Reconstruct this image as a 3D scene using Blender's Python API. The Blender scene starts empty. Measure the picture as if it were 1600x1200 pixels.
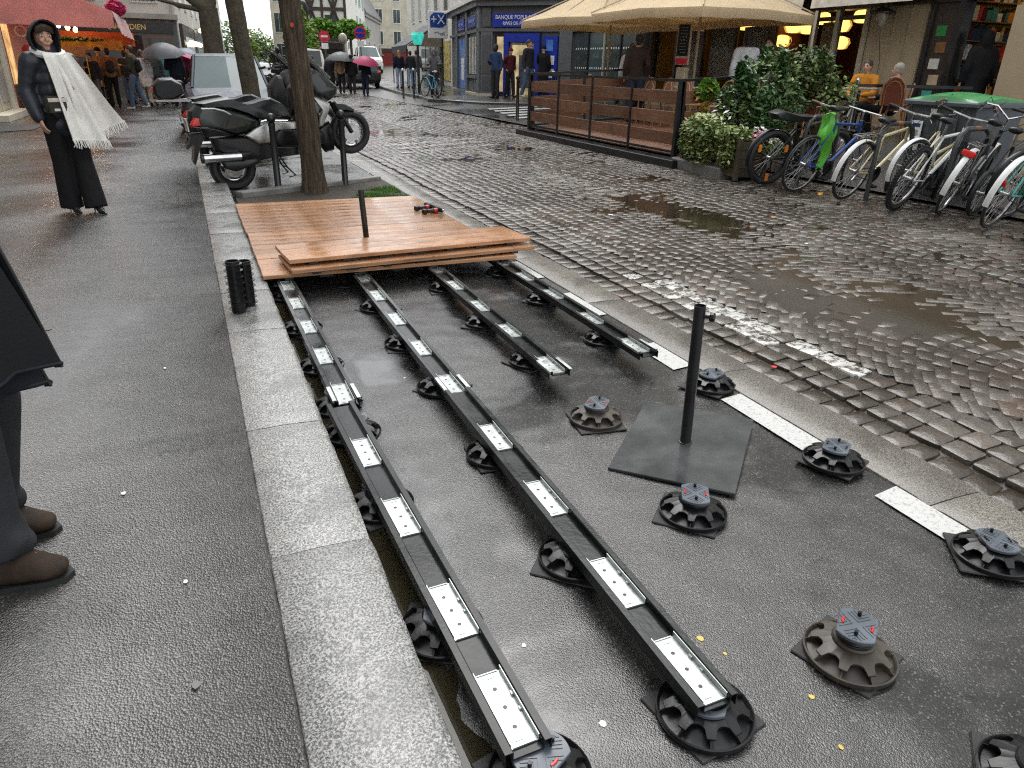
import bpy, math, random
from mathutils import Vector as V, Matrix, noise
R = random.Random(7)
SC = bpy.context.scene
COL = SC.collection
rad = math.radians
sin, cos, pi = math.sin, math.cos, math.pi

# ------------------------------------------------------------------ camera, sky, sun, exposure
cam = bpy.data.objects.new('camera', bpy.data.cameras.new('camera'))
COL.objects.link(cam)
cam.data.sensor_width = 36
cam.data.lens = 1109 / 1600 * 36
cam.data.clip_start = .05
cam.data.clip_end = 3000
CR = V((.918546, -.394697, .022059)); CF = V((.368736, .835342, -.407722)); CU = CR.cross(CF).normalized()
cam.matrix_world = Matrix(((CR.x, CU.x, -CF.x, 0), (CR.y, CU.y, -CF.y, 0), (CR.z, CU.z, -CF.z, 1.45), (0, 0, 0, 1)))
SC.camera = cam
W = bpy.data.worlds.new('World'); SC.world = W; W.use_nodes = True
wt = W.node_tree; wt.nodes.clear()
sky = wt.nodes.new('ShaderNodeTexSky'); sky.sky_type = 'NISHITA'; sky.sun_disc = False
SUN_EL, SUN_AZ = rad(58), rad(20)
sky.sun_elevation = SUN_EL; sky.sun_rotation = SUN_AZ; sky.air_density = 1.0; sky.dust_density = 6; sky.ozone_density = 1
hs = wt.nodes.new('ShaderNodeHueSaturation'); hs.inputs['Saturation'].default_value = .12
mx = wt.nodes.new('ShaderNodeMix'); mx.data_type = 'RGBA'; mx.inputs[0].default_value = .55
mx.inputs[7].default_value = (11.2, 11.6, 12.0, 1)      # even cloud cover over the clear-sky model
bg = wt.nodes.new('ShaderNodeBackground'); bg.inputs[1].default_value = .10
wo = wt.nodes.new('ShaderNodeOutputWorld')
wt.links.new(sky.outputs[0], hs.inputs['Color']); wt.links.new(hs.outputs[0], mx.inputs[6])
wt.links.new(mx.outputs[2], bg.inputs[0]); wt.links.new(bg.outputs[0], wo.inputs[0])
sl = bpy.data.lights.new('sun', 'SUN'); sl.energy = .6; sl.angle = rad(40); sl.color = (1, .97, .93)
so = bpy.data.objects.new('sun', sl); COL.objects.link(so)
so.rotation_euler = (pi / 2 - SUN_EL, 0, -SUN_AZ + pi)
SC.view_settings.view_transform = 'Standard'; SC.view_settings.look = 'None'
SC.view_settings.gamma = 1; SC.view_settings.exposure = 1.12
SC.view_settings.use_curve_mapping = False
SC.cycles.use_denoising = False; SC.cycles.sample_clamp_indirect = 3.0; SC.cycles.filter_width = 1.2; SC.render.filter_size = 1.0
SC.cycles.max_bounces = 6; SC.cycles.transparent_max_bounces = 8
SC.cycles.caustics_reflective = False; SC.cycles.caustics_refractive = False

# ------------------------------------------------------------------ material helpers
class NT:
    def __init__(s, name):
        s.m = bpy.data.materials.new(name); s.m.use_nodes = True
        s.t = s.m.node_tree; s.t.nodes.clear()
        s.out = s.t.nodes.new('ShaderNodeOutputMaterial'); s.p = s.t.nodes.new('ShaderNodeBsdfPrincipled')
        s.t.links.new(s.p.outputs[0], s.out.inputs[0])
    def n(s, typ, ins=None, out=0, **at):
        n = s.t.nodes.new('ShaderNode' + typ)
        for k, v in at.items(): setattr(n, k, v)
        for k, v in (ins or {}).items(): s.put(n.inputs[k], v)
        return n.outputs[out]
    def put(s, sock, v):
        if isinstance(v, bpy.types.NodeSocket): s.t.links.new(v, sock)
        elif isinstance(v, (tuple, list)) and len(v) == 3 and sock.type == 'RGBA': sock.default_value = (*v, 1)
        else: sock.default_value = v
    def set(s, **k):
        for a, v in k.items(): s.put(s.p.inputs[a.replace('_', ' ')], v)
    def co(s, which='Object', scale=None):
        o = s.n('TexCoord', out={'Generated': 0, 'Normal': 1, 'UV': 2, 'Object': 3}[which])
        if scale: o = s.n('Mapping', {'Vector': o, 'Scale': scale})
        return o
    def noise(s, scale, detail=3, rough=.55, vec=None, dist=0):
        d = {'Scale': scale, 'Detail': detail, 'Roughness': rough, 'Distortion': dist}
        d['Vector'] = vec if vec is not None else s.co()
        return s.n('TexNoise', d)
    def ramp(s, fac, *stops):
        n = s.t.nodes.new('ShaderNodeValToRGB'); s.t.links.new(fac, n.inputs[0]); e = n.color_ramp.elements
        while len(e) < len(stops): e.new(.5)
        for el, (p, c) in zip(e, stops):
            el.position = p; el.color = (*c, 1) if isinstance(c, (tuple, list)) else (c, c, c, 1)
        return n.outputs[0]
    def mix(s, f, a, b, blend='MIX'):
        n = s.t.nodes.new('ShaderNodeMix'); n.data_type = 'RGBA'; n.blend_type = blend
        s.put(n.inputs[0], f); s.put(n.inputs[6], a); s.put(n.inputs[7], b); return n.outputs[2]
    def math(s, op, a, b=0.):
        n = s.t.nodes.new('ShaderNodeMath'); n.operation = op; s.put(n.inputs[0], a); s.put(n.inputs[1], b); return n.outputs[0]
    def mr(s, v, a, b, c, d):
        return s.n('MapRange', {'Value': v, 'From Min': a, 'From Max': b, 'To Min': c, 'To Max': d})
    def bump(s, h, strength=.3, dist=.01, nrm=None):
        d = {'Height': h, 'Strength': strength, 'Distance': dist}
        if nrm is not None: d['Normal'] = nrm
        return s.n('Bump', d)

MATS = {}
def pm(name, col, rough=.5, metal=0, var=.25, vs=6, bump=0, bs=60, bd=.004, rv=.12, spec=.5, emit=0, orand=0, alpha=1, trans=0, sheen=0):
    """plain procedural surface: colour mottled by noise, uneven gloss, fine relief"""
    if name in MATS: return MATS[name]
    t = NT(name); f = t.noise(vs, 4)
    lo = tuple(c * (1 - var) for c in col); hi = tuple(min(1, c * (1 + var)) for c in col)
    c = t.ramp(f, (.3, lo), (.7, hi))
    if orand:
        rnd = t.n('ObjectInfo', out=5)
        c = t.mix(1., c, t.n('CombineColor', {0: t.mr(rnd, 0, 1, 1 - orand, 1 + orand), 1: t.mr(rnd, 0, 1, 1 - orand, 1 + orand), 2: t.mr(rnd, 0, 1, 1 - orand, 1 + orand)}), 'MULTIPLY')
    t.set(Base_Color=c, Metallic=metal, Roughness=t.mr(f, .3, .7, max(.02, rough - rv), min(1, rough + rv)), Specular_IOR_Level=spec)
    if emit: t.set(Emission_Color=c, Emission_Strength=emit)
    if alpha < 1: t.set(Alpha=alpha)
    if trans: t.set(Transmission_Weight=trans)
    if sheen: t.set(Sheen_Weight=sheen)
    if bump: t.set(Normal=t.bump(t.noise(bs, 3), bump, bd))
    MATS[name] = t.m; return t.m
def M_(name):
    return MATS[name]

# ------------------------------------------------------------------ mesh helpers
def frame(d):
    d = d.normalized(); a = V((0, 1, 0)) if abs(d.y) < .9 else V((1, 0, 0))
    s = (a - d * a.dot(d)).normalized(); return s, d.cross(s)
class MB:
    def __init__(s): s.v = []; s.f = []
    def add(s, vs, fs, T=None):
        o = len(s.v); s.v += [tuple(T @ V(p)) if T else tuple(p) for p in vs]; s.f += [tuple(i + o for i in f) for f in fs]; return s
    def box(s, c, d, rz=0, T=None, b=0):
        hx, hy, hz = d[0] / 2, d[1] / 2, d[2] / 2
        A = Matrix.Translation(c) @ Matrix.Rotation(rz, 4, 'Z')
        if T: A = T @ A
        if not b:
            vs = [(x, y, z) for z in (-hz, hz) for x, y in ((-hx, -hy), (hx, -hy), (hx, hy), (-hx, hy))]
            return s.add(vs, [(3, 2, 1, 0), (4, 5, 6, 7), (0, 1, 5, 4), (1, 2, 6, 5), (2, 3, 7, 6), (3, 0, 4, 7)], A)
        def ring(i, z): return [(-hx + i + 0, -hy + b, z), (-hx + b, -hy + i, z), (hx - b, -hy + i, z), (hx - i, -hy + b, z), (hx - i, hy - b, z), (hx - b, hy - i, z), (-hx + b, hy - i, z), (-hx + i, hy - b, z)]
        def ring2(z): k = b; return [(-hx + k, -hy + k, z), (-hx + k, -hy + k, z), (hx - k, -hy + k, z), (hx - k, -hy + k, z), (hx - k, hy - k, z), (hx - k, hy - k, z), (-hx + k, hy - k, z), (-hx + k, hy - k, z)]
        e = b * .35
        def ring3(z): return [(-hx + e, -hy + b, z), (-hx + b, -hy + e, z), (hx - b, -hy + e, z), (hx - e, -hy + b, z), (hx - e, hy - b, z), (hx - b, hy - e, z), (-hx + b, hy - e, z), (-hx + e, hy - b, z)]
        rs = [ring3(-hz), ring(0, -hz + e), ring(0, hz - b), ring(b * .7, hz)]
        return s.loft(rs, T=A)
    def loft(s, rs, cap=True, T=None, closed=True):
        n = len(rs[0]); vs = [p for r in rs for p in r]; fs = []
        for k in range(len(rs) - 1):
            for i in range(n if closed else n - 1):
                j = (i + 1) % n; fs.append((k * n + i, k * n + j, (k + 1) * n + j, (k + 1) * n + i))
        if cap: fs += [tuple(range(n))[::-1], tuple((len(rs) - 1) * n + i for i in range(n))]
        return s.add(vs, fs, T)
    def cyl(s, p0, p1, r0, r1=None, n=12, cap=True):
        p0, p1 = V(p0), V(p1); r1 = r0 if r1 is None else r1; a, b = frame(p1 - p0)
        return s.loft([[p + (a * cos(2 * pi * i / n) + b * sin(2 * pi * i / n)) * r for i in range(n)] for p, r in ((p0, r0), (p1, r1))], cap)
    def tube(s, pts, r, n=8, closed=False):
        pts = [V(p) for p in pts]; rs = []; m = len(pts); a = None
        for i, p in enumerate(pts):
            d = (pts[(i + 1) % m] - pts[i - 1]) if closed else (pts[min(i + 1, m - 1)] - pts[max(i - 1, 0)])
            d.normalize()
            if a is None: a, b = frame(d)
            else: a = (a - d * a.dot(d)).normalized(); b = d.cross(a)
            q = r[i] if isinstance(r, (list, tuple)) else r
            rs.append([p + (a * cos(2 * pi * k / n) + b * sin(2 * pi * k / n)) * q for k in range(n)])
        if closed: rs.append(rs[0]); return s.loft(rs, False)
        return s.loft(rs)
    def lathe(s, prof, n=24, c=(0, 0, 0), T=None, cap=True):
        A = Matrix.Translation(c)
        if T: A = T @ A
        return s.loft([[(r * cos(2 * pi * i / n), r * sin(2 * pi * i / n), z) for i in range(n)] for r, z in prof], cap, A)
    def prism(s, poly, z0, z1, ins=0, T=None):
        rs = [[(x, y, z0) for x, y in poly], [(x, y, z1) for x, y in poly]]
        if ins:
            cx = sum(p[0] for p in poly) / len(poly); cy = sum(p[1] for p in poly) / len(poly)
            rs[1] = [(x, y, z1 - ins) for x, y in poly]; rs.append([(x + (cx - x) * ins / max(.01, math.hypot(cx - x, cy - y)), y + (cy - y) * ins / max(.01, math.hypot(cx - x, cy - y)), z1) for x, y in poly])
        return s.loft(rs, T=T)
    def ell(s, c, r, n=14, m=9, T=None):
        rs = []
        for k in range(m + 1):
            a = -pi / 2 + pi * k / m; q = max(.02, cos(a))
            rs.append([(c[0] + r[0] * q * cos(2 * pi * i / n), c[1] + r[1] * q * sin(2 * pi * i / n), c[2] + r[2] * sin(a)) for i in range(n)])
        return s.loft(rs, T=T)
    def cap(s, p0, p1, r0, r1, n=12, flat=False):
        """tapered capsule; radii may be (across y, other)"""
        p0, p1 = V(p0), V(p1); d = (p1 - p0).normalized(); a, b = frame(d)
        r0 = r0 if isinstance(r0, tuple) else (r0, r0); r1 = r1 if isinstance(r1, tuple) else (r1, r1)
        def ring(p, r, q): return [p + (a * cos(2 * pi * i / n) * r[0] + b * sin(2 * pi * i / n) * r[1]) * q for i in range(n)]
        if flat: rs = [ring(p0, r0, .7), ring(p0, r0, 1), ring(p1, r1, 1), ring(p1, r1, .7)]
        else:
            e0, e1 = min(r0), min(r1)
            rs = [ring(p0 - d * e0 * .98, r0, .15), ring(p0 - d * e0 * .7, r0, .7), ring(p0, r0, 1), ring(p1, r1, 1), ring(p1 + d * e1 * .7, r1, .7), ring(p1 + d * e1 * .98, r1, .15)]
        return s.loft(rs)
    def torus(s, c, R_, r, n=32, m=8, T=None, sy=1.):
        """ring in the x-z plane about y"""
        vs = []; fs = []
        for i in range(n):
            a = 2 * pi * i / n
            for k in range(m):
                b = 2 * pi * k / m; q = R_ + r * cos(b); vs.append((c[0] + q * cos(a), c[1] + r * sy * sin(b), c[2] + q * sin(a)))
        for i in range(n):
            for k in range(m):
                fs.append((i * m + k, i * m + (k + 1) % m, (i + 1) % n * m + (k + 1) % m, (i + 1) % n * m + k))
        return s.add(vs, fs, T)
    def pillow(s, poly, w, e=.3, y0=0, lv=4, T=None, wt=None):
        """side outline (x,z) given thickness along y, rounded towards both faces"""
        cx = sum(p[0] for p in poly) / len(poly); cz = sum(p[1] for p in poly) / len(poly); rs = []
        for k in range(-lv, lv + 1):
            a = k / lv * pi / 2; q = 1 - e * (1 - cos(a))
            rs.append([(cx + (x - cx) * q, y0 + (wt(x, z) if wt else 1) * w * sin(a), cz + (z - cz) * q) for x, z in poly])
        return s.loft(rs, T=T)
    def obj(s, name, mat, parent=None, smooth=True, ang=38, loc=None, rot=None):
        me = bpy.data.meshes.new(name); me.from_pydata(s.v, [], s.f); me.validate(); me.update()
        return put(name, me, mat, parent, smooth, ang, loc, rot)
def put(name, me, mat, parent=None, smooth=True, ang=38, loc=None, rot=None):
    if mat is not None and not me.materials:
        me.materials.append(M_(mat) if isinstance(mat, str) else mat)
    if smooth and me.polygons:
        me.polygons.foreach_set('use_smooth', [True] * len(me.polygons)); me.set_sharp_from_angle(angle=rad(ang))
    o = bpy.data.objects.new(name, me); COL.objects.link(o)
    if parent: o.parent = parent
    if loc: o.location = loc
    if rot: o.rotation_euler = rot
    return o
def tag(o, label=None, cat=None, group=None, kind=None):
    for k, v in (('label', label), ('category', cat), ('group', group), ('kind', kind)):
        if v: o[k] = v
    return o
def thing(name, label, cat, loc=(0, 0, 0), rz=0, group=None, rot=None):
    o = bpy.data.objects.new(name, None); COL.objects.link(o); o.empty_display_size = .1
    o.location = loc; o.rotation_euler = rot or (0, 0, rz); return tag(o, label, cat, group)
def copy_tree(o, parent=None):
    c = o.copy(); COL.objects.link(c); c.parent = parent
    for ch in o.children: copy_tree(ch, c)
    return c
DEFER = []
def blob(mb, name, mat, parent, voxel=.02, it=4):
    """overlapping volumes fused to one continuous skin (converted to plain meshes at the end)"""
    o = mb.obj(name, mat, parent, False)
    m = o.modifiers.new('r', 'REMESH'); m.mode = 'VOXEL'; m.voxel_size = voxel; m.use_smooth_shade = True
    m = o.modifiers.new('s', 'SMOOTH'); m.factor = .5; m.iterations = it
    DEFER.append(o); return o
TXT = []
def text(txt, name, mat, parent, loc, rot, size, ext=.004, align='CENTER', sx=1.):
    """raised lettering (turned into a mesh at the end)"""
    c = bpy.data.curves.new(name, 'FONT'); c.body = txt; c.size = size; c.extrude = ext; c.align_x = align; c.align_y = 'CENTER'; c.resolution_u = 3
    o = bpy.data.objects.new(name + '_tmp', c); COL.objects.link(o)
    q = bpy.data.objects.new(name, bpy.data.meshes.new(name)); COL.objects.link(q); q.parent = parent; q.location = loc; q.rotation_euler = rot; q.scale = (sx, 1, 1)
    TXT.append((o, q, mat)); return q
def fb(p, s=1.): return noise.noise(V(p) * s)
def GZ(x):
    """level of the street: the far side lies higher"""
    return -.12 + (.055 * (min(x, 30) - 2.82) if x > 2.82 else 0)
# ------------------------------------------------------------------ surfaces
def wet_asphalt(name, base, agg, cells=150, bstr=.5, wet_scale=.7, r_dry=.42, r_wet=.12, bd=.004, wlo=.45, whi=.6, warm=(1, 1, 1), dens=.12):
    t = NT(name); co = t.co()
    big = t.noise(wet_scale, 4, .6, co, .6); mid = t.noise(5, 5, .65, co); g = t.noise(cells * 2.2, 2, .6, co)
    vd = t.n('TexVoronoi', {'Vector': co, 'Scale': cells, 'Randomness': 1.}, 0); vc = t.n('TexVoronoi', {'Vector': co, 'Scale': cells, 'Randomness': 1.}, 1); k = t.n('SeparateColor', {0: vc}, 0); k2 = t.n('SeparateColor', {0: vc}, 1)
    c = t.ramp(mid, (.3, tuple(base * .72 * w for w in warm)), (.7, tuple(base * 1.3 * w for w in warm)))
    c = t.mix(1., c, t.n('CombineColor', {0: t.mr(k2, 0, 1, .6, 1.4), 1: t.mr(k2, 0, 1, .6, 1.4), 2: t.mr(k2, 0, 1, .6, 1.4)}), 'MULTIPLY')
    chip = t.math('MULTIPLY', t.math('GREATER_THAN', k, 1 - dens), t.mr(k2, 0, 1, .25, 1)); c = t.mix(chip, c, tuple(agg * w for w in warm))
    st_ = t.noise(1.7, 5, .7, co, 1.2); c = t.mix(t.mr(st_, .52, .70, 0, .6), c, tuple(base * .35 * w for w in warm)); c = t.mix(t.mr(st_, .30, .40, .45, 0), c, tuple(base * 2.1 * w for w in warm))
    cr = t.n('TexVoronoi', {'Vector': t.n('VectorMath', {0: co, 1: t.n('TexNoise', {'Vector': co, 'Scale': 3., 'Detail': 4.}, 1)}, operation='ADD'), 'Scale': .55}, 0, feature='DISTANCE_TO_EDGE'); c = t.mix(t.math('MULTIPLY', t.mr(cr, .002, .006, 1, 0), t.mr(t.noise(.6, 2, .5, co), .48, .56, 0, .8)), c, tuple(base * .2 for w in warm))
    wet = t.mr(big, wlo, whi, 0, 1)
    h = t.math('ADD', t.math('MULTIPLY', vd, -1.), t.math('ADD', t.math('MULTIPLY', k2, .5), t.math('MULTIPLY', g, .5)))
    t.set(Base_Color=c, Roughness=t.math('ADD', t.mr(wet, 0, 1, r_dry, r_wet), t.mr(k, 0, 1, -.03, .06)), Specular_IOR_Level=.75, Normal=t.bump(h, t.mr(wet, 0, 1, bstr, bstr * .3), bd))
    MATS[name] = t.m; return t.m
wet_asphalt('sidewalk_asphalt', .040, .13, 175, .50, .45, .24, .10, .005, .38, .64, (1.05, 1, .95), .07)
wet_asphalt('lane_asphalt', .021, .13, 210, .34, .75, .24, .03, .0035, .45, .57, (1.03, 1, .98), .08)
wet_asphalt('far_asphalt', .05, .12, 60, .4, .5, .30, .10, .006)
def granite(name, lo, mid_, hi, rough=.45, stain=.5, sc=1.):
    t = NT(name); co = t.co(); rnd = t.n('ObjectInfo', out=5)
    n1 = t.noise(150 * sc, 3, .7, co); n2 = t.noise(3.2, 4, .6, co, .8)
    c = t.ramp(n1, (.40, lo), (.49, mid_), (.57, hi)); c = t.mix(t.mr(t.noise(420, 1, .5, co), .55, .68, 0, .7), c, lo)
    c = t.mix(t.mr(n2, .5, .72, 0, stain), c, tuple(x * .35 for x in mid_))
    k = t.mr(rnd, 0, 1, .82, 1.12); c = t.mix(1., c, t.n('CombineColor', {0: k, 1: k, 2: k}), 'MULTIPLY'); c = t.mix(t.mr(t.noise(11, 5, .75, co, .5), .56, .70, 0, .5), c, tuple(x * .4 for x in mid_))
    t.set(Base_Color=c, Roughness=t.mr(n2, .4, .7, rough, rough * .4), Normal=t.bump(n1, .35, .004)); MATS[name] = t.m
granite('kerb_granite', (.07, .072, .07), (.21, .21, .20), (.43, .42, .40), .36, .6)
granite('band_granite', (.055, .049, .040), (.135, .124, .106), (.27, .252, .222), .34, .5, 1.25)
def cobble_mat(name, paint=0):
    t = NT(name); co = t.n('NewGeometry', out=0); isl = t.n('NewGeometry', out=8); rnd = t.n('ObjectInfo', out=5)
    k = t.math('FRACT', t.math('ADD', isl, rnd))
    c = t.ramp(k, (0, (.060, .049, .040)), (.3, (.105, .092, .077)), (.55, (.15, .134, .113)), (.75, (.185, .168, .145)), (.9, (.125, .080, .060)), (1, (.085, .074, .066)))
    n1 = t.noise(70, 4, .65, co); n2 = t.noise(.9, 4, .6, co, .5)
    c = t.mix(t.mr(n1, .35, .65, .45, 0), c, (.03, .027, .024)); c = t.mix(t.mr(n2, .40, .60, 0, .85), c, (.034, .025, .017))
    if paint:
        worn = t.mr(t.noise(17, 5, .75, co), .47, .56, 1, 0); c = t.mix(worn, c, (.55, .54, .51))
    t.set(Base_Color=c, Roughness=t.mr(n1, .35, .65, .10, .32), Normal=t.bump(t.noise(38, 4, .65, co), .55, .008)); MATS[name] = t.m
cobble_mat('cobble'); cobble_mat('cobble_painted', 1)
t = NT('road_bed'); co = t.co(); t.set(Base_Color=t.ramp(t.noise(18, 4, .6, co), (.3, (.018, .015, .012)), (.7, (.05, .042, .034))), Roughness=.35, Normal=t.bump(t.noise(90, 3, .6, co), .5, .004)); MATS['road_bed'] = t.m
t = NT('muddy_water'); co = t.co(); t.set(Base_Color=t.ramp(t.noise(1.2, 3, .6, co), (.3, (.016, .012, .008)), (.7, (.036, .026, .017))), Roughness=.06, Specular_IOR_Level=.4, Normal=t.bump(t.noise(30, 2, .5, co), .06, .004)); MATS['muddy_water'] = t.m
t = NT('gutter_water'); t.set(Base_Color=(.10, .085, .05), Roughness=.02, Transmission_Weight=.75, IOR=1.33, Normal=t.bump(t.noise(14, 2, .5), .03, .004)); MATS['gutter_water'] = t.m
t = NT('road_paint'); co = t.co(); n1 = t.noise(60, 4, .7, co); t.set(Base_Color=t.ramp(n1, (.3, (.25, .25, .24)), (.48, (.52, .52, .50))), Roughness=.4, Normal=t.bump(t.noise(150, 3, .6, co), .4, .003)); MATS['road_paint'] = t.m
t = NT('faded_paint'); co = t.co(); w_ = t.mr(t.noise(9, 5, .75, co), .46, .58, 0, 1); t.set(Base_Color=(.40, .39, .36), Roughness=.35, Alpha=w_); MATS['faded_paint'] = t.m
def wood_mat(name, c0, c1, c2, rough=.3, axis=0, wet=.5, bmp=.12, fine_=26, bdist=.003):
    t = NT(name); rnd = t.n('ObjectInfo', out=5); off = t.n('CombineXYZ', {0: t.math('MULTIPLY', rnd, 37.), 1: t.math('MULTIPLY', rnd, 11.), 2: t.math('MULTIPLY', rnd, 5.)})
    v = t.n('VectorMath', {0: t.co(), 1: off}, operation='ADD')
    s = [fine_] * 3; s[axis] = .9
    g = t.noise(3.2, 5, .62, t.n('Mapping', {'Vector': v, 'Scale': tuple(s)}), .5)
    fine = t.noise(14, 3, .6, t.n('Mapping', {'Vector': v, 'Scale': tuple(s)}))
    kn = t.n('TexVoronoi', {'Vector': t.n('Mapping', {'Vector': v, 'Scale': tuple(2.2 if i == axis else 5.5 for i in range(3))}), 'Scale': 1.6}, 0)
    c = t.ramp(g, (.3, c0), (.5, c1), (.72, c2)); c = t.mix(t.mr(fine, .45, .7, 0, .35), c, c0)
    c = t.mix(t.mr(kn, .035, .075, .85, 0), c, tuple(x * .25 for x in c0))
    k = t.mr(rnd, 0, 1, .72, 1.22); c = t.mix(1., c, t.n('CombineColor', {0: k, 1: k, 2: k}), 'MULTIPLY'); geo = t.n('NewGeometry', out=0); c = t.mix(t.mr(t.noise(2.3, 5, .7, geo, 1.), .5, .68, 0, .45), c, tuple(x * .45 for x in c0))
    w = t.mr(t.noise(1.6, 4, .6, t.co('Object')), .42, .6, 0, 1)
    t.set(Base_Color=c, Roughness=t.mr(w, 0, 1, rough + .12, rough - wet * .4), Normal=t.bump(g, bmp, bdist)); MATS[name] = t.m
wood_mat('deck_wood', (.25, .118, .056), (.41, .212, .108), (.52, .295, .165), .28)
wood_mat('fence_wood', (.10, .046, .026), (.18, .084, .046), (.25, .122, .07), .4, 1)
wood_mat('planter_wood', (.045, .035, .022), (.09, .07, .045), (.13, .105, .07), .6, 2)
wood_mat('bark_brown', (.022, .016, .010), (.085, .062, .037), (.19, .145, .092), .85, 2, 0, 1., 11, .03)
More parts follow.
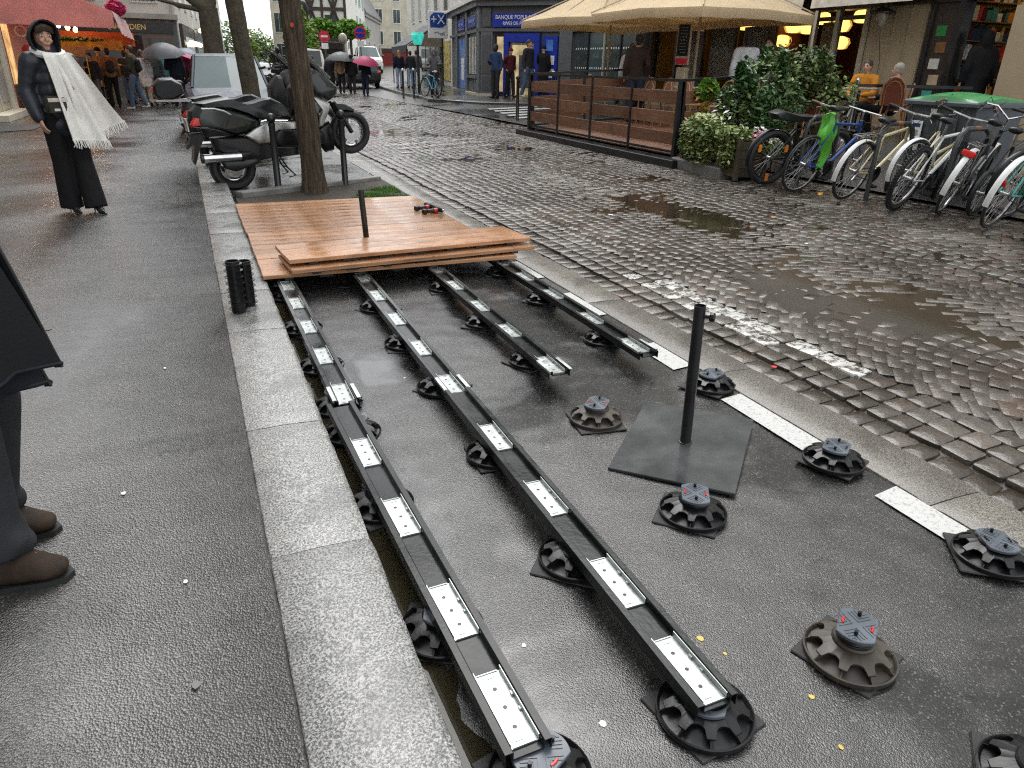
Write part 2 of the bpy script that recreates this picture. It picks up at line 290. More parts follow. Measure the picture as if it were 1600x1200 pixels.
for nm, c, r, k in (('black_plastic', (.010, .010, .011), .30, dict(spec=.35, bump=.15, bs=120)), ('grey_and_sheen_plastic', (.085, .10, .12), .38, {}), ('rubber', (.016, .016, .016), .6, dict(bump=.5, bs=140, var=.4)),
        ('black_steel', (.014, .014, .015), .33, dict(bump=.1, bs=200)), ('plate_steel', (.045, .05, .05), .18, dict(vs=4, var=.4, bump=.12, bs=25)), ('anthracite', (.045, .048, .05), .4, {}),
        ('dusty_plastic', (.05, .042, .032), .5, dict(var=.5, vs=16)), ('red_plastic', (.5, .02, .015), .35, {}), ('red_lens', (.55, .015, .012), .12, {}),
        ('silver_paint', (.52, .52, .50), .28, dict(metal=.55)), ('chrome', (.62, .62, .62), .12, dict(metal=1)), ('alloy', (.45, .45, .45), .3, dict(metal=.9)), ('tyre', (.014, .014, .015), .55, dict(bump=.3)),
        ('scooter_paint', (.022, .028, .026), .12, dict(var=.15)), ('scooter_seat', (.022, .024, .026), .25, dict(bump=.25, bs=70)), ('amber', (.7, .25, .04), .2, {}), ('suv_paint', (.035, .047, .07), .35, dict(spec=.2, var=.08)),
        ('dark_glass', (.012, .014, .015), .05, dict(var=.3)), ('pale_glass', (.06, .095, .10), .05, dict(var=.3, vs=.7)), ('tint_glass', (.05, .065, .06), .06, dict(var=.4)), ('white_paint', (.72, .72, .70), .4, dict(var=.06)),
        ('cream_render', (.60, .55, .44), .8, dict(var=.12, vs=1.2, bump=.2, bs=40)), ('white_render', (.66, .65, .60), .8, dict(var=.12, vs=.9, bump=.2, bs=40)), ('grey_render', (.34, .33, .30), .85, dict(var=.18, vs=1.)),
        ('stone_render', (.50, .46, .36), .85, dict(var=.2, vs=1.5, bump=.3, bs=12)), ('slate_roof', (.12, .12, .125), .5, dict(var=.3)), ('bank_grey', (.085, .092, .095), .42, dict(var=.12)), ('bank_trim', (.115, .125, .13), .4, dict(var=.1)),
        ('bank_blue', (.012, .035, .33), .25, dict(var=.1)), ('sign_blue', (.012, .06, .30), .25, dict(var=.15)), ('poster_blue', (.07, .20, .55), .25, dict(var=.6, vs=1.4)), ('sign_white', (.78, .78, .76), .35, dict(var=.04)),
        ('restaurant_cream', (.38, .30, .19), .55, dict(var=.06, vs=2)), ('cream_frame', (.44, .38, .27), .5, dict(var=.08)), ('shop_red', (.16, .012, .010), .4, {}), ('shop_yellow', (.50, .34, .08), .5, {}), ('brown_frame', (.03, .022, .018), .4, {}),
        ('parasol_cloth', (.80, .65, .43), .8, dict(var=.07, vs=2.5, bump=.15, bs=300)), ('pink_cloth', (.90, .48, .44), .75, dict(var=.1, vs=2, bump=.2, bs=6, bd=.03)), ('pale_pink_cloth', (.62, .40, .40), .75, dict(var=.1)), ('orange_cloth', (.50, .12, .04), .7, {}), ('yellow_cloth', (.75, .48, .14), .7, {}),
        ('dark_awning', (.035, .04, .055), .6, {}), ('brown_awning', (.17, .14, .11), .7, {}), ('navy_cloth', (.015, .02, .045), .8, {}), ('magenta_petal', (.45, .02, .12), .6, {}),
        ('rattan', (.28, .13, .055), .5, dict(var=.4, vs=60)), ('rattan_red', (.15, .04, .02), .5, dict(var=.3, vs=60)), ('marble', (.6, .6, .58), .25, {}), ('concrete', (.18, .175, .165), .6, dict(var=.3, bump=.3)), ('bin_grey', (.075, .085, .095), .42, dict(var=.1)), ('bin_green', (.02, .20, .05), .35, dict(var=.1)),
        ('green_bag', (.10, .42, .04), .4, {}), ('soil', (.03, .022, .015), .8, dict(var=.4, vs=30, bump=.6)), ('grass', (.07, .16, .02), .6, dict(orand=.3)),
        ('leaf_dark', (.055, .12, .036), .45, dict(var=.5, vs=14)), ('leaf_ivy', (.13, .19, .045), .45, dict(var=.6, vs=22)), ('leaf_pale', (.40, .44, .20), .5, dict(var=.4, vs=22)), ('leaf_olive', (.085, .12, .04), .5, dict(var=.5, vs=12)), ('leaf_lime', (.15, .30, .04), .5, dict(var=.5, vs=3)), ('leaf_spring', (.20, .30, .06), .6, dict(var=.5, vs=1)), ('leaf_rust', (.30, .12, .05), .6, dict(var=.4)),
        ('petal_white', (.78, .78, .74), .6, dict(var=.05)), ('petal_pink', (.65, .25, .35), .6, {}), ('petal_yellow', (.75, .60, .05), .6, {}), ('leaf_yellow', (.50, .36, .08), .5, {}), ('gum', (.13, .125, .12), .5, {}),
        ('plane_bark', (.075, .062, .04), .85, dict(var=.4, vs=9, bump=.9, bs=26, bd=.02)), ('teal_lamp', (.04, .50, .40), .3, dict(emit=.35)), ('gold', (.65, .48, .16), .3, dict(metal=.6)), ('sign_red', (.6, .02, .05), .35, {}), ('bark_paper', (.36, .20, .10), .8, {}),
        ('galv', (.44, .47, .46), .38, dict(metal=.7, var=.16, vs=22, rv=.1, bump=.08, bs=60)), ('channel', (.010, .012, .0125), .22, dict(spec=.28, var=.5, vs=7, bump=.15, bs=60)), ('teal_paint', (.06, .35, .28), .3, {}), ('navy_paint', (.02, .04, .16), .25, {}), ('cream_paint', (.62, .55, .33), .3, dict(var=.15, vs=12)), ('blue_paint', (.02, .07, .28), .22, {}), ('green_paint', (.02, .14, .08), .25, {}), ('sky_paint', (.10, .42, .60), .3, {}), ('orange_part', (.75, .22, .03), .35, {}), ('gold_paint', (.40, .24, .04), .3, {}), ('brown_grip', (.12, .055, .03), .6, {}),
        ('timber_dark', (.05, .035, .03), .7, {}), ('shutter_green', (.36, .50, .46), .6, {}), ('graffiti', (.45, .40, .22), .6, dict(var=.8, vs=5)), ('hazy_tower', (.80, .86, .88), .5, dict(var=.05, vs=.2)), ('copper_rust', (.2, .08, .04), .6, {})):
    pm(nm, c, r, **k)
for nm, c, r, k in (('warm_window', (.42, .33, .18), .1, dict(var=.6, vs=2.5, emit=.35)), ('poster_white', (.30, .38, .62), .4, {}), ('leaf_hazy', (.24, .33, .14), .7, dict(var=.4, vs=1)), ('pale_sky_glass', (.72, .82, .86), .2, dict(var=.05)), ('stone_white', (.60, .58, .52), .8, dict(var=.12, vs=1, bump=.2, bs=20)),
        ('shop_pink', (.40, .16, .15), .5, dict(var=.12)), ('shop_light_soft', (.60, .38, .16), .4, dict(var=.7, vs=2.2, emit=.5)), ('gold_poster', (.62, .36, .10), .5, dict(var=.4, vs=3)), ('umb_grey', (.06, .065, .07), .5, {}), ('umb_slate', (.14, .18, .24), .5, {}), ('umb_pink', (.48, .035, .13), .5, dict(var=.15))):
    pm(nm, c, r, **k)
def thin_cloth(nm, f):
    m = MATS[nm]; t = m.node_tree; p = [n for n in t.nodes if n.type == 'BSDF_PRINCIPLED'][0]; o = [n for n in t.nodes if n.type == 'OUTPUT_MATERIAL'][0]
    tr = t.nodes.new('ShaderNodeBsdfTranslucent'); mxs = t.nodes.new('ShaderNodeMixShader'); mxs.inputs[0].default_value = f
    t.links.new(p.inputs['Base Color'].links[0].from_socket, tr.inputs[0]); t.links.new(p.outputs[0], mxs.inputs[1]); t.links.new(tr.outputs[0], mxs.inputs[2]); t.links.new(mxs.outputs[0], o.inputs[0])
for nm_, f_ in (('parasol_cloth', .35), ('pink_cloth', .5), ('pale_pink_cloth', .3), ('umb_pink', .3), ('umb_grey', .15), ('umb_slate', .2), ('yellow_cloth', .45)): thin_cloth(nm_, f_)
def skin(nm, c): return pm(nm, c, .5, var=.08, vs=30, spec=.4)
skin('skin_light', (.52, .30, .21)); skin('skin_tan', (.36, .19, .12)); skin('skin_dark', (.05, .028, .018))
def cloth(nm, c, **k):
    if nm not in MATS: pm(nm, c, .85, var=k.get('var', .2), vs=k.get('vs', 10), bump=.35, bs=k.get('bs', 90), spec=.25, bd=.006)
    return nm
t = NT('lamp_glow'); t.set(Base_Color=(.8, .5, .15), Emission_Color=(1, .55, .12, 1), Emission_Strength=1.3); MATS['lamp_glow'] = t.m
t = NT('bulb_glow'); t.set(Base_Color=(.9, .8, .6), Emission_Color=(1, .80, .48, 1), Emission_Strength=2.); MATS['bulb_glow'] = t.m
t = NT('shop_light'); t.set(Base_Color=(.8, .6, .3), Emission_Color=(1, .72, .32, 1), Emission_Strength=1.1); MATS['shop_light'] = t.m
t = NT('clear_glass'); t.set(Base_Color=(.9, .95, .95), Roughness=.02, Transmission_Weight=1., IOR=1.02, Specular_IOR_Level=.6, Alpha=.35); MATS['clear_glass'] = t.m
def printed(nm, cols, sc, rough=.4, seed=0., emit=0):
    """packaging or print: cells of several colours"""
    t = NT(nm); v = t.n('TexVoronoi', {'Vector': t.n('Mapping', {'Vector': t.co(), 'Location': (seed, seed, seed), 'Scale': sc}), 'Scale': 1., 'Randomness': .35}, 1, distance='CHEBYCHEV')
    k = t.n('SeparateColor', {0: v}, 0); n = len(cols)
    c = t.ramp(k, *[((i + .02) / n, c) for i, c in enumerate(cols)])
    for nd in t.t.nodes:
        if nd.type == 'VALTORGB': nd.color_ramp.interpolation = 'CONSTANT'
    t.set(Base_Color=c, Roughness=rough); MATS[nm] = t.m
    if emit: t.set(Emission_Color=c, Emission_Strength=emit)
printed('packets', [(.5, .08, .05), (.55, .5, .4), (.08, .15, .1), (.5, .3, .06), (.1, .1, .2), (.45, .42, .35)], (3, 22, 10))
printed('market_goods', [(.55, .2, .05), (.5, .35, .12), (.2, .24, .06), (.45, .08, .06), (.6, .5, .3)], (6, 6, 6))

# ------------------------------------------------------------------ ground, pavement, parking lane
def sheet(name, mat, xs, ys, zf, kind='structure', smooth=True):
    m = MB(); nx, ny = len(xs), len(ys)
    m.v = [(x, y, zf(x, y)) for y in ys for x in xs]
    m.f = [(j * nx + i, j * nx + i + 1, (j + 1) * nx + i + 1, (j + 1) * nx + i) for j in range(ny - 1) for i in range(nx - 1)]
    o = m.obj(name, mat, None, smooth, 80); return tag(o, kind=kind)
def lin(a, b, n): return [a + (b - a) * i / n for i in range(n + 1)]
sheet('ground', 'far_asphalt', [-900, -40, -5, 2.82, 6, 10, 20, 30, 60, 900], [-200, -20, 0, 20, 60, 120, 900], lambda x, y: GZ(x) - .22)
m = MB()   # asphalt footway with a ragged edge along the kerb
ys = lin(-4, 12, 260) + lin(12.3, 46, 60)
for y in ys:
    e = .048 + .006 * fb((0, y * 9, 3)) + .005 * fb((0, y * 31, 1)); m.v += [(-4.6, y, .004), (-2., y, .012), (e - .01, y, .004), (e, y, -.012)]
for j in range(len(ys) - 1):
    for i in range(3): m.f.append((j * 4 + i, j * 4 + i + 1, j * 4 + i + 5, j * 4 + i + 4))
tag(m.obj('sidewalk', 'sidewalk_asphalt', None, True, 60), kind='structure')
def stone_mesh(w, l, h, b, wob=.004, seed=0):
    rr = random.Random(seed); m = MB(); n = max(4, int(l / .06)); rs = []
    for i in range(n + 1):
        y = -l / 2 + l * i / n; e = .010 if i in (0, n) else 0
        d = [rr.uniform(-wob, wob) for _ in range(3)]
        rs.append([(-w / 2 + e * .2, y, -h), (-w / 2 + d[0] * .3, y, -b * .3 - e), (-w / 2 + b * .35 + d[0] * .3, y, -e), (0, y, -e + .004), (w / 2 - b * 1.4 + d[1], y, -e - .002), (w / 2 - b * .4 + d[1], y, -b * .6 - e), (w / 2 + d[2], y, -b * 1.7 - e), (w / 2, y, -h)])
    m.loft(rs); me = bpy.data.meshes.new('kerb_stone'); me.from_pydata(m.v, [], m.f); me.update(); return me
def kerb(name, mat, x0, x1, z, cuts, b, h, tilt=0):
    base = MB(); base.box(((x0 + x1) / 2, (cuts[0] + cuts[-1]) / 2, z - h / 2 - .035), (x1 - x0 - .02, cuts[-1] - cuts[0], h)); p = base.obj(name, 'road_bed'); tag(p, kind='structure')
    for i in range(len(cuts) - 1):
        l = cuts[i + 1] - cuts[i] - .007
        put('kerb_stone', stone_mesh(x1 - x0, l, h + .03, b, .003, i), mat, p, True, 50, ((x0 + x1) / 2, (cuts[i] + cuts[i + 1]) / 2, z + R.uniform(-.003, .003)), (0, tilt + R.uniform(-.006, .006), 0))
kerb('sidewalk_kerb', 'kerb_granite', .047, .375, -.002, [-1.2, .1, 1.05, 2.0, 2.94, 4.25, 5.1, 6.0, 7.05, 8.1, 9.2, 10.3, 11.4, 12.5, 13.6, 14.7, 15.8, 17, 18.2, 19.4, 20.6, 21.8, 23, 24.2, 25.4, 26.6, 28, 30, 32, 34], .016, .16)
kerb('roadside_granite_band', 'band_granite', 2.515, 2.82, -.112, [-1.5, .1, 1.53, 2.94, 4.36, 5.75, 7.2, 8.65, 10.1, 11.5, 13, 14.5, 16, 17.5, 19, 20.5, 22, 24, 26, 28, 30, 33], .008, .12)
def lane_z(x, y):
    g = max(0, 1 - (x - .36) / .34); z = -.120 - .045 * g * g * (3 - 2 * g) + .007 * fb((x * 1.3, y * .8, 0)) + .003 * fb((x * 7, y * 7, 2))
    if g > 0: z += .012 * fb((x * 6, y * 5, 5)) * g + .006 * fb((x * 22, y * 18, 8)) * g
    if x > 2.4: z = z * .5 - .06
    return z
sheet('parking_lane', 'lane_asphalt', lin(.36, .74, 38) + lin(.78, 2.52, 44), lin(.2, 6.2, 300) + lin(6.3, 13, 40) + lin(14, 46, 20), lane_z)
tag(sheet('gutter_puddle', 'gutter_water', lin(.37, .80, 6), lin(.2, 5.2, 40), lambda x, y: -.1475), kind='structure')
def flat(name, poly, mat, dz=.004, zf=None, parent=None):
    m = MB(); m.add([(x, y, (zf(x, y) if zf else GZ(x)) + dz) for x, y in poly], [tuple(range(len(poly)))]); return m.obj(name, mat, parent, False)
dash = MB()
mk = None
for y0, y1 in ((3.06, 3.46), (2.06, 2.64), (1.31, 1.66), (4.05, 4.6), (5.05, 5.6)):
    o = flat('painted_dash', [(2.36, y0), (2.505, y0 + .02), (2.505, y1 + .02), (2.36, y1)], 'road_paint', .0, lambda x, y: -.1115); tag(o, kind='structure')
# ------------------------------------------------------------------ cobbled road
def road_und(x, y): return .016 * fb((x * .55 + 3, y * .42, 0)) + .010 * fb((x * 1.5, y * 1.1, 7)) + .004 * fb((x * 4, y * 3.3, 9))
def road_z(x, y):
    g = max(0, 1 - (x - 2.82) / .22); return GZ(x) + .012 + road_und(x, y) - .030 * g
sheet('road', 'road_bed', lin(2.80, 7.6, 60) + lin(7.8, 40, 30), lin(-.5, 14, 120) + lin(14.4, 60, 60) + lin(63, 200, 20), lambda x, y: (road_z(x, y) if y < 40 else GZ(x) + .012) - .016)
road = bpy.data.objects['road']
road_cob = []
def cobble_mesh(w, l, h, rr, n8=True):
    j = lambda: rr.uniform(-.006, .006)
    b = .012
    o = [(-w / 2 + j(), -l / 2 + b), (-w / 2 + b, -l / 2 + j()), (w / 2 - b, -l / 2 + j()), (w / 2 + j(), -l / 2 + b), (w / 2 + j(), l / 2 - b), (w / 2 - b, l / 2 + j()), (-w / 2 + b, l / 2 + j()), (-w / 2 + j(), l / 2 - b)]
    vs = [(x, y, -h) for x, y in o] + [(x, y, -.0035) for x, y in o] + [(x * .93, y * .93, rr.uniform(-.002, .002)) for x, y in o] + [(rr.uniform(-.01, .01), rr.uniform(-.01, .01), rr.uniform(-.001, .002))]
    fs = [(k, (k + 1) % 8, 8 + (k + 1) % 8, 8 + k) for k in range(8)] + [(8 + k, 8 + (k + 1) % 8, 16 + (k + 1) % 8, 16 + k) for k in range(8)] + [(16 + k, 16 + (k + 1) % 8, 24) for k in range(8)]
    return vs, fs
spots = []   # x, y, angle, w (along x'), l (along y'), painted
for r in range(4):      # courses alongside the granite band
    y = -.3 + R.random() * .1; x = 2.90 + r * .138
    while y < 26:
        l = R.uniform(.115, .17); spots.append((x + R.uniform(-.006, .006), y + l / 2, R.uniform(-.07, .07), .132, l - .009, r in (2, 3) and 2.45 < y < 4.75 and R.random() < .66)); y += l
WC = 1.64
for c in range(3):      # segmental arches
    xc = 3.40 + WC / 2 + c * WC
    k = 0
    while True:
        y0 = -1.0 + k * .112; k += 1
        if y0 > 40: break
        n = 14
        for i in range(n):
            u = -1 + (2 * i + 1 + R.uniform(-.25, .25)) / n; x = xc + u * WC / 2
            if x > 7.5: continue
            spots.append((x, y0 + .62 * (1 - u * u) + R.uniform(-.008, .008), math.atan2(-.62 * 2 * u, WC / 2) * .9 + R.uniform(-.06, .06), WC / n * 1.02 / max(.6, cos(math.atan2(-1.24 * u, WC / 2))) * .94, .103, False))
def in_view(p, mg=.02):
    d = V(p) - V((0, 0, 1.45)); z = d.dot(CF)
    if z < .2: return None
    u = 1109 * d.dot(CR) / z / 1600; w = 1109 * d.dot(CU) / z / 1200
    return (abs(u) < .5 + mg and abs(w) < .5 + mg) and z
cand = []
for s_ in spots:
    z = in_view((s_[0], s_[1], road_z(s_[0], s_[1])), 0); cand.append((z or 999, s_))
cand.sort(key=lambda a: a[0])
rr = random.Random(3); shapes = []
for q in range(6):
    for pnt in (0, 1):
        vs, fs = cobble_mesh(1 * .12, .12, .05, rr); me = bpy.data.meshes.new('cobble'); me.from_pydata(vs, [], fs); me.update()
        me.materials.append(M_('cobble_painted' if pnt else 'cobble')); me.polygons.foreach_set('use_smooth', [True] * len(me.polygons)); me.set_sharp_from_angle(angle=rad(50)); shapes.append(me)
big = MB(); bigp = MB()
for i, (z, (x, y, a, w, l, pt)) in enumerate(cand):
    zz = road_z(x, y) + R.uniform(-.0035, .0035); tx, ty = R.uniform(-.022, .022), R.uniform(-.022, .022) - .05
    if i < 300:
        o = bpy.data.objects.new('cobble', shapes[R.randrange(6) * 2 + (1 if pt else 0)]); COL.objects.link(o); o.parent = road
        o.location = (x, y, zz); o.rotation_euler = (tx, ty, a); o.scale = (w / .12, l / .12, 1)
    else:
        vs, fs = cobble_mesh(w, l, .03, rr); T = Matrix.Translation((x, y, zz)) @ Matrix.Rotation(a, 4, 'Z') @ Matrix.Rotation(ty, 4, 'Y')
        (bigp if pt else big).add(vs, fs, T)
for b_, mt in ((big, 'cobble'), (bigp, 'cobble_painted')):
    if b_.v: tag(b_.obj('cobble_field', mt, road, True, 50), kind='stuff')
tag(sheet('road_puddle', 'muddy_water', lin(3.3, 7.6, 40), lin(.5, 40, 120), lambda x, y: GZ(x) + .012 - .0060 + .005 * fb((x * .3, y * .25, 4)) - .02 * max(0, 1 - (x - 3.3) / .5)), kind='structure')
tag(sheet('gutter_film', 'muddy_water', [2.815, 2.87, 2.93], lin(.5, 30, 60), lambda x, y: -.1395), kind='structure')
# far-side pavement, corner island, zebra crossing
tag(sheet('terrace_pavement', 'far_asphalt', [7.55, 8, 10, 13.6], lin(-2, 26, 14), lambda x, y: GZ(x) + .035), kind='structure')
m = MB(); isl = [(8.45, 27.6), (8.75, 29.5), (8.9, 33), (9.4, 38), (11, 50), (14, 50), (14.5, 23.2), (12.6, 21.0), (10.6, 21.6), (9.2, 24.2)]
m.loft([[(x, y, GZ(x) - .05) for x, y in isl], [(x, y, GZ(x) + .10) for x, y in isl], [(11.5 + (x - 11.5) * .985, 30 + (y - 30) * .99, GZ(x) + .12) for x, y in isl]])
tag(m.obj('corner_pavement', 'far_asphalt', None, False), kind='structure')
for i in range(5):
    y = 18.2 + i * .85; o = flat('zebra_stripe', [(8.0 + i * .14, y), (11.4 + i * .1, y - .5), (11.5 + i * .1, y - .08), (8.1 + i * .14, y + .42)], 'road_paint', .052); tag(o, kind='structure')
for i in range(3):
    y = 13.4 + i * .62; o = flat('zebra_stripe', [(3.6, y), (4.2, y + .03), (4.9, y + .06), (5.6, y + .1), (5.6, y + .36), (4.9, y + .33), (4.2, y + .28), (3.6, y + .24)], 'faded_paint', .022); tag(o, kind='structure')
# ------------------------------------------------------------------ deck substructure: rails, brackets, pedestals
def mesh_of(mb, name, mat, smooth=True, ang=38):
    me = bpy.data.meshes.new(name); me.from_pydata(mb.v, [], mb.f); me.validate(); me.update(); me.materials.append(M_(mat))
    if smooth: me.polygons.foreach_set('use_smooth', [True] * len(me.polygons)); me.set_sharp_from_angle(angle=rad(ang))
    return me
bm = MB(); bm.box((0, 0, -.0215), (.072, .235, .003))
for s in (-1, 1):
    bm.box((s * .0375, 0, -.0115), (.0022, .235, .018)); bm.box((s * .034, .03 * s, -.016), (.006, .012, .009)); bm.box((s * .034, -.02, -.017), (.006, .010, .007))
    bm.box((.006 * s, .100 * s, -.0195), (.02, .004, .0025)); bm.box((0, s * .1165, -.0190), (.06, .003, .004))
BRK = mesh_of(bm, 'bracket', 'galv', False)
bm = MB(); bm.cyl((0, 0, -.0205), (0, 0, -.0193), .006, n=10); HOLE = mesh_of(bm, 'bolt', 'black_steel', False)
bm = MB(); bm.loft([[(x, y, z) for x, z in ((.060, -.005), (.067, -.005), (.067, .0075), (.049, .0075), (.049, .0045), (.060, .0045))] for y in (-.085, .085)])
STRIP = mesh_of(bm, 'connector_strip', 'galv', False)
def rail(label, p0, p1, brks, ends=()):
    d = V(p1) - V(p0); L = d.length; a = math.atan2(-d.x, d.y)
    t = thing('support_rail', label, 'rail', (p0[0], p0[1], p0[2]), group='black metal rails of the unfinished deck', rot=(math.atan2(d.z, d.y), 0, a))
    prof = [(-.062, -.040), (-.062, 0), (-.0425, 0), (-.0395, -.003), (-.0395, -.0232), (.0395, -.0232), (.0395, -.003), (.0425, 0), (.062, 0), (.062, -.040), (.059, -.040), (.059, -.003), (.045, -.003), (.0425, -.006), (.0425, -.028), (-.0425, -.028), (-.0425, -.006), (-.045, -.003), (-.059, -.003), (-.059, -.040)]
    m = MB(); m.loft([[(x, y, z) for x, z in prof] for y in (0, L)]); m.obj('channel', 'channel', t, False)
    for y in brks:
        b = put('bracket', BRK, None, t, False, loc=(0, y - p0[1], 0), rot=(0, 0, R.uniform(-.012, .012)))
        for k in (-1, 0, 1): put('bolt', HOLE, None, b, False, loc=(R.uniform(-.002, .002), k * .062, 0))
    for y in ends: [put('connector_strip', STRIP, None, t, False, loc=(0, y - p0[1] - .02, 0), rot=(0, 0, k * pi)) for k in (0, 1)]
rail('black channel rail beside the kerb, near half, four silver brackets', (.530, 1.05, -.004), (.472, 3.06, .0), [1.19, 1.57, 2.09, 2.59])
rail('black channel rail beside the kerb, far half running under the wooden deck', (.512, 3.10, -.012), (.48, 8.25, -.006), [3.22, 3.75, 4.26, 4.76, 5.2], [3.20])
rail('long black channel rail second from the kerb, near half ending on a pedestal', (1.030, .99, -.004), (1.036, 3.02, .0), [1.12, 1.50, 2.01, 2.52])
rail('black channel rail second from the kerb, far half running under the deck', (1.040, 3.03, -.010), (1.06, 8.25, -.006), [3.14, 3.68, 4.22, 4.75, 5.24], [3.12])
rail('short black rail third from the kerb, silver bracket at its free end', (1.625, 3.06, -.008), (1.66, 8.25, -.006), [3.19, 3.77, 4.29, 4.81, 5.3], [3.15])
rail('black rail farthest from the kerb, next to the roadside granite band', (2.222, 3.12, -.008), (2.21, 8.25, -.006), [3.29, 3.81, 4.37, 4.86, 5.34], [3.24])

def star(n, r0, r1, m_=8):
    pts = []; hw = .40 * pi / n * 2 * .72
    for k in range(n):
        a0 = 2 * pi * k / n
        pts += [(r1 * cos(a0 + da), r1 * sin(a0 + da)) for da in (-hw * .5, -hw * .2, hw * .2, hw * .5)]
        for i in range(1, m_):
            a = a0 + hw * .5 + (2 * pi / n - hw) * i / m_; q = r1 - (r1 - r0) * math.sqrt(max(0, 1 - (2 * i / m_ - 1) ** 2)); pts.append((q * cos(a), q * sin(a)))
    return pts
def ped_base_mesh(mat):
    m = MB(); m.lathe([(.128, 0), (.130, .004), (.130, .013), (.126, .015), (.122, .012), (.118, .007), (.085, .014), (.06, .03), (.058, .03)], 40)
    st = star(9, .084, .112)
    m.loft([[(x, y, .026 if math.hypot(x, y) > .095 else .034) for x, y in st], [(x, y, .030 if math.hypot(x, y) > .095 else .038) for x, y in st], [(x * .58 / (math.hypot(x, y) / .1), y * .58 / (math.hypot(x, y) / .1), .048) for x, y in st]])
    for k in range(9):
        a = 2 * pi * k / 9; T = Matrix.Rotation(a, 4, 'Z'); m.loft([[(.05, -.0015, .005), (.125, -.0015, .005), (.125, -.0015, .013), (.10, -.0015, .026), (.05, -.0015, .042)], [(.05, .0015, .005), (.125, .0015, .005), (.125, .0015, .013), (.10, .0015, .026), (.05, .0015, .042)]], T=T)
    m.lathe([(.060, .03), (.060, .052), (.056, .056), (.05, .056)], 28); return mesh_of(m, 'base', mat, True, 35)
PB = {k: ped_base_mesh(k) for k in ('black_plastic', 'dusty_plastic')}
m = MB(); prof = []
for i in range(8): prof += [(.047, i * .125), (.050, i * .125 + .03), (.050, i * .125 + .07), (.047, i * .125 + .10)]
m.lathe(prof + [(.047, 1.)], 28); PCOL = mesh_of(m, 'threaded_column', 'black_plastic', True, 35)
m = MB(); out = [(.072 * cos(a), .072 * sin(a)) for a in [2 * pi * i / 40 for i in range(40)]]
out = [(max(-.052, min(.052, x * .7071 - y * .7071)), x * .7071 + y * .7071) for x, y in out]; out = [(x * .7071 + y * .7071, -x * .7071 + y * .7071) for x, y in out]
m.prism(out, 0, .010, .002)
def hd(a, b, w=.0022): m.box(((a[0] + b[0]) / 2, (a[1] + b[1]) / 2, .0108), (math.hypot(b[0] - a[0], b[1] - a[1]), w * 1.6, .0022), math.atan2(b[1] - a[1], b[0] - a[0]))
for q in range(4):
    for k in range(1, 5):
        d = k * .0105; a0 = q * pi / 2 + pi / 4
        for sgn in (-1, 1):
            c0 = (d * 1.41 * cos(a0), d * 1.41 * sin(a0)); aa = a0 + sgn * pi / 4; ln = .052 - d * .9
            cl = lambda p_: abs((p_[0] + p_[1]) * .7071) < .066 and abs((p_[0] - p_[1]) * .7071) < .049
            while ln > .008 and not cl((c0[0] + ln * cos(aa), c0[1] + ln * sin(aa))): ln -= .003
            if ln > .008 and cl(c0): hd(c0, (c0[0] + ln * cos(aa), c0[1] + ln * sin(aa)))
PHEAD = mesh_of(m, 'head', 'grey_and_sheen_plastic', True, 30)  # lighter grey than the base: wet reflection put into the head's colour
m = MB(); m.cyl((0, 0, .009), (0, 0, .024), .0055, n=10); PPEG = mesh_of(m, 'peg', 'black_plastic')
m = MB(); m.tube([(.040 * cos(a), .040 * sin(a), .0105) for a in lin(-.32, .32, 6)], .0042, 6); PSLOT = {k: mesh_of(m, 'slot', k) for k in ('red_plastic', 'black_plastic')}
m = MB()
for i in range(9):
    for j in range(9): pass
pr = random.Random(5); edge = [(-.118, -.118), (.118, -.118), (.118, .118), (-.118, .118)]
m.box((0, 0, .003), (.236, .236, .006), b=.004); PPAD = mesh_of(m, 'rubber_pad', 'rubber', False)
def pedestal(label, x, y, h, rot=0, pad=.3, dirty=False, z=None, slot='black_plastic', group='adjustable black plastic deck pedestals', headrot=None):
    z = lane_z(x, y) if z is None else z
    t = thing('deck_pedestal', label, 'pedestal', (x, y, z), rot, group)
    put('rubber_pad', PPAD, None, t, False, loc=(.012 * cos(pad * 9), .012 * sin(pad * 7), .002), rot=(0, 0, pad))
    put('base', PB['dusty_plastic' if dirty else 'black_plastic'], None, t, loc=(0, 0, .007)).scale = (1, 1, 1.3)
    c = put('threaded_column', PCOL, None, t, loc=(0, 0, .03)); c.scale = (1, 1, max(.02, h - .03 - .010))
    hd_ = put('head', PHEAD, None, t, loc=(0, 0, h - .010), rot=(0, 0, headrot or 0))
    for k in (0, 1):
        put('peg', PPEG, None, hd_, loc=(.045 * cos(pi / 4 + k * pi), .045 * sin(pi / 4 + k * pi), 0)); put('slot', PSLOT[slot], None, hd_, loc=(0, 0, 0), rot=(0, 0, 3 * pi / 4 + k * pi))
pedestal('brown-stained pedestal with raised sheen-grey head, alone on open asphalt at bottom right', 1.57, 1.05, .125, .2, .12, True, slot='red_plastic', headrot=-.35)
pedestal('low pedestal standing between the steel umbrella base and the bottom right corner', 1.585, 1.83, .10, .5, .25, slot='red_plastic', headrot=-.3)
pedestal('pedestal with brown dusty ribs left of the steel umbrella base plate', 1.63, 2.67, .098, .1, -.25, True, slot='red_plastic', headrot=-.1)
pedestal('low black pedestal on a white dash right of the steel umbrella base', 2.40, 1.92, .088, .3, .1, z=-.110, headrot=-.5)
pedestal('low pedestal beside the granite band, cut by the right edge of the photo', 2.41, 1.20, .082, .7, .2, z=-.110, headrot=-.4)
pedestal('low black pedestal just behind the umbrella tube, beside the granite band', 2.405, 2.79, .082, .2, .3, z=-.110, headrot=-.6)
pedestal('pedestal at the bottom edge near the right corner, mostly cut off', 1.665, .565, .06, .4, .3, headrot=-.3)
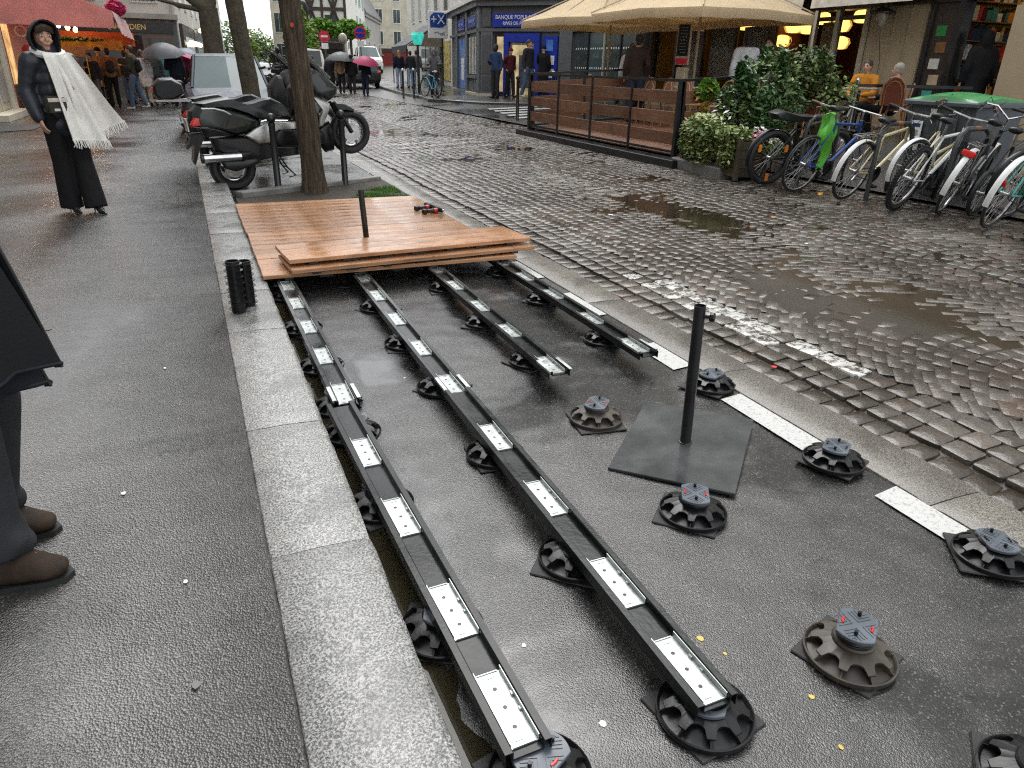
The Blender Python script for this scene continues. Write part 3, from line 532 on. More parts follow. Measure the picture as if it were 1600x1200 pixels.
for i, (x, y) in enumerate([(.56, 1.045), (.50, 1.62), (.49, 2.36), (.51, 2.98), (.51, 3.30), (.51, 3.85), (.50, 4.52), (.49, 5.3)]):
    pedestal(['pedestal at the bottom edge carrying the near end of the kerbside rail', 'first pedestal behind the near end of the kerbside rail, in the puddle', 'second pedestal behind the near end of the kerbside rail, in brown water', 'pedestal just before the joint of the two kerbside rail halves', 'pedestal just past the joint of the two kerbside rail halves', 'pedestal under the far kerbside rail, middle of its visible length', 'pedestal under the far kerbside rail a step before the deck', 'pedestal under the kerbside rail in the dark at the deck edge'][i], x, y, (-.046 if i else -.036) - lane_z(x, y), i * .7, .2 + i * .13, slot='red_plastic' if not i else 'black_plastic', headrot=-.3)
for i, (x, y) in enumerate([(1.045, 1.045), (1.03, 1.75), (1.04, 2.52), (1.04, 3.28), (1.04, 3.98), (1.05, 4.73), (1.05, 5.4)]):
    pedestal(['large pedestal with a clear square pad under the near end of the second rail', 'pedestal halfway along the near half of the second rail, pad visible', 'pedestal under the second rail level with the umbrella plate', 'pedestal under the joint of the second rail', 'pedestal under the far second rail, one past its joint', 'pedestal under the second rail near the deck shadow', 'pedestal of the second rail in the dark at the deck edge'][i], x, y, -.046 - lane_z(x, y), i * .5, .15 + i * .2)
for i, (x, y) in enumerate([(1.64, 3.45), (1.63, 4.18), (1.64, 5.02)]):
    pedestal(['pedestal under the free end of the third rail', 'pedestal under the middle of the third rail', 'pedestal under the third rail at the deck edge'][i], x, y, -.046 - lane_z(x, y), i * .5, .4)
for i, (x, y) in enumerate([(2.225, 3.62), (2.22, 4.50), (2.22, 5.30)]):
    pedestal(['pedestal under the near end of the rail beside the granite band', 'pedestal under the middle of the rail beside the granite band', 'pedestal of the rail beside the granite band at the deck corner'][i], x, y, -.046 - lane_z(x, y), i * .5, .1)

# ------------------------------------------------------------------ wooden deck, loose panels, tools
def plank_mesh(l, w, h=.028):
    m = MB(); m.box((0, 0, 0), (l, w, h), b=.003); return mesh_of(m, 'plank', 'deck_wood', False)
PLK = plank_mesh(2.0, .1655)
def deck_panel(t, x, y, z, L=2.0, name='panel_batten', rz=0, sub=None):
    m = MB()
    for k in (-.82, -.28, .28, .82): m.box((k, 0, -.026), (.06, .46, .022))
    for k in (-.55, 0., .55): m.box((k, -.235, -.024), (.10, .012, .016))
    p = m.obj(name, 'black_steel', t, False, loc=(x, y, z), rot=(0, 0, rz))
    for k in (-1, 0, 1):
        o = put('plank', PLK, None, p, False, loc=(R.uniform(-.003, .003), k * .1685, R.uniform(-.0012, .0012)))
t = thing('wooden_deck', 'orange-brown wooden plank deck laid over the parking lane', 'deck', (0, 0, 0))
for i in range(6): deck_panel(t, 1.355 + R.uniform(-.004, .004), 5.535 + i * .512, .018)
for lb, x, y, z, rz in (('lower of two loose deck panels stacked on the front of the deck', 1.525, 5.52, .018 + .050, .075), ('topmost loose deck panel of the stack, overhanging the deck on the right', 1.515, 5.60, .018 + .105, .078)):
    q = thing('loose_deck_panel', lb, 'panel', (0, 0, 0), group='loose deck panels stacked on the deck'); deck_panel(q, x, y, z, rz=rz)
def umbrella_base(lb, loc, rz, tilt, plate, h, knob=True):
    t = thing('parasol_base', lb, 'parasol base', loc, rot=(tilt[0], tilt[1], rz))
    if plate: m = MB(); m.box((0, 0, .006), (plate[0], plate[1], .012), b=.003); m.obj('plate', 'plate_steel', t, False)
    m = MB(); m.lathe([(.024, .0), (.0245, .012), (.0245, h), (.0225, h), (.0215, h - .06), (.001, h - .06)], 24); m.lathe([(.032, .011), (.030, .017), (.0246, .019)], 20); m.obj('tube', 'black_steel', t)
    if knob:
        m = MB(); m.cyl((.02, 0, h - .045), (.045, 0, h - .045), .009); m.obj('clamp_stub', 'black_steel', t)
        m = MB(); m.lathe([(.004, 0), (.018, .002), (.021, .006), (.021, .018), (.017, .024), (.004, .025)], 8, T=Matrix.Translation((.042, 0, h - .045)) @ Matrix.Rotation(pi / 2, 4, 'Y')); m.obj('knob', 'black_plastic', t, False)
a = math.atan2(2.70 - 2.23, 1.91 - 1.42)
umbrella_base('black steel parasol base with square plate and upright tube on the bare asphalt', (1.885, 2.295, -.108), a - pi / 2 + .80 - .80, (rad(1.2), rad(-1.2), 0), (.53, .70), .665)
umbrella_base('plain black tube of a second parasol base sticking up through the deck', (1.30, 6.13, -.10), 0, (rad(-1), rad(-3), 0), None, .575, False)
def tubes(lb, x, y, h, n):
    t = thing('threaded_riser', lb, 'riser', (x, y, .003), 0, 'black plastic risers stacked on the kerb')
    m = MB(); prof = [(.040, 0)]
    for i in range(n): z = h * (i + .5) / n; prof += [(.042, z - .012), (.0425, z - .003), (.056, z), (.056, z + .004), (.0425, z + .006)]
    m.lathe(prof + [(.042, h), (.038, h), (.037, h - .05), (.002, h - .05)], 24); m.obj('body', 'black_plastic', t, True, 30)
tubes('nearer and taller black ribbed plastic riser standing on the granite kerb', .135, 4.60, .325, 8)
tubes('farther black ribbed plastic riser tucked behind the taller one', .205, 4.725, .29, 8)
def driver(lb, x, y, rz, z=.034):
    t = thing('cordless_driver', lb, 'power tool', (x, y, z), rz)
    m = MB(); m.cap((-.13, 0, .028), (.02, 0, .028), .020, .024, 12); m.box((-.135, 0, .028), (.05, .055, .05), b=.008); blob(m, 'grip', 'black_plastic', t, .006, 2)
    m = MB(); m.cap((.045, .09, .034), (.045, -.05, .034), .030, .027, 14); m.obj('motor_housing', 'black_plastic', t)
    m = MB(); m.cyl((.045, -.05, .034), (.045, -.085, .034), .020, .012); m.obj('chuck', 'alloy', t)
    m = MB(); m.cyl((-.03, 0, .028), (.005, 0, .028), .0255, .0262, 14); m.obj('red_band', 'red_plastic', t)
    m = MB(); m.cyl((.045, .115, .034), (.045, .123, .034), .024, .020, 14); m.obj('end_cap', 'alloy', t)
driver('black and red cordless driver lying nearer on the deck', 2.27, 7.22, .2); driver('dark cordless driver lying behind the other one on the deck', 2.24, 7.42, .25)
# litter
LIT = ['yellow leaf scrap right of the near bracket of the second rail', 'yellow leaf scrap left of the near end of the second rail', 'yellow leaf scrap between the second rail and the brown-stained pedestal', 'yellow leaf scrap below the brown-stained pedestal at the bottom edge', 'white torn scrap on the lane near the bottom between the two long rails',
 'small pale fleck halfway between the two long rails', 'grey chewing gum spot at bottom left, nearest to the camera', 'white fleck on the footway right of the dark coat', 'white fleck on the footway beside the brown boots', 
 'tiny white fleck on the lane between second and third rail', 'grey gum spot far up the footway before the woman', 'white fleck beside the kerb above the boots', 'white paper scrap on the cobbles before the bicycles', 'orange peel on the cobbles in front of the bicycles', 'small white fleck on the muddy cobbles', 'red wrapper scrap in the gutter by the granite band']
for i, (x, y, s, mt) in enumerate([(1.21, 1.28, .018, 'leaf_yellow'), (1.24, 1.20, .011, 'leaf_yellow'), (1.36, .98, .014, 'leaf_yellow'), (1.31, .83, .013, 'leaf_yellow'), (.78, 1.12, .018, 'petal_white'), (.70, 1.45, .012, 'petal_white'), (-.18, 1.52, .020, 'gum'), (-.28, 3.75, .014, 'petal_white'), (-.40, 2.55, .016, 'petal_white'), (.9, 3.5, .010, 'petal_white'), (-.9, 4.6, .03, 'gum'), (-.2, 1.95, .012, 'petal_white'), (4.2, 6.9, .05, 'petal_white'), (5.6, 5.9, .05, 'orange_part'), (5.1, 4.9, .03, 'petal_white'), (2.95, 2.9, .03, 'red_plastic'), ]):
    m = MB(); n = 7; rr = random.Random(i); z = (lane_z(x, y) if .4 < x < 2.5 else .010 if x < .1 else road_z(x, y) + .004)
    s *= .62; ring = [(x + s * rr.uniform(.6, 1.1) * cos(2 * pi * k / n), y + s * 1.3 * rr.uniform(.6, 1.1) * sin(2 * pi * k / n)) for k in range(n)]
    m.prism(ring, z + .0005, z + .0018)
    leaf = mt == 'leaf_yellow'; wh = LIT.pop(0)
    tag(m.obj('fallen_leaf' if leaf else 'litter_scrap', mt, None, False), wh, 'leaf' if leaf else 'litter', 'fallen leaf scraps on the lane' if leaf else 'litter on the wet ground')
# ------------------------------------------------------------------ people
HAIR = {'black': (.012, .010, .009), 'brown': (.05, .028, .016), 'blond': (.32, .20, .09), 'grey': (.30, .28, .25)}
for k_, c_ in HAIR.items(): pm('hair_' + k_, c_, .6, bump=.5, bs=160)
CL = dict(black=(.010, .010, .011), navy=(.012, .016, .030), jeans=(.085, .12, .18), lightjeans=(.28, .36, .46), darkjeans=(.02, .028, .05), brown=(.035, .022, .016), tan=(.42, .31, .20), maroon=(.075, .014, .018), grey=(.10, .10, .105), white=(.62, .64, .68),
          olive=(.04, .038, .025), blue=(.025, .05, .11), orange=(.55, .22, .025), teal=(.06, .22, .22), greygreen=(.06, .075, .07), charcoal=(.026, .026, .030), boot=(.055, .036, .024), pale=(.55, .52, .46), wine=(.09, .02, .025), rust=(.20, .10, .04))
for k_, c_ in CL.items(): cloth('cloth_' + k_, c_)
def limb(a, b, c): return [V(a), V(b), V(c)]
def person(label, pos, yaw, h=1.72, top='black', legs='darkjeans', hair='brown', skin_='skin_light', stride=.0, arms=('down', 'down'), coat=0, hat=None, hood=False, shoes='black', seat=False, bag=None, cat='person', group=None, vox=.022, headturn=0, lean=0, fat=1.):
    s = h / 1.75; z0 = pos[2]
    t = thing('person', label, cat, pos, yaw, group); t.scale = (s, s, s)
    hz = .92 if not seat else .50; D = V((0, 0, hz - .92)); ln = V((lean, 0, 0))
    P = lambda x, y, z: V((x, y, z)) + D + ln * max(0, (z - .9))
    hips, knees, ank = {}, {}, {}
    for sd in (1, -1):
        hips[sd] = V((0, .095 * sd, hz)); st = stride * sd
        if seat: knees[sd] = V((.43, .11 * sd, .50)); ank[sd] = V((.40 + .06 * sd, .10 * sd, .09))
        else: knees[sd] = V((.5 * st + .02 + .03 * abs(stride), .10 * sd, .50)); ank[sd] = V((st - (.04 if st < 0 else 0), .10 * sd, .085 + (.04 if st < -.12 else 0)))
    sh = {1: P(0, .185, 1.42), -1: P(0, -.185, 1.42)}; el, wr = {}, {}
    for sd, a in ((1, arms[0]), (-1, arms[1])):
        e, w = {'down': ((-.03, .245, 1.13), (.05, .255, .88)), 'pocket': ((-.12, .27, 1.14), (.06, .21, .98)), 'phone': ((.02, .24, 1.13), (.26, .12, 1.20)), 'hold': ((.05, .25, 1.14), (.28, .16, 1.30)), 'reach': ((.15, .24, 1.20), (.42, .20, 1.22)), 'table': ((.10, .25, 1.14), (.34, .12, 1.12)), 'swing': ((-.14, .24, 1.15), (-.10, .25, .90)), 'lap': ((.02, .24, 1.13), (.24, .12, 1.0)), 'back': ((-.14, .24, 1.16), (-.02, .27, .96))}[a]
        el[sd] = P(e[0], e[1] * sd, e[2]); wr[sd] = P(w[0], w[1] * sd, w[2])
    neck = P(.0, 0, 1.47); hc = P(.025, 0, 1.625)
    b = MB()     # one continuous body
    b.cap(P(0, 0, .95), P(-.005, 0, 1.32), (.14, .09), (.155, .095)); b.cap(neck - V((0, 0, .05)), hc - V((.03, 0, .03)), .052, .05)
    HT = Matrix.Translation(hc) @ Matrix.Rotation(headturn, 4, 'Z')
    b.ell((-.01, 0, .012), (.096, .076, .105), T=HT); b.cap(HT @ V((.035, 0, -.05)), HT @ V((.058, 0, -.085)), .048, .028); b.cap(HT @ V((.085, 0, .015)), HT @ V((.108, 0, -.025)), .008, .015, 8)
    for sd in (1, -1):
        b.ell((-.01, .078 * sd, -.005), (.02, .010, .032), 8, 6, T=HT); b.ell((.078, .03 * sd, -.055), (.012, .02, .008), 8, 6, T=HT)
        b.cap(hips[sd], knees[sd], .075, .05); b.cap(knees[sd], ank[sd], .05, .035); b.cap(ank[sd], ank[sd] + V((.11, 0, -.045)), .035, .03)
        b.cap(sh[sd], el[sd], .045, .038); b.cap(el[sd], wr[sd], .036, .025)
        d = (wr[sd] - el[sd]).normalized(); up = V((0, sd, 0)); q = d.cross(up).normalized()
        b.cap(wr[sd], wr[sd] + d * .08, (.020, .034) if abs(d.z) > .6 else (.034, .020), (.018, .036) if abs(d.z) > .6 else (.036, .018), 8)
        for k in range(4):
            o_ = wr[sd] + d * .085 + q * (-.027 + .018 * k); b.cap(o_, o_ + d * (.045 if k in (0, 3) else .055) - up * .012, .0085, .007, 6)
        b.cap(wr[sd] + d * .02 + q * .03, wr[sd] + d * .065 + q * .052, .010, .008, 6)
    blob(b, 'body', skin_, t, vox, 3)
    m = MB()    # eyes and brows
    for sd in (1, -1): m.ell((.083, .031 * sd, .008), (.008, .012, .006), 8, 6, T=HT); m.cap(HT @ V((.086, .018 * sd, .026)), HT @ V((.080, .044 * sd, .025)), .005, .004, 6)
    m.obj('eyes', 'hair_black', t)
    f = fat; j = MB()   # jacket or coat
    j.cap(P(0, 0, .93), P(-.01, 0, 1.14), (.175 * f, .125 * f), (.165 * f, .12 * f)); j.cap(P(-.01, 0, 1.14), P(-.015, 0, 1.36), (.165 * f, .12 * f), (.185 * f, .115 * f)); j.cap(sh[1] - V((0, .03, 0)), sh[-1] + V((0, .03, 0)), .085, .085); j.cap(P(-.01, 0, 1.38), P(.0, 0, 1.49), .09, .068, flat=True)
    for sd in (1, -1): j.cap(sh[sd], el[sd], .075 * f, .062 * f); j.cap(el[sd], wr[sd] - (wr[sd] - el[sd]) * .06, .064 * f, .047 * f, flat=True)
    if coat and not seat: j.cap(P(0, 0, 1.0), V((.02, 0, .92 - coat)), (.185 * f, .135 * f), (.22 * f, .17 * f), flat=True)
    if hood: j.cap(HT @ V((-.035, 0, -.08)), HT @ V((-.03, 0, .04)), (.12, .115), (.118, .125))
    if hood: pass
    blob(j, 'coat' if coat else 'jacket', 'cloth_' + top, t, vox, 3)
    j = MB(); j.cap(V((0, 0, hz - .02)), V((0, 0, hz + .10)), (.16, .115), (.15, .11))
    for sd in (1, -1): j.cap(hips[sd], knees[sd], .098, .074); j.cap(knees[sd], ank[sd] + V((0, 0, -.01)), .074, .066, flat=True)
    blob(j, 'trousers', 'cloth_' + legs, t, vox, 3)
    for sd in (1, -1):
        m = MB(); a = ank[sd]; m.cap(a + V((-.03, 0, -.04)), a + V((.07, 0, -.05)), .042, .042); m.cap(a + V((.07, 0, -.052)), a + V((.15, .01 * sd, -.058)), (.045, .034), (.038, .025)); m.cap(a + V((-.02, 0, .0)), a + V((-.02, 0, .03)), .045, .048)
        blob(m, 'shoe', 'cloth_' + shoes, t, .012, 2)
    if not hood and hat is None or hat == 'cap':
        m = MB(); m.ell((-.022, 0, .035), (.098, .086, .098), T=HT); m.cap(HT @ V((-.055, 0, .0)), HT @ V((-.06, 0, -.06)), (.075, .05), (.06, .04)); 
        if hair in ('blond', 'black') and shoes != 'boot' and label.find('long hair') >= 0: m.cap(HT @ V((-.06, 0, 0)), HT @ V((-.10, 0, -.28)), (.09, .05), (.07, .04))
        blob(m, 'hair', 'hair_' + hair, t, .014, 2)
    if hat: m = MB(); m.ell((-.012, 0, .055), (.105, .092, .085), T=HT); m.lathe([(.104, .02), (.108, .03), (.108, .055), (.103, .06)], 18, T=HT @ Matrix.Diagonal((1, .88, 1, 1)), cap=False); blob(m, 'hat', 'cloth_' + hat, t, .014, 2)
    if bag: m = MB(); m.cap(P(-.17, .0, 1.10), P(-.17, 0, 1.34), (.14, .07), (.12, .06)); blob(m, 'backpack', 'cloth_' + bag, t, vox, 3)
    return t
def rain_umbrella(label, pos, mat, r=.52, tilt=(0, 0), hgt=.85):
    t = thing('rain_umbrella', label, 'umbrella', pos, rot=(tilt[0], tilt[1], R.random()), group='open rain umbrellas')
    m = MB(); n = 8; rs = []
    for q, zz in ((.02, 0), (.3, -.03), (.6, -.10), (.85, -.19), (1, -.27)):
        ring = []
        for k in range(n * 2): a = pi * k / n; rr = r * q * (1 if k % 2 == 0 else .94); ring.append((rr * cos(a), rr * sin(a), hgt + zz * r / .52 + (0 if k % 2 == 0 else .012 * q)))
        rs.append(ring)
    rs += [[(x * .985, y * .985, z - .008) for x, y, z in q] for q in rs[::-1]]; m.loft(rs, False); m.obj('canopy', mat, t, True, 25)
    m = MB(); m.tube([(0, 0, 0), (0, 0, hgt + .05)], .007, 6); m.obj('shaft', 'black_steel', t)
    for k in range(n): m = MB(); a = 2 * pi * k / n; m.tube([(0, 0, hgt - .012), (r * .55 * cos(a), r * .55 * sin(a), hgt - .10 * r / .52), (r * .99 * cos(a), r * .99 * sin(a), hgt - .278 * r / .52)], .003, 4); m.obj('rib', 'black_steel', t)
    return t

# ---- the woman with the scarf
def scarf_woman():
    x, y = -1.10, 8.42; t = thing('person', 'woman in black hooded puffer coat with a long white scarf blown sideways', 'person', (x, y, .006), rad(-62))
    # faces the camera; local +x front, +y her left
    lx = -.05
    b = MB(); hc = V((.03, -.02, 1.60)); HT = Matrix.Translation(hc) @ Matrix.Rotation(rad(-4), 4, 'Z')
    b.cap((0, 0, .95), (0, 0, 1.32), (.14, .09), (.155, .09)); b.cap((0, 0, 1.40), (.005, -.015, 1.56), .05, .05)
    b.ell((-.01, 0, .01), (.094, .073, .108), 18, 12, T=HT); b.cap(HT @ V((.035, 0, -.055)), HT @ V((.055, 0, -.092)), .046, .026, 14); b.cap(HT @ V((.084, 0, .012)), HT @ V((.106, 0, -.028)), .007, .013, 10)
    for sd in (1, -1):
        b.ell((.070, .035 * sd, -.03), (.022, .022, .02), 10, 8, T=HT); b.cap(HT @ V((.076, .014 * sd, .03)), HT @ V((.068, .05 * sd, .026)), .008, .007, 8)
    b.cap(HT @ V((.088, -.018, -.062)), HT @ V((.088, .018, -.062)), .007, .007, 8); b.cap(HT @ V((.085, -.014, -.072)), HT @ V((.085, .014, -.072)), .007, .007, 8)
    legs = {1: (V((.0, .085, .92)), V((.06, .085, .50)), V((.13, .085, .13))), -1: (V((0, -.085, .92)), V((-.02, -.075, .50)), V((-.07, -.065, .13)))}
    for sd in (1, -1):
        a, k, n = legs[sd]; b.cap(a, k, .075, .05); b.cap(k, n, .048, .033); b.cap(n, n + V((.11, 0, -.09)), .033, .026)
    arms = {1: (V((0, .17, 1.40)), V((-.05, .23, 1.12)), V((.03, .23, .90))), -1: (V((0, -.17, 1.40)), V((-.04, -.24, 1.13)), V((.07, -.22, .90)))}
    for sd in (1, -1):
        s_, e, w = arms[sd]; b.cap(s_, e, .045, .038); b.cap(e, w, .036, .026); d = (w - e).normalized(); up = V((0, sd, 0)); q = d.cross(up).normalized()
        b.cap(w, w + d * .075, (.018, .036), (.016, .038), 10)
        for k in range(4):
            o = w + d * .082 + q * (-.029 + .0195 * k); p2 = o + d * .032 - up * .010; p3 = p2 + d * .018 - up * .022; b.cap(o, p2, .0088, .008, 8); b.cap(p2, p3, .008, .007, 8)
        o = w + d * .015 + q * .032; b.cap(o, o + d * .035 + q * .022 - up * .008, .0105, .009, 8); b.cap(o + d * .035 + q * .022 - up * .008, o + d * .06 + q * .018 - up * .02, .009, .007, 8)
    blob(b, 'body', 'skin_light', t, .0085, 3)
    for sd in (1, -1):
        m = MB(); m.ell((.083, .032 * sd, .010), (.008, .014, .0065), 10, 8, T=HT); e = m.obj('eye', 'white_paint', t)
        m = MB(); m.ell((.0885, .031 * sd, .010), (.004, .006, .006), 8, 6, T=HT); m.obj('iris', 'hair_brown', e)
        m = MB(); m.tube([HT @ V((.090, .016 * sd, .030)), HT @ V((.088, .034 * sd, .036)), HT @ V((.076, .052 * sd, .029))], .0045, 6); m.obj('eyebrow', 'hair_brown', t)
    m = MB(); m.tube([HT @ V((.0955, -.022, -.066)), HT @ V((.0985, 0, -.066)), HT @ V((.0955, .022, -.066))], .0042, 6); m.obj('mouth', 'cloth_maroon', t)
    m = MB()
    for k in range(9): a = -1.2 + 2.4 * k / 8; m.cap(HT @ V((.055 + .035 * cos(a), .070 * sin(a), .098 - .02 * abs(a))), HT @ V((.088 - .02 * abs(a), .078 * sin(a), .052 - .02 * abs(a))), .016, .009, 8)
    blob(m, 'hair', 'hair_brown', t, .010, 2)
    m = MB(); ring = []    # hood: an open shell around the head
    rs = []
    for k in range(9):
        u = k / 8; rs.append([])
        for i in range(15):
            a = rad(-128 + 256 * i / 14); ra = (.128 + .012 * sin(3 * a)) * (1 if u < .8 else 1.02); zz = .155 * cos(a); yy = ra * sin(a)
            xx = .085 - .20 * u; sh_ = cos(max(0, u - .35) / .65 * pi / 2 * .92); rs[-1].append(HT @ V((xx + .03 * cos(a) * (1 - u), yy * sh_, zz * sh_ * (1.0 if zz > 0 else 1.25) - .01)))
    inner = [[p + (HT @ V((-.0, 0, 0)) - p) * .10 for p in r] for r in rs]
    m.loft(rs, False, closed=False); m.loft([r[::-1] for r in inner], False, closed=False); m.loft([rs[0], inner[0]], False, closed=False); m.obj('hood', 'cloth_charcoal', t, True, 80)
    j = MB(); [j.cap((-.005, 0, .82 + .10 * q), (-.005, 0, .865 + .10 * q), (.175 - .002 * q, .125 - .002 * q), (.175 - .002 * q, .125 - .002 * q)) for q in range(6)]; j.cap((0, -.14, 1.39), (0, .14, 1.39), .09, .09); j.cap((-.02, 0, 1.40), (-.02, 0, 1.50), .12, .105)
    for sd in (1, -1):
        s_, e, w = arms[sd]
        for k in range(4): a0, a1 = s_.lerp(e, k / 4), s_.lerp(e, (k + .8) / 4); j.cap(a0, a1, .084 - .004 * k, .082 - .004 * k)
        for k in range(4): a0, a1 = e.lerp(w, k / 4), e.lerp(w, (k + .75) / 4); j.cap(a0, a1, .078 - .005 * k, .076 - .006 * k)
    blob(j, 'puffer_coat', 'puffer_nylon', t, .014, 2)
    j = MB(); j.cap((0, 0, .84), (0, 0, 1.0), (.15, .11), (.14, .1))
    for sd in (1, -1): a, k, n = legs[sd]; j.cap(a, k, .105, .088); j.cap(k, n + V((.02, 0, -.075)), .088, .108, flat=True)
    blob(j, 'flared_trousers', 'cloth_black', t, .014, 3)
    for sd in (1, -1):
        n = legs[sd][2]; m = MB(); m.cap(n + V((-.01, 0, -.03)), n + V((.12, 0, -.095)), .036, .034); m.cap(n + V((.12, 0, -.098)), n + V((.21, .0, -.112)), (.034, .022), (.014, .012)); m.cap(n + V((-.03, 0, -.03)), n + V((-.035, 0, -.125)), .014, .007, 8); blob(m, 'heeled_shoe', 'black_plastic', t, .008, 2)
    m = MB(); m.box((.175, -.08, 1.03), (.075, .20, .15), b=.02); bg = m.obj('shoulder_bag', 'cloth_olive', t); m = MB(); m.box((.2155, -.07, 1.07), (.006, .19, .035), b=.002); m.obj('flap_strip', 'cloth_pale', bg); m = MB(); m.box((.2155, -.10, .985), (.004, .05, .022)); m.obj('maker_tag', 'cloth_white', bg)
    # scarf: one tail hangs from the neck and is blown out to her left
    def tail(nm, a, b_, w0, w1, d0, ph, wave=.02):
        m = MB(); rs = []; n = 26; K = 13
        for i in range(n + 1):
            u = i / n; c = V(a).lerp(V(b_), u) + V((.03 * sin(pi * u) + .02 * sin(5 * u + ph), 0, -.06 * sin(pi * u) * (1 if wave > .02 else .3))); w = w0 + (w1 - w0) * u ** 1.2; dr = V(d0); r1 = []
            for k in range(K):
                q = k / (K - 1) - .5; off = V((wave * sin(q * 13 + ph + 1.5 * u) * (.35 + u), 0, 0)); r1.append(c + dr * (w * q) + off + V((.03 * abs(q), 0, 0)))
            rs.append(r1)
        back = [[p - V((.014, 0, 0)) for p in r] for r in rs]
        m.loft([f + b[::-1] for f, b in zip(rs, back)]); o = m.obj(nm, 'scarf_wool', t, True, 80)
        fr = MB(); rr = random.Random(2)
        for k in range(26):
            u = k / 25; i = u * (K - 1); i0 = min(int(i), K - 2); p = rs[-1][i0].lerp(rs[-1][i0 + 1], i - i0); d = (V(b_) - V(a)).normalized()
            fr.tube([p - d * .012, p + d * .022 + V((rr.uniform(-.006, .006), rr.uniform(-.006, .006), -.012)), p + d * .03 + V((rr.uniform(-.012, .012), rr.uniform(-.012, .012), rr.uniform(-.05, -.03)))], [.007, .006, .004], 5)
        f = fr.obj('fringe', 'scarf_wool', o); tag(f, kind='stuff')
    tail('scarf_tail', (.155, .05, 1.44), (.23, .27, .78), .17, .46, (.12, .82, .36), .4, .020)
    tail('scarf_tail', (.15, -.045, 1.46), (.245, .12, .70), .15, .34, (.0, .96, -.08), 1.7, .016)
    m = MB(); m.tube([(.02 + .125 * cos(a), .115 * sin(a), 1.475 - .035 * cos(a)) for a in lin(-2.3, 2.3, 16)], [.032] * 17, 8); m.obj('scarf_wrap', 'scarf_wool', t)
    m = MB(); m.loft([[(.145, .005, 1.46), (.16, .005, 1.46), (.16, .045, 1.46), (.145, .045, 1.46)], [(.215, .05, 1.15), (.222, .05, 1.15), (.222, .10, 1.17), (.215, .10, 1.17)]]); m.obj('pink_blouse', 'cloth_pinkish', t)
pm('puffer_nylon', (.020, .023, .032), .42, var=.3, vs=9, bump=.3, bs=30, spec=.4); cloth('scarf_wool', (.80, .79, .74), var=.06, bs=220); cloth('cloth_pinkish', (.42, .24, .24))
scarf_woman()
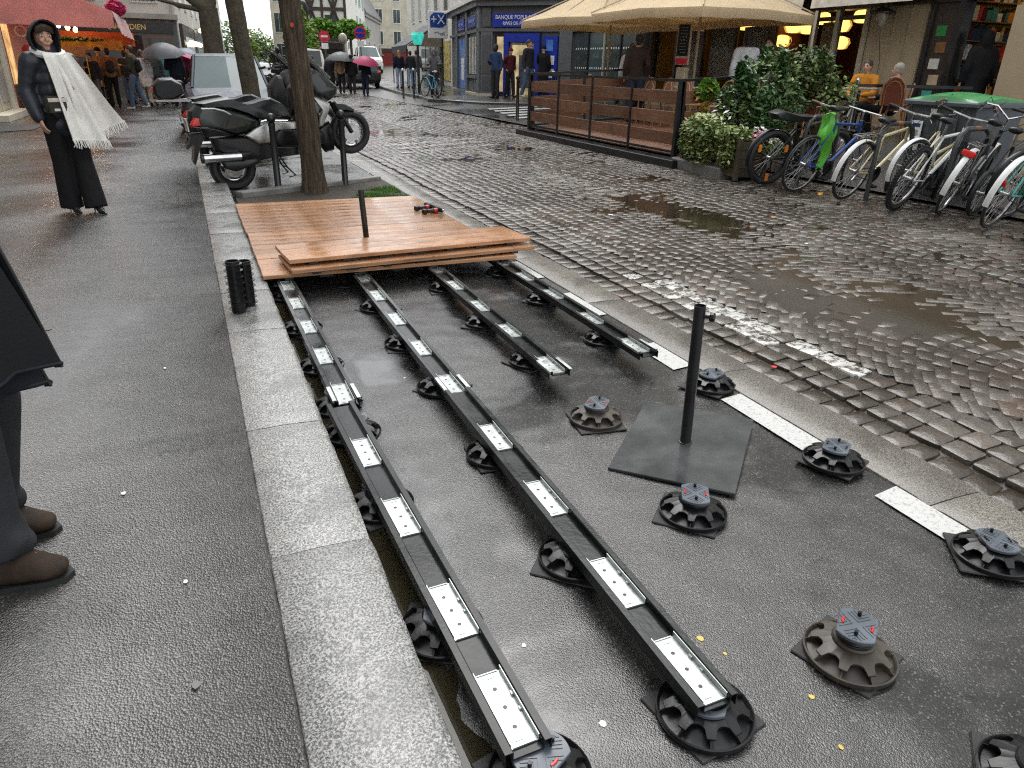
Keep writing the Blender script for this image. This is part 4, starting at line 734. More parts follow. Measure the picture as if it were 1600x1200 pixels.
# ---- the man cut by the left edge
def edge_man():
    t = thing('person', 'man in long dark coat and brown suede boots cut by the left edge', 'person', (-.765, 2.26, .006), rad(-3))
    b = MB(); A = {1: V((.0, .14, .10)), -1: V((.08, -.13, .10))}
    b.cap((-.08, 0, .95), (-.10, 0, 1.36), (.15, .10), (.165, .10)); b.cap((-.1, 0, 1.42), (-.08, 0, 1.6), .055, .052); b.ell((-.06, 0, 1.66), (.10, .078, .115)); b.cap((.02, 0, 1.66), (.045, 0, 1.63), .009, .015)
    for sd in (1, -1):
        k = V((.08, .12 * sd, .52)); b.cap((-.08, .10 * sd, .94), k, .08, .055); b.cap(k, A[sd], .052, .04); e = V((-.12, .30 * sd, 1.15)); w = V((-.08, .31 * sd, .90)); b.cap((-.1, .2 * sd, 1.44), e, .05, .04); b.cap(e, w, .04, .028); b.cap(w, w + V((.01, 0, -.09)), .03, .03)
        for q in range(4): b.cap(w + V((-.025 + .017 * q, 0, -.09)), w + V((-.015 + .017 * q, -.015 * sd, -.15)), .009, .008, 6)
        b.cap(w + V((.03, 0, -.03)), w + V((.05, 0, -.08)), .010, .009, 6)
    blob(b, 'body', 'skin_light', t, .016, 3)
    m = MB(); m.ell((-.075, 0, 1.70), (.10, .085, .10)); m.obj('hair', 'hair_brown', t)
    j = MB(); j.cap((-.1, 0, 1.0), (-.1, 0, 1.38), (.20, .15), (.21, .14)); j.cap((-.1, -.19, 1.43), (-.1, .19, 1.43), .10, .10); j.cap((-.1, 0, 1.42), (-.1, 0, 1.54), .11, .08)
    for sd in (1, -1): j.cap((-.1, .2 * sd, 1.44), (-.12, .30 * sd, 1.15), .085, .07); j.cap((-.12, .30 * sd, 1.15), (-.08, .31 * sd, .90), .07, .055, flat=True)
    blob(j, 'coat_upper', 'cloth_navy', t, .016, 3)
    for lay, (k1, dz) in enumerate(((1., 0), (.90, -.055))):
     m = MB(); outer = []; N_ = 44
     for i in range(15):       # open-fronted coat skirt, one cloth with folds
         u = i / 14; z0 = 1.34 - .70 * u + dz * u; ring = []
         for k in range(N_):
             th = rad(7 + 346 * k / (N_ - 1)); fold = 1 + (.05 * sin(6 * th + 1.3) + .04 * sin(11 * th + 3 * u + lay)) * u; fr = max(0, cos(th)) ** 2
             rx = (.23 + .11 * u + (.02 + .055 * u) * fr) * fold * k1; ry = (.21 + .09 * u) * fold * k1; ring.append(V((-.09 + rx * cos(th), ry * sin(th), z0 - .035 * u * fr * (1 if th < pi else -.4) + .006 * sin(13 * th) * u)))
         outer.append(ring)
     inner = [[V((-.09 + (p.x + .09) * .965, p.y * .965, p.z)) for p in r] for r in outer]
     m.loft([o_ + i_[::-1] for o_, i_ in zip(outer, inner)]); p = m.obj('coat_skirt' if not lay else 'under_jacket_skirt', 'cloth_black' if not lay else 'cloth_ink', t, True, 60)
     for i in (6, 9, 12): m = MB(); q = outer[i][1]; m.cyl(q + V((.0, .012, 0)), q + V((.006, .014, 0)), .007, n=10); m.obj('snap_button', 'alloy', p)
     m = MB(); m.tube([outer[i][0] + V((.003, 0, 0)) for i in range(15)], .004, 5); m.obj('zip', 'anthracite', p); m = MB(); m.tube([q * 1 + V((0, 0, .004)) for q in outer[-1]], .006, 5); m.obj('hem', 'cloth_ink', p)
    j = MB()
    for sd in (1, -1): k = V((.09, .12 * sd, .52)); j.cap((-.06, .10 * sd, .94), k, .115, .095); j.cap(k, A[sd] + V((.0, 0, .02)), .095, .085, flat=True); [j.cap(A[sd] + V((-.05 + .012 * q, 0, .03 + .03 * q)), A[sd] + V((.06 - .006 * q, .02 * (-1) ** q, .035 + .03 * q)), .055, .05) for q in range(3)]
    blob(j, 'jeans', 'cloth_jeansgrey', t, .014, 3)
    for sd in (1, -1):
        m = MB(); a = A[sd]; m.cap(a + V((-.05, 0, -.03)), a + V((.07, 0, -.035)), .050, .052); m.cap(a + V((.05, 0, -.035)), a + V((.115, -.005, -.048)), (.056, .052), (.052, .036)); m.cap(a + V((.115, -.005, -.052)), a + V((.15, -.005, -.056)), (.052, .034), (.044, .028)); m.cap(a + V((-.02, 0, .0)), a + V((-.015, 0, .055)), .052, .055); bt = blob(m, 'boot', 'boot_suede', t, .009, 3)
        m = MB(); m.loft([[(a.x + x, a.y + y * .84, z) for x, y in ((-.10, -.03), (-.06, -.048), (.05, -.046), (.12, -.054), (.170, -.042), (.186, -.006), (.170, .030), (.12, .044), (.05, .044), (-.06, .046), (-.10, .03))] for z in (.0, .020)]); m.obj('sole', 'rubber', bt, True, 50)
        for k in range(3): m = MB(); q = a + V((.045 + .026 * k, 0, .022 - .014 * k)); m.tube([q + V((-.008, -.032, -.012)), q + V((.004, 0, .006)), q + V((-.006, .032, -.012))], .0035, 5); m.obj('lace', 'cloth_rust', bt)
cloth('cloth_ink', (.011, .012, .016)); cloth('cloth_jeansgrey', (.030, .032, .036)); cloth('boot_suede', (.036, .024, .017), bs=200, var=.45, vs=22)
edge_man()
# ------------------------------------------------------------------ scooters
def wheel(par, c, r, tw, name, rim='alloy', spokes=5, disc=True):
    w = bpy.data.objects.new(name, None); COL.objects.link(w); w.parent = par; w.location = c; w.empty_display_size = .05
    m = MB(); m.torus((0, 0, 0), r - tw * .5, tw * .5, 40, 10, sy=1.15); m.obj('tyre', 'tyre', w)
    m = MB(); m.torus((0, 0, 0), r - tw - .008, .014, 36, 8, sy=2.6)
    for k in range(spokes): T = Matrix.Rotation(2 * pi * k / spokes, 4, 'Y'); m.box((0, 0, (r - tw) / 2), (.045, .04, r - tw), T=T, b=.008)
    m.cyl((0, -.06, 0), (0, .06, 0), .045, n=16); m.obj('rim', rim, w)
    if disc: m = MB(); m.lathe([(.06, -.003), (.115, -.003), (.115, .003), (.06, .003)], 28, T=Matrix.Translation((0, -.065, 0)) @ Matrix.Rotation(pi / 2, 4, 'X')); m.obj('brake_disc', 'chrome', w)
    return w
def scooter(label, loc, rz, paint='scooter_paint', panel='silver_paint', case=False, rot=None):
    t = thing('motor_scooter', label, 'scooter', loc, rz, 'motor scooters parked across the lane')
    X = lambda px: (px - 425) / 573; Z = lambda py: (850 - py) / 545 + .30
    pl = lambda pts: [(X(a), Z(b)) for a, b in pts]
    def part(name, pts, w, mat, e=.25, y0=0, par=t, lv=4): m = MB(); m.pillow(pl(pts), w, e, y0, lv); return m.obj(name, mat, par, True, 30)
    wheel(t, (0, 0, .30), .285, .115, 'rear_wheel'); wheel(t, (X(1330), 0, Z(640)), .285, .10, 'front_wheel')
    part('tail_body', [(178, 484), (230, 446), (330, 446), (440, 470), (560, 505), (660, 548), (650, 590), (545, 632), (470, 642), (330, 604), (172, 582), (165, 540)], .185, paint, .35)
    part('seat', [(222, 436), (300, 420), (400, 404), (440, 402), (500, 428), (560, 442), (610, 434), (680, 412), (740, 404), (800, 430), (860, 475), (882, 520), (760, 527), (640, 545), (560, 505), (420, 462), (240, 456)], .165, 'scooter_seat', .16)
    for s in (-1, 1):
        part('tail_light', [(163, 566), (196, 520), (300, 522), (296, 542), (232, 574), (170, 580)], .05, 'red_lens', .25, s * .125)
        part('side_panel', [(512, 640), (580, 600), (650, 568), (720, 552), (890, 556), (893, 600), (760, 602), (722, 626), (690, 690), (600, 694)], .035, panel, .18, s * .165)
        part('footboard', [(720, 626), (760, 606), (893, 606), (1050, 600), (1092, 640), (1092, 700), (1010, 722), (740, 716), (702, 680)], .05, 'black_plastic', .2, s * .17)
        part('leg_shield_wing', [(1020, 384), (1150, 440), (1145, 478), (1082, 590), (1050, 596), (1062, 540), (1096, 482)], .03, panel, .2, s * .175)
        part('headlight', [(1103, 284), (1170, 288), (1222, 336), (1204, 360), (1150, 348), (1115, 312)], .06, 'head_lens', .3, s * .11)
        m = MB(); m.tube([(X(250), s * .165, Z(468)), (X(330), s * .185, Z(468)), (X(390), s * .185, Z(482)), (X(470), s * .165, Z(522))], .013, 8); m.obj('grab_rail', 'silver_paint', t)
        m = MB(); m.cyl((X(1200), s * .085, Z(430)), (X(1330), s * .085, Z(640)), .020, .026, 12); m.obj('fork_leg', 'black_steel', t)
        m = MB(); m.tube([(X(985), s * .18, Z(200)), (X(930), s * .28, Z(165)), (X(905), s * .36, Z(120))], .007, 6); st = m.obj('mirror_stalk', 'black_plastic', t)
        m = MB(); m.ell((X(900), s * .40, Z(108)), (.025, .075, .045)); m.obj('mirror', 'black_plastic', st)
        m = MB(); m.cyl((X(900), s * .2, Z(205)), (X(868), s * .37, Z(215)), .018, n=10); m.obj('handlebar_grip', 'rubber', t)
    part('engine_block', [(290, 650), (500, 640), (700, 690), (740, 722), (920, 730), (920, 784), (700, 800), (560, 822), (420, 806), (310, 730)], .115, 'black_steel', .2)
    part('swing_arm', [(330, 800), (600, 790), (620, 820), (430, 872), (360, 850)], .03, 'black_steel', .2, -.10)
    m = MB(); m.cap((X(208), -.175, Z(776)), (X(470), -.165, Z(772)), .052, .052, 20, flat=True); ex = m.obj('exhaust', 'chrome', t)
    m = MB(); m.cyl((X(470), -.165, Z(772)), (X(540), -.14, Z(762)), .058, .04, 18); m.obj('exhaust_collar', 'black_steel', ex)
    m = MB(); m.lathe([(.056, 0), (.056, .03), (.03, .034), (.028, .01)], 20, T=Matrix.Translation((X(200), -.175, Z(776))) @ Matrix.Rotation(pi / 2, 4, 'Y')); m.obj('exhaust_tip', 'black_steel', ex)
    part('mudguard', [(140, 622), (240, 616), (256, 648), (215, 720), (172, 826), (160, 800), (185, 680), (130, 718), (165, 655)], .075, 'black_plastic', .1)
    part('number_plate', [(146, 530), (154, 530), (162, 612), (154, 612)], .085, 'silver_paint', .05, 0, lv=2)
    part('front_fairing', [(985, 330), (990, 270), (1010, 238), (1060, 214), (1150, 262), (1234, 330), (1228, 388), (1200, 408), (1150, 434), (1060, 392), (1020, 384)], .215, paint, .38)
    part('inner_leg_shield', [(880, 340), (960, 260), (1005, 262), (1030, 400), (1084, 560), (1062, 622), (900, 602), (884, 520)], .17, 'black_plastic', .25)
    part('lower_cowl', [(1062, 600), (1160, 556), (1195, 640), (1186, 764), (1122, 776), (1082, 722)], .10, 'black_plastic', .3)
    part('front_fender', [(1204, 436), (1290, 446), (1372, 486), (1366, 498), (1290, 484), (1216, 504)], .075, paint, .12)
    m = MB(); sh = pl([(965, 68), (1030, 115), (1110, 185), (1202, 270), (1150, 262), (1060, 214), (990, 200)]); rs = []
    for k in range(-4, 5): q = k / 4; rs.append([(x - .10 * q * q, q * .20, z - .03 * q * q) for x, z in sh[:4]])
    back = [[(x - .012, y * .97, z - .006) for x, y, z in r] for r in rs]; m.loft([a + b[::-1] for a, b in zip(rs, back)]); m.obj('windscreen', 'screen_tint', t, True, 60)
    m = MB(); m.tube([(X(965), 0, Z(66)), (X(1100), -.0, Z(180))], .006); 
    m = MB()
    for s in (-1, 1): m.tube([(X(760), s * .08, Z(790)), (X(800), s * .12, Z(860)), (X(850), s * .16, Z(915)), (X(800), s * .15, Z(925))], .013, 8)
    m.tube([(X(800), -.12, Z(860)), (X(800), .12, Z(860))], .012); blob(m, 'centre_stand', 'black_steel', t, .010, 1)
    if case:
        k = part('top_case', [(-30, 414), (-26, 344), (30, 294), (130, 286), (200, 334), (214, 410), (120, 450), (10, 450)], .21, 'black_plastic', .25)
        part('case_reflector', [(-36, 400), (-30, 356), (10, 350), (20, 378), (-10, 404)], .13, 'red_lens', .2, par=k)
        part('luggage_rack', [(-30, 448), (225, 440), (345, 450), (330, 468), (200, 462), (-30, 462)], .12, 'silver_paint', .1)
    return t
pm('head_lens', (.45, .47, .46), .06, var=.4, vs=14); t_ = NT('screen_tint'); t_.set(Base_Color=(.02, .022, .022), Roughness=.05, Alpha=.55); MATS['screen_tint'] = t_.m
scooter('dark maxi scooter with red tail light and silver exhaust behind the near tree', (.47, 10.22, -.13), rad(10)).scale = (1.03, 1.03, 1.03)
scooter('second scooter behind the dark one, with black top case and silver rack', (.40, 12.0, -.12), rad(5), 'anthracite', 'anthracite', True)
# ------------------------------------------------------------------ bollards
def bollard(label, x, y, h=.98, ball='black_steel', z=None):
    t = thing('bollard', label, 'bollard', (x, y, GZ(x) + .0 if z is None else z), group='slim street bollards')
    m = MB(); m.lathe([(.050, -.03), (.050, .02), (.042, .03), (.040, h - .16), (.044, h - .15), (.044, h - .12), (.03, h - .11)], 16); m.obj('post', 'black_steel', t)
    m = MB(); m.ell((0, 0, h - .06), (.058, .058, .06)); m.obj('ball_top', ball, t)
bollard('black ball-topped bollard left of the near tree trunk', .975, 9.86); bollard('black ball-topped bollard right of the near tree trunk', 1.90, 10.18, 1.0)
bollard('bollard standing at the far end of the terrace fence', 7.88, 17.93, 1.1, 'black_steel'); bollard('left of two white-topped bollards on the far corner', 8.36, 30.7, 1.12, 'white_paint'); bollard('right of two white-topped bollards on the far corner', 8.72, 30.4, 1.12, 'white_paint')
bollard('white ball bollard above the terrace flower bed', 9.05, 10.95, 1.18, 'white_paint'); bollard('white ball bollard behind the terrace fence, by the bank', 10.0, 20.2, 1.1, 'white_paint'); bollard('second white ball bollard behind the terrace fence', 10.1, 18.2, 1.05, 'white_paint')
# ------------------------------------------------------------------ trees
def tree(label, base, top, r0, r1, limbs, crown=None, name='street_tree', bark='plane_bark', knob=True, seed=1):
    t = thing(name, label, 'tree', base); rr = random.Random(seed); b = V(top) - V(base); m = MB(); pts = []; n = 40
    rs = []
    for i in range(n + 1):
        u = i / n; c = b * u + V((.02 * sin(5 * u), .02 * sin(4 * u + 1), 0)); r = r0 + (r1 - r0) * u + r0 * .35 * max(0, 1 - u * 9) ** 2
        rs.append([c + V((cos(a), sin(a), 0)) * r * (1 + .07 * fb((cos(a) * 2.2, sin(a) * 2.2, u * 9 + seed)) + .10 * fb((cos(a) * 8, sin(a) * 8, u * 3 + seed)) + .05 * fb((cos(a) * 15, sin(a) * 15, u * 11 + seed))) for a in [2 * pi * k / 48 for k in range(48)]])
    m.loft(rs)
    o = m.obj('trunk', bark, t, True, 70); tips = []
    for d, l, r in limbs:
        m = MB(); p = b * .97; dd = V(d).normalized(); path = [p - dd * .1]; rad_ = [r * 1.1]
        for k in range(1, 7): path.append(p + dd * l * k / 6 + V((rr.uniform(-.04, .04), rr.uniform(-.04, .04), .05 * l * (k / 6) ** 2)) * l); rad_.append(r * (1 - .55 * k / 6) * (1 + .25 * (k % 2)))
        m.tube(path, rad_, 10)
        if knob: m.ell(path[-1], (r * 1.1, r * 1.1, r * 1.0), 10, 7)
        blob(m, 'limb', bark, t, .03, 2) if knob else m.obj('limb', bark, t); tips.append(path[-1])
    return t, tips
def leaves(par, name, mat, centres, n, size, seed=0, kind='stuff', flatz=.5, asp=1.6):
    rr = random.Random(seed); m = MB()
    for _ in range(n):
        c, rx = centres[rr.randrange(len(centres))]; rx = rx if isinstance(rx, tuple) else (rx, rx, rx)
        while True:
            q = V((rr.uniform(-1, 1), rr.uniform(-1, 1), rr.uniform(-1, 1)))
            if .35 < q.length < 1 or rr.random() < .12 and q.length < 1: break
        p = V(c) + V((q.x * rx[0], q.y * rx[1], q.z * rx[2])); s = size * rr.uniform(.6, 1.35)
        a = V((rr.gauss(0, 1), rr.gauss(0, 1), rr.gauss(0, flatz))).normalized(); b = a.cross(V((rr.gauss(0, .5), rr.gauss(0, .5), 1))).normalized(); nn = a.cross(b)
        m.add([p - a * s * asp / 2, p + b * s * .42 - nn * s * .08, p + a * s * asp / 2, p - b * s * .42 - nn * s * .08, p + nn * s * .10], [(0, 1, 4), (1, 2, 4), (2, 3, 4), (3, 0, 4)])
    return tag(m.obj(name, mat, par, False), kind=kind)
t1, tips = tree('leaning near tree trunk growing through the corner of the deck', (1.41, 9.62, -.14), (1.16, 9.62, 4.4), .135, .115, [((-.6, .2, 1), 1.6, .07), ((.7, -.3, 1), 1.7, .07), ((.1, .8, 1), 1.5, .06)], bark='bark_brown', knob=False)
leaves(t1, 'crown', 'leaf_spring', [(p + V((0, 0, .3)), 1.0) for p in tips], 900, .09, 1)
m = MB(); m.prism([(.02 * cos(a), .026 * sin(a)) for a in lin(0, 5.6, 8)], 0, .004, T=Matrix.Translation((-.125, -.128, 1.98)) @ Matrix.Rotation(rad(90), 4, 'X')); m.obj('red_sticker', 'red_plastic', t1, False)
tree('second pollarded trunk standing in front of the parked SUV', (1.24, 15.2, -.14), (1.10, 15.2, 2.55), .165, .15, [((-.7, 0, .5), .35, .10), ((.6, .1, .7), .35, .10), ((0, .5, 1), .9, .10)], seed=4)
tree('third pollarded trunk with knobbly forked limbs behind the SUV', (.98, 23.5, -.14), (1.0, 23.5, 2.75), .27, .25, [((-.75, 0, .55), 1.5, .15), ((.15, .2, 1), 1.6, .15), ((-.3, .1, 1.), 1.5, .13), ((-1., 0, .12), 1.4, .08)], seed=9)
# tree pit with grass
m = MB(); m.prism([(.42, 8.5), (2.5, 8.5), (2.5, 10.55), (.42, 9.45)], -.13, -.085); tag(m.obj('tree_pit_soil', 'soil', None, False), kind='structure')
m = MB(); rr = random.Random(8)
for _ in range(3600):
    x = rr.uniform(1.75, 2.46); y = rr.uniform(8.7, 9.15 + (x - 1.0) * .45)
    if fb((x * 3, y * 3, 2)) < -.12: continue
    s = rr.uniform(.02, .055); a = rr.uniform(0, 6.3); d = V((cos(a), sin(a), 0)) * .006; p = V((x, y, -.088)); q = p + V((rr.uniform(-.03, .03), rr.uniform(-.03, .03), s)); m.add([p - d, p + d, q], [(0, 1, 2)])
tag(m.obj('grass', 'grass', None, False), kind='stuff')
t = thing('tree_pit_edging', 'low stone edging slab between the scooter and the tree pit', 'edging', (0, 0, 0))
m = MB(); m.box((0, 0, 0), (1.15, .16, .12), b=.01); m.obj('stone', 'concrete', t, False, loc=(.98, 9.72, -.075), rot=(0, 0, rad(27)))
m = MB(); m.box((0, 0, 0), (1.05, .12, .10), b=.01); m.obj('stone', 'concrete', t, False, loc=(1.98, 10.28, -.085), rot=(0, 0, rad(27)))
# ------------------------------------------------------------------ cars
def car(label, paint, loc, rz, L=4.3, Wd=1.84, H=1.62, group='cars', suv=True, plate=''):
    t = thing('parked_car', label, 'car', loc, rz, group); h = L / 2; w = Wd / 2
    st = [(-h, .80, .42, .86), (-h + .08, .93, .30, .98), (-h + .5, 1, .24, 1.04), (-.6, 1, .22, 1.03), (.6, 1, .22, 1.0), (h - 1.15, .99, .22, .98), (h - .55, .98, .24, .92), (h - .12, .93, .28, .84), (h, .80, .36, .68)]
    m = MB(); rs = []
    for x, k, zb, zt in st: W_ = w * k; zt *= H / 1.62; rs.append([(x, -W_ * .90, zb), (x, -W_ * .985, zb + .14), (x, -W_, (zb + zt) / 2 + .05), (x, -W_ * .965, zt - .09), (x, -W_ * .86, zt - .01), (x, 0, zt + .02), (x, W_ * .86, zt - .01), (x, W_ * .965, zt - .09), (x, W_, (zb + zt) / 2 + .05), (x, W_ * .985, zb + .14), (x, W_ * .90, zb)])
    m.loft(rs); m.obj('body', paint, t, True, 32)
    zb, zr = 1.0 * H / 1.62, H; m = MB()
    base = [(-h + .25, w * .83), (h - 1.28, w * .83)]; topx = (-h + .62, h - 2.05)
    m.loft([[(base[0][0], -base[0][1], zb - .02), (base[1][0], -base[1][1], zb - .02), (base[1][0] + .10, 0, zb - .02), (base[1][0], base[1][1], zb - .02), (base[0][0], base[0][1], zb - .02)], [(topx[0], -w * .68, zr - .05), (topx[1], -w * .68, zr - .05), (topx[1] + .08, 0, zr - .04), (topx[1], w * .68, zr - .05), (topx[0], w * .68, zr - .05)]])
    g = m.obj('windows', 'pale_glass', t, False)
    m = MB(); m.loft([[(topx[0] - .05, -w * .69, zr - .06), (topx[1] + .02, -w * .69, zr - .06), (topx[1] + .10, 0, zr - .05), (topx[1] + .02, w * .69, zr - .06), (topx[0] - .05, w * .69, zr - .06)], [(topx[0] + .03, -w * .62, zr), (topx[1] - .12, -w * .62, zr), (topx[1] - .06, 0, zr + .015), (topx[1] - .12, w * .62, zr), (topx[0] + .03, w * .62, zr)]]); m.obj('roof', paint, t, True, 30)
    for s in (-1, 1):
        for (xa, xb) in ((base[1][0], topx[1]), (base[0][0], topx[0])): m = MB(); m.tube([(xa, s * (w * .835), zb - .02), (xb, s * w * .685, zr - .045)], .032, 6); m.obj('pillar', paint, t)
        m = MB(); m.tube([(.1, s * w * .84, zb), (.0, s * w * .69, zr - .05)], .03, 6); m.obj('pillar', 'black_plastic', t)
        m = MB(); m.ell((h - 1.35, s * (w + .10), zb + .06), (.07, .11, .07)); m.obj('wing_mirror', 'black_plastic', t)
        m = MB(); m.ell((h - .13, s * w * .70, .70 * H / 1.62), (.12, .20, .055)); m.obj('headlight', 'head_lens', t)
        m = MB(); m.ell((-h + .07, s * w * .78, .84 * H / 1.62), (.07, .20, .075)); m.obj('tail_light', 'red_lens', t)
        for x in (-h + .82, h - .86): wheel(t, (x, s * (w - .10), .33), .33, .13, 'wheel', disc=False)
    m = MB(); m.box((h - .02, 0, .44), (.10, Wd * .74, .20), b=.03); m.obj('grille', 'black_plastic', t, False)
    for k in range(5): m = MB(); m.box((h + .035, 0, .37 + .03 * k), (.012, Wd * .62, .010)); m.obj('grille_bar', 'anthracite', t, False)
    for sg, nm in ((1, 'front_plate'), (-1, 'rear_plate')):
        m = MB(); m.box((sg * (h + .05 if sg > 0 else h + .006), 0, .56 if sg > 0 else .66), (.014, .50, .11), b=.004); p = m.obj(nm, 'sign_white', t, False)
        if plate and sg > 0: text(plate, 'plate_number', 'black_plastic', p, (h + .0585, 0, .56), (pi / 2, 0, pi / 2), .10, .001)
    m = MB(); m.box((-h + .06, 0, .40), (.16, Wd * .82, .22), b=.04); m.obj('rear_bumper', 'black_plastic', t, False)
    return t
car('grey-blue SUV parked facing the camera behind the scooters', 'suv_paint', (.98, 18.35, -.13), rad(-90), 4.35, 1.84, 1.70, plate='018')
car('grey car seen from behind beside the pink umbrella', 'anthracite', (8.95, 42.6, .22), rad(92), 4.3, 1.8, 1.50, 'cars on the far road')
car('white SUV coming down the far side street', 'white_paint', (13.6, 60, .75), rad(-96), 4.5, 1.9, 1.9, 'cars on the far road')
car('small pale car behind the white SUV in the side street', 'silver_paint', (15.6, 68, 1.1), rad(-96), 4.2, 1.8, 1.6, 'cars on the far road')
t = thing('white_van', 'white delivery van parked behind the people at the bend', 'van', (7.6, 50, .1), rad(-100))
m = MB(); m.loft([[(x, -y_, z) for y_, z in ((.85, .3), (.95, .6), (.95, 1.4), (.80, 2.05), (0, 2.12), (-.80, 2.05), (-.95, 1.4), (-.95, .6), (-.85, .3))] if x < 1.6 else [(x, -y_, z) for y_, z in ((.8, .35), (.9, .6), (.9, 1.0), (.8, 1.05), (0, 1.1), (-.8, 1.05), (-.9, 1.0), (-.9, .6), (-.8, .35))] for x in (-2.6, -2.5, 1.0, 1.7, 2.4)]); m.obj('body', 'white_paint', t, True, 30)
m = MB(); m.loft([[(1.06, -.74, 1.98), (1.68, -.80, 1.12), (1.68, .80, 1.12), (1.06, .74, 1.98)], [(1.10, -.74, 2.0), (1.74, -.80, 1.12), (1.74, .80, 1.12), (1.10, .74, 2.0)]]); m.obj('windscreen', 'dark_glass', t, False)
for x in (-1.7, 1.55):
    for s in (-1, 1): wheel(t, (x, s * .84, .33), .33, .12, 'wheel', disc=False)
# ------------------------------------------------------------------ bicycles
m = MB()
for k in range(28):
    a = 2 * pi * k / 28; sd = 1 if k % 2 else -1; b = a + .5 * (1 if k % 4 < 2 else -1)
    m.tube([(.018 * cos(b), .028 * sd, .018 * sin(b)), (.305 * cos(a), 0, .305 * sin(a))], .0013, 4)
SPK = mesh_of(m, 'spokes', 'alloy', False)
def bike_wheel(par, name, c, r, tw, rimmat, knob=False):
    w = bpy.data.objects.new(name, None); COL.objects.link(w); w.parent = par; w.location = c; w.empty_display_size = .05
    m = MB(); m.torus((0, 0, 0), r - tw / 2, tw / 2, 44, 8)
    if knob:
        for k in range(66):
            for sd in (-1, 1): a = 2 * pi * (k + .5 * (sd > 0)) / 66; m.box((r * cos(a), sd * tw * .24, r * sin(a)), (.010, tw * .34, .014), T=None)
    m.obj('tyre', 'tyre', w); m = MB(); m.torus((0, 0, 0), r - tw - .006, .009, 40, 6, sy=1.3); m.obj('rim', rimmat, w)
    s = put('spokes', SPK, None, w, False); q = (r - tw) / .31; s.scale = (q, 1, q); tag(s, kind='stuff')
    m = MB(); m.cyl((0, -.045, 0), (0, .045, 0), .017, n=10); m.cyl((0, -.034, 0), (0, -.030, 0), .03, n=12); m.obj('hub', 'alloy', w); return w
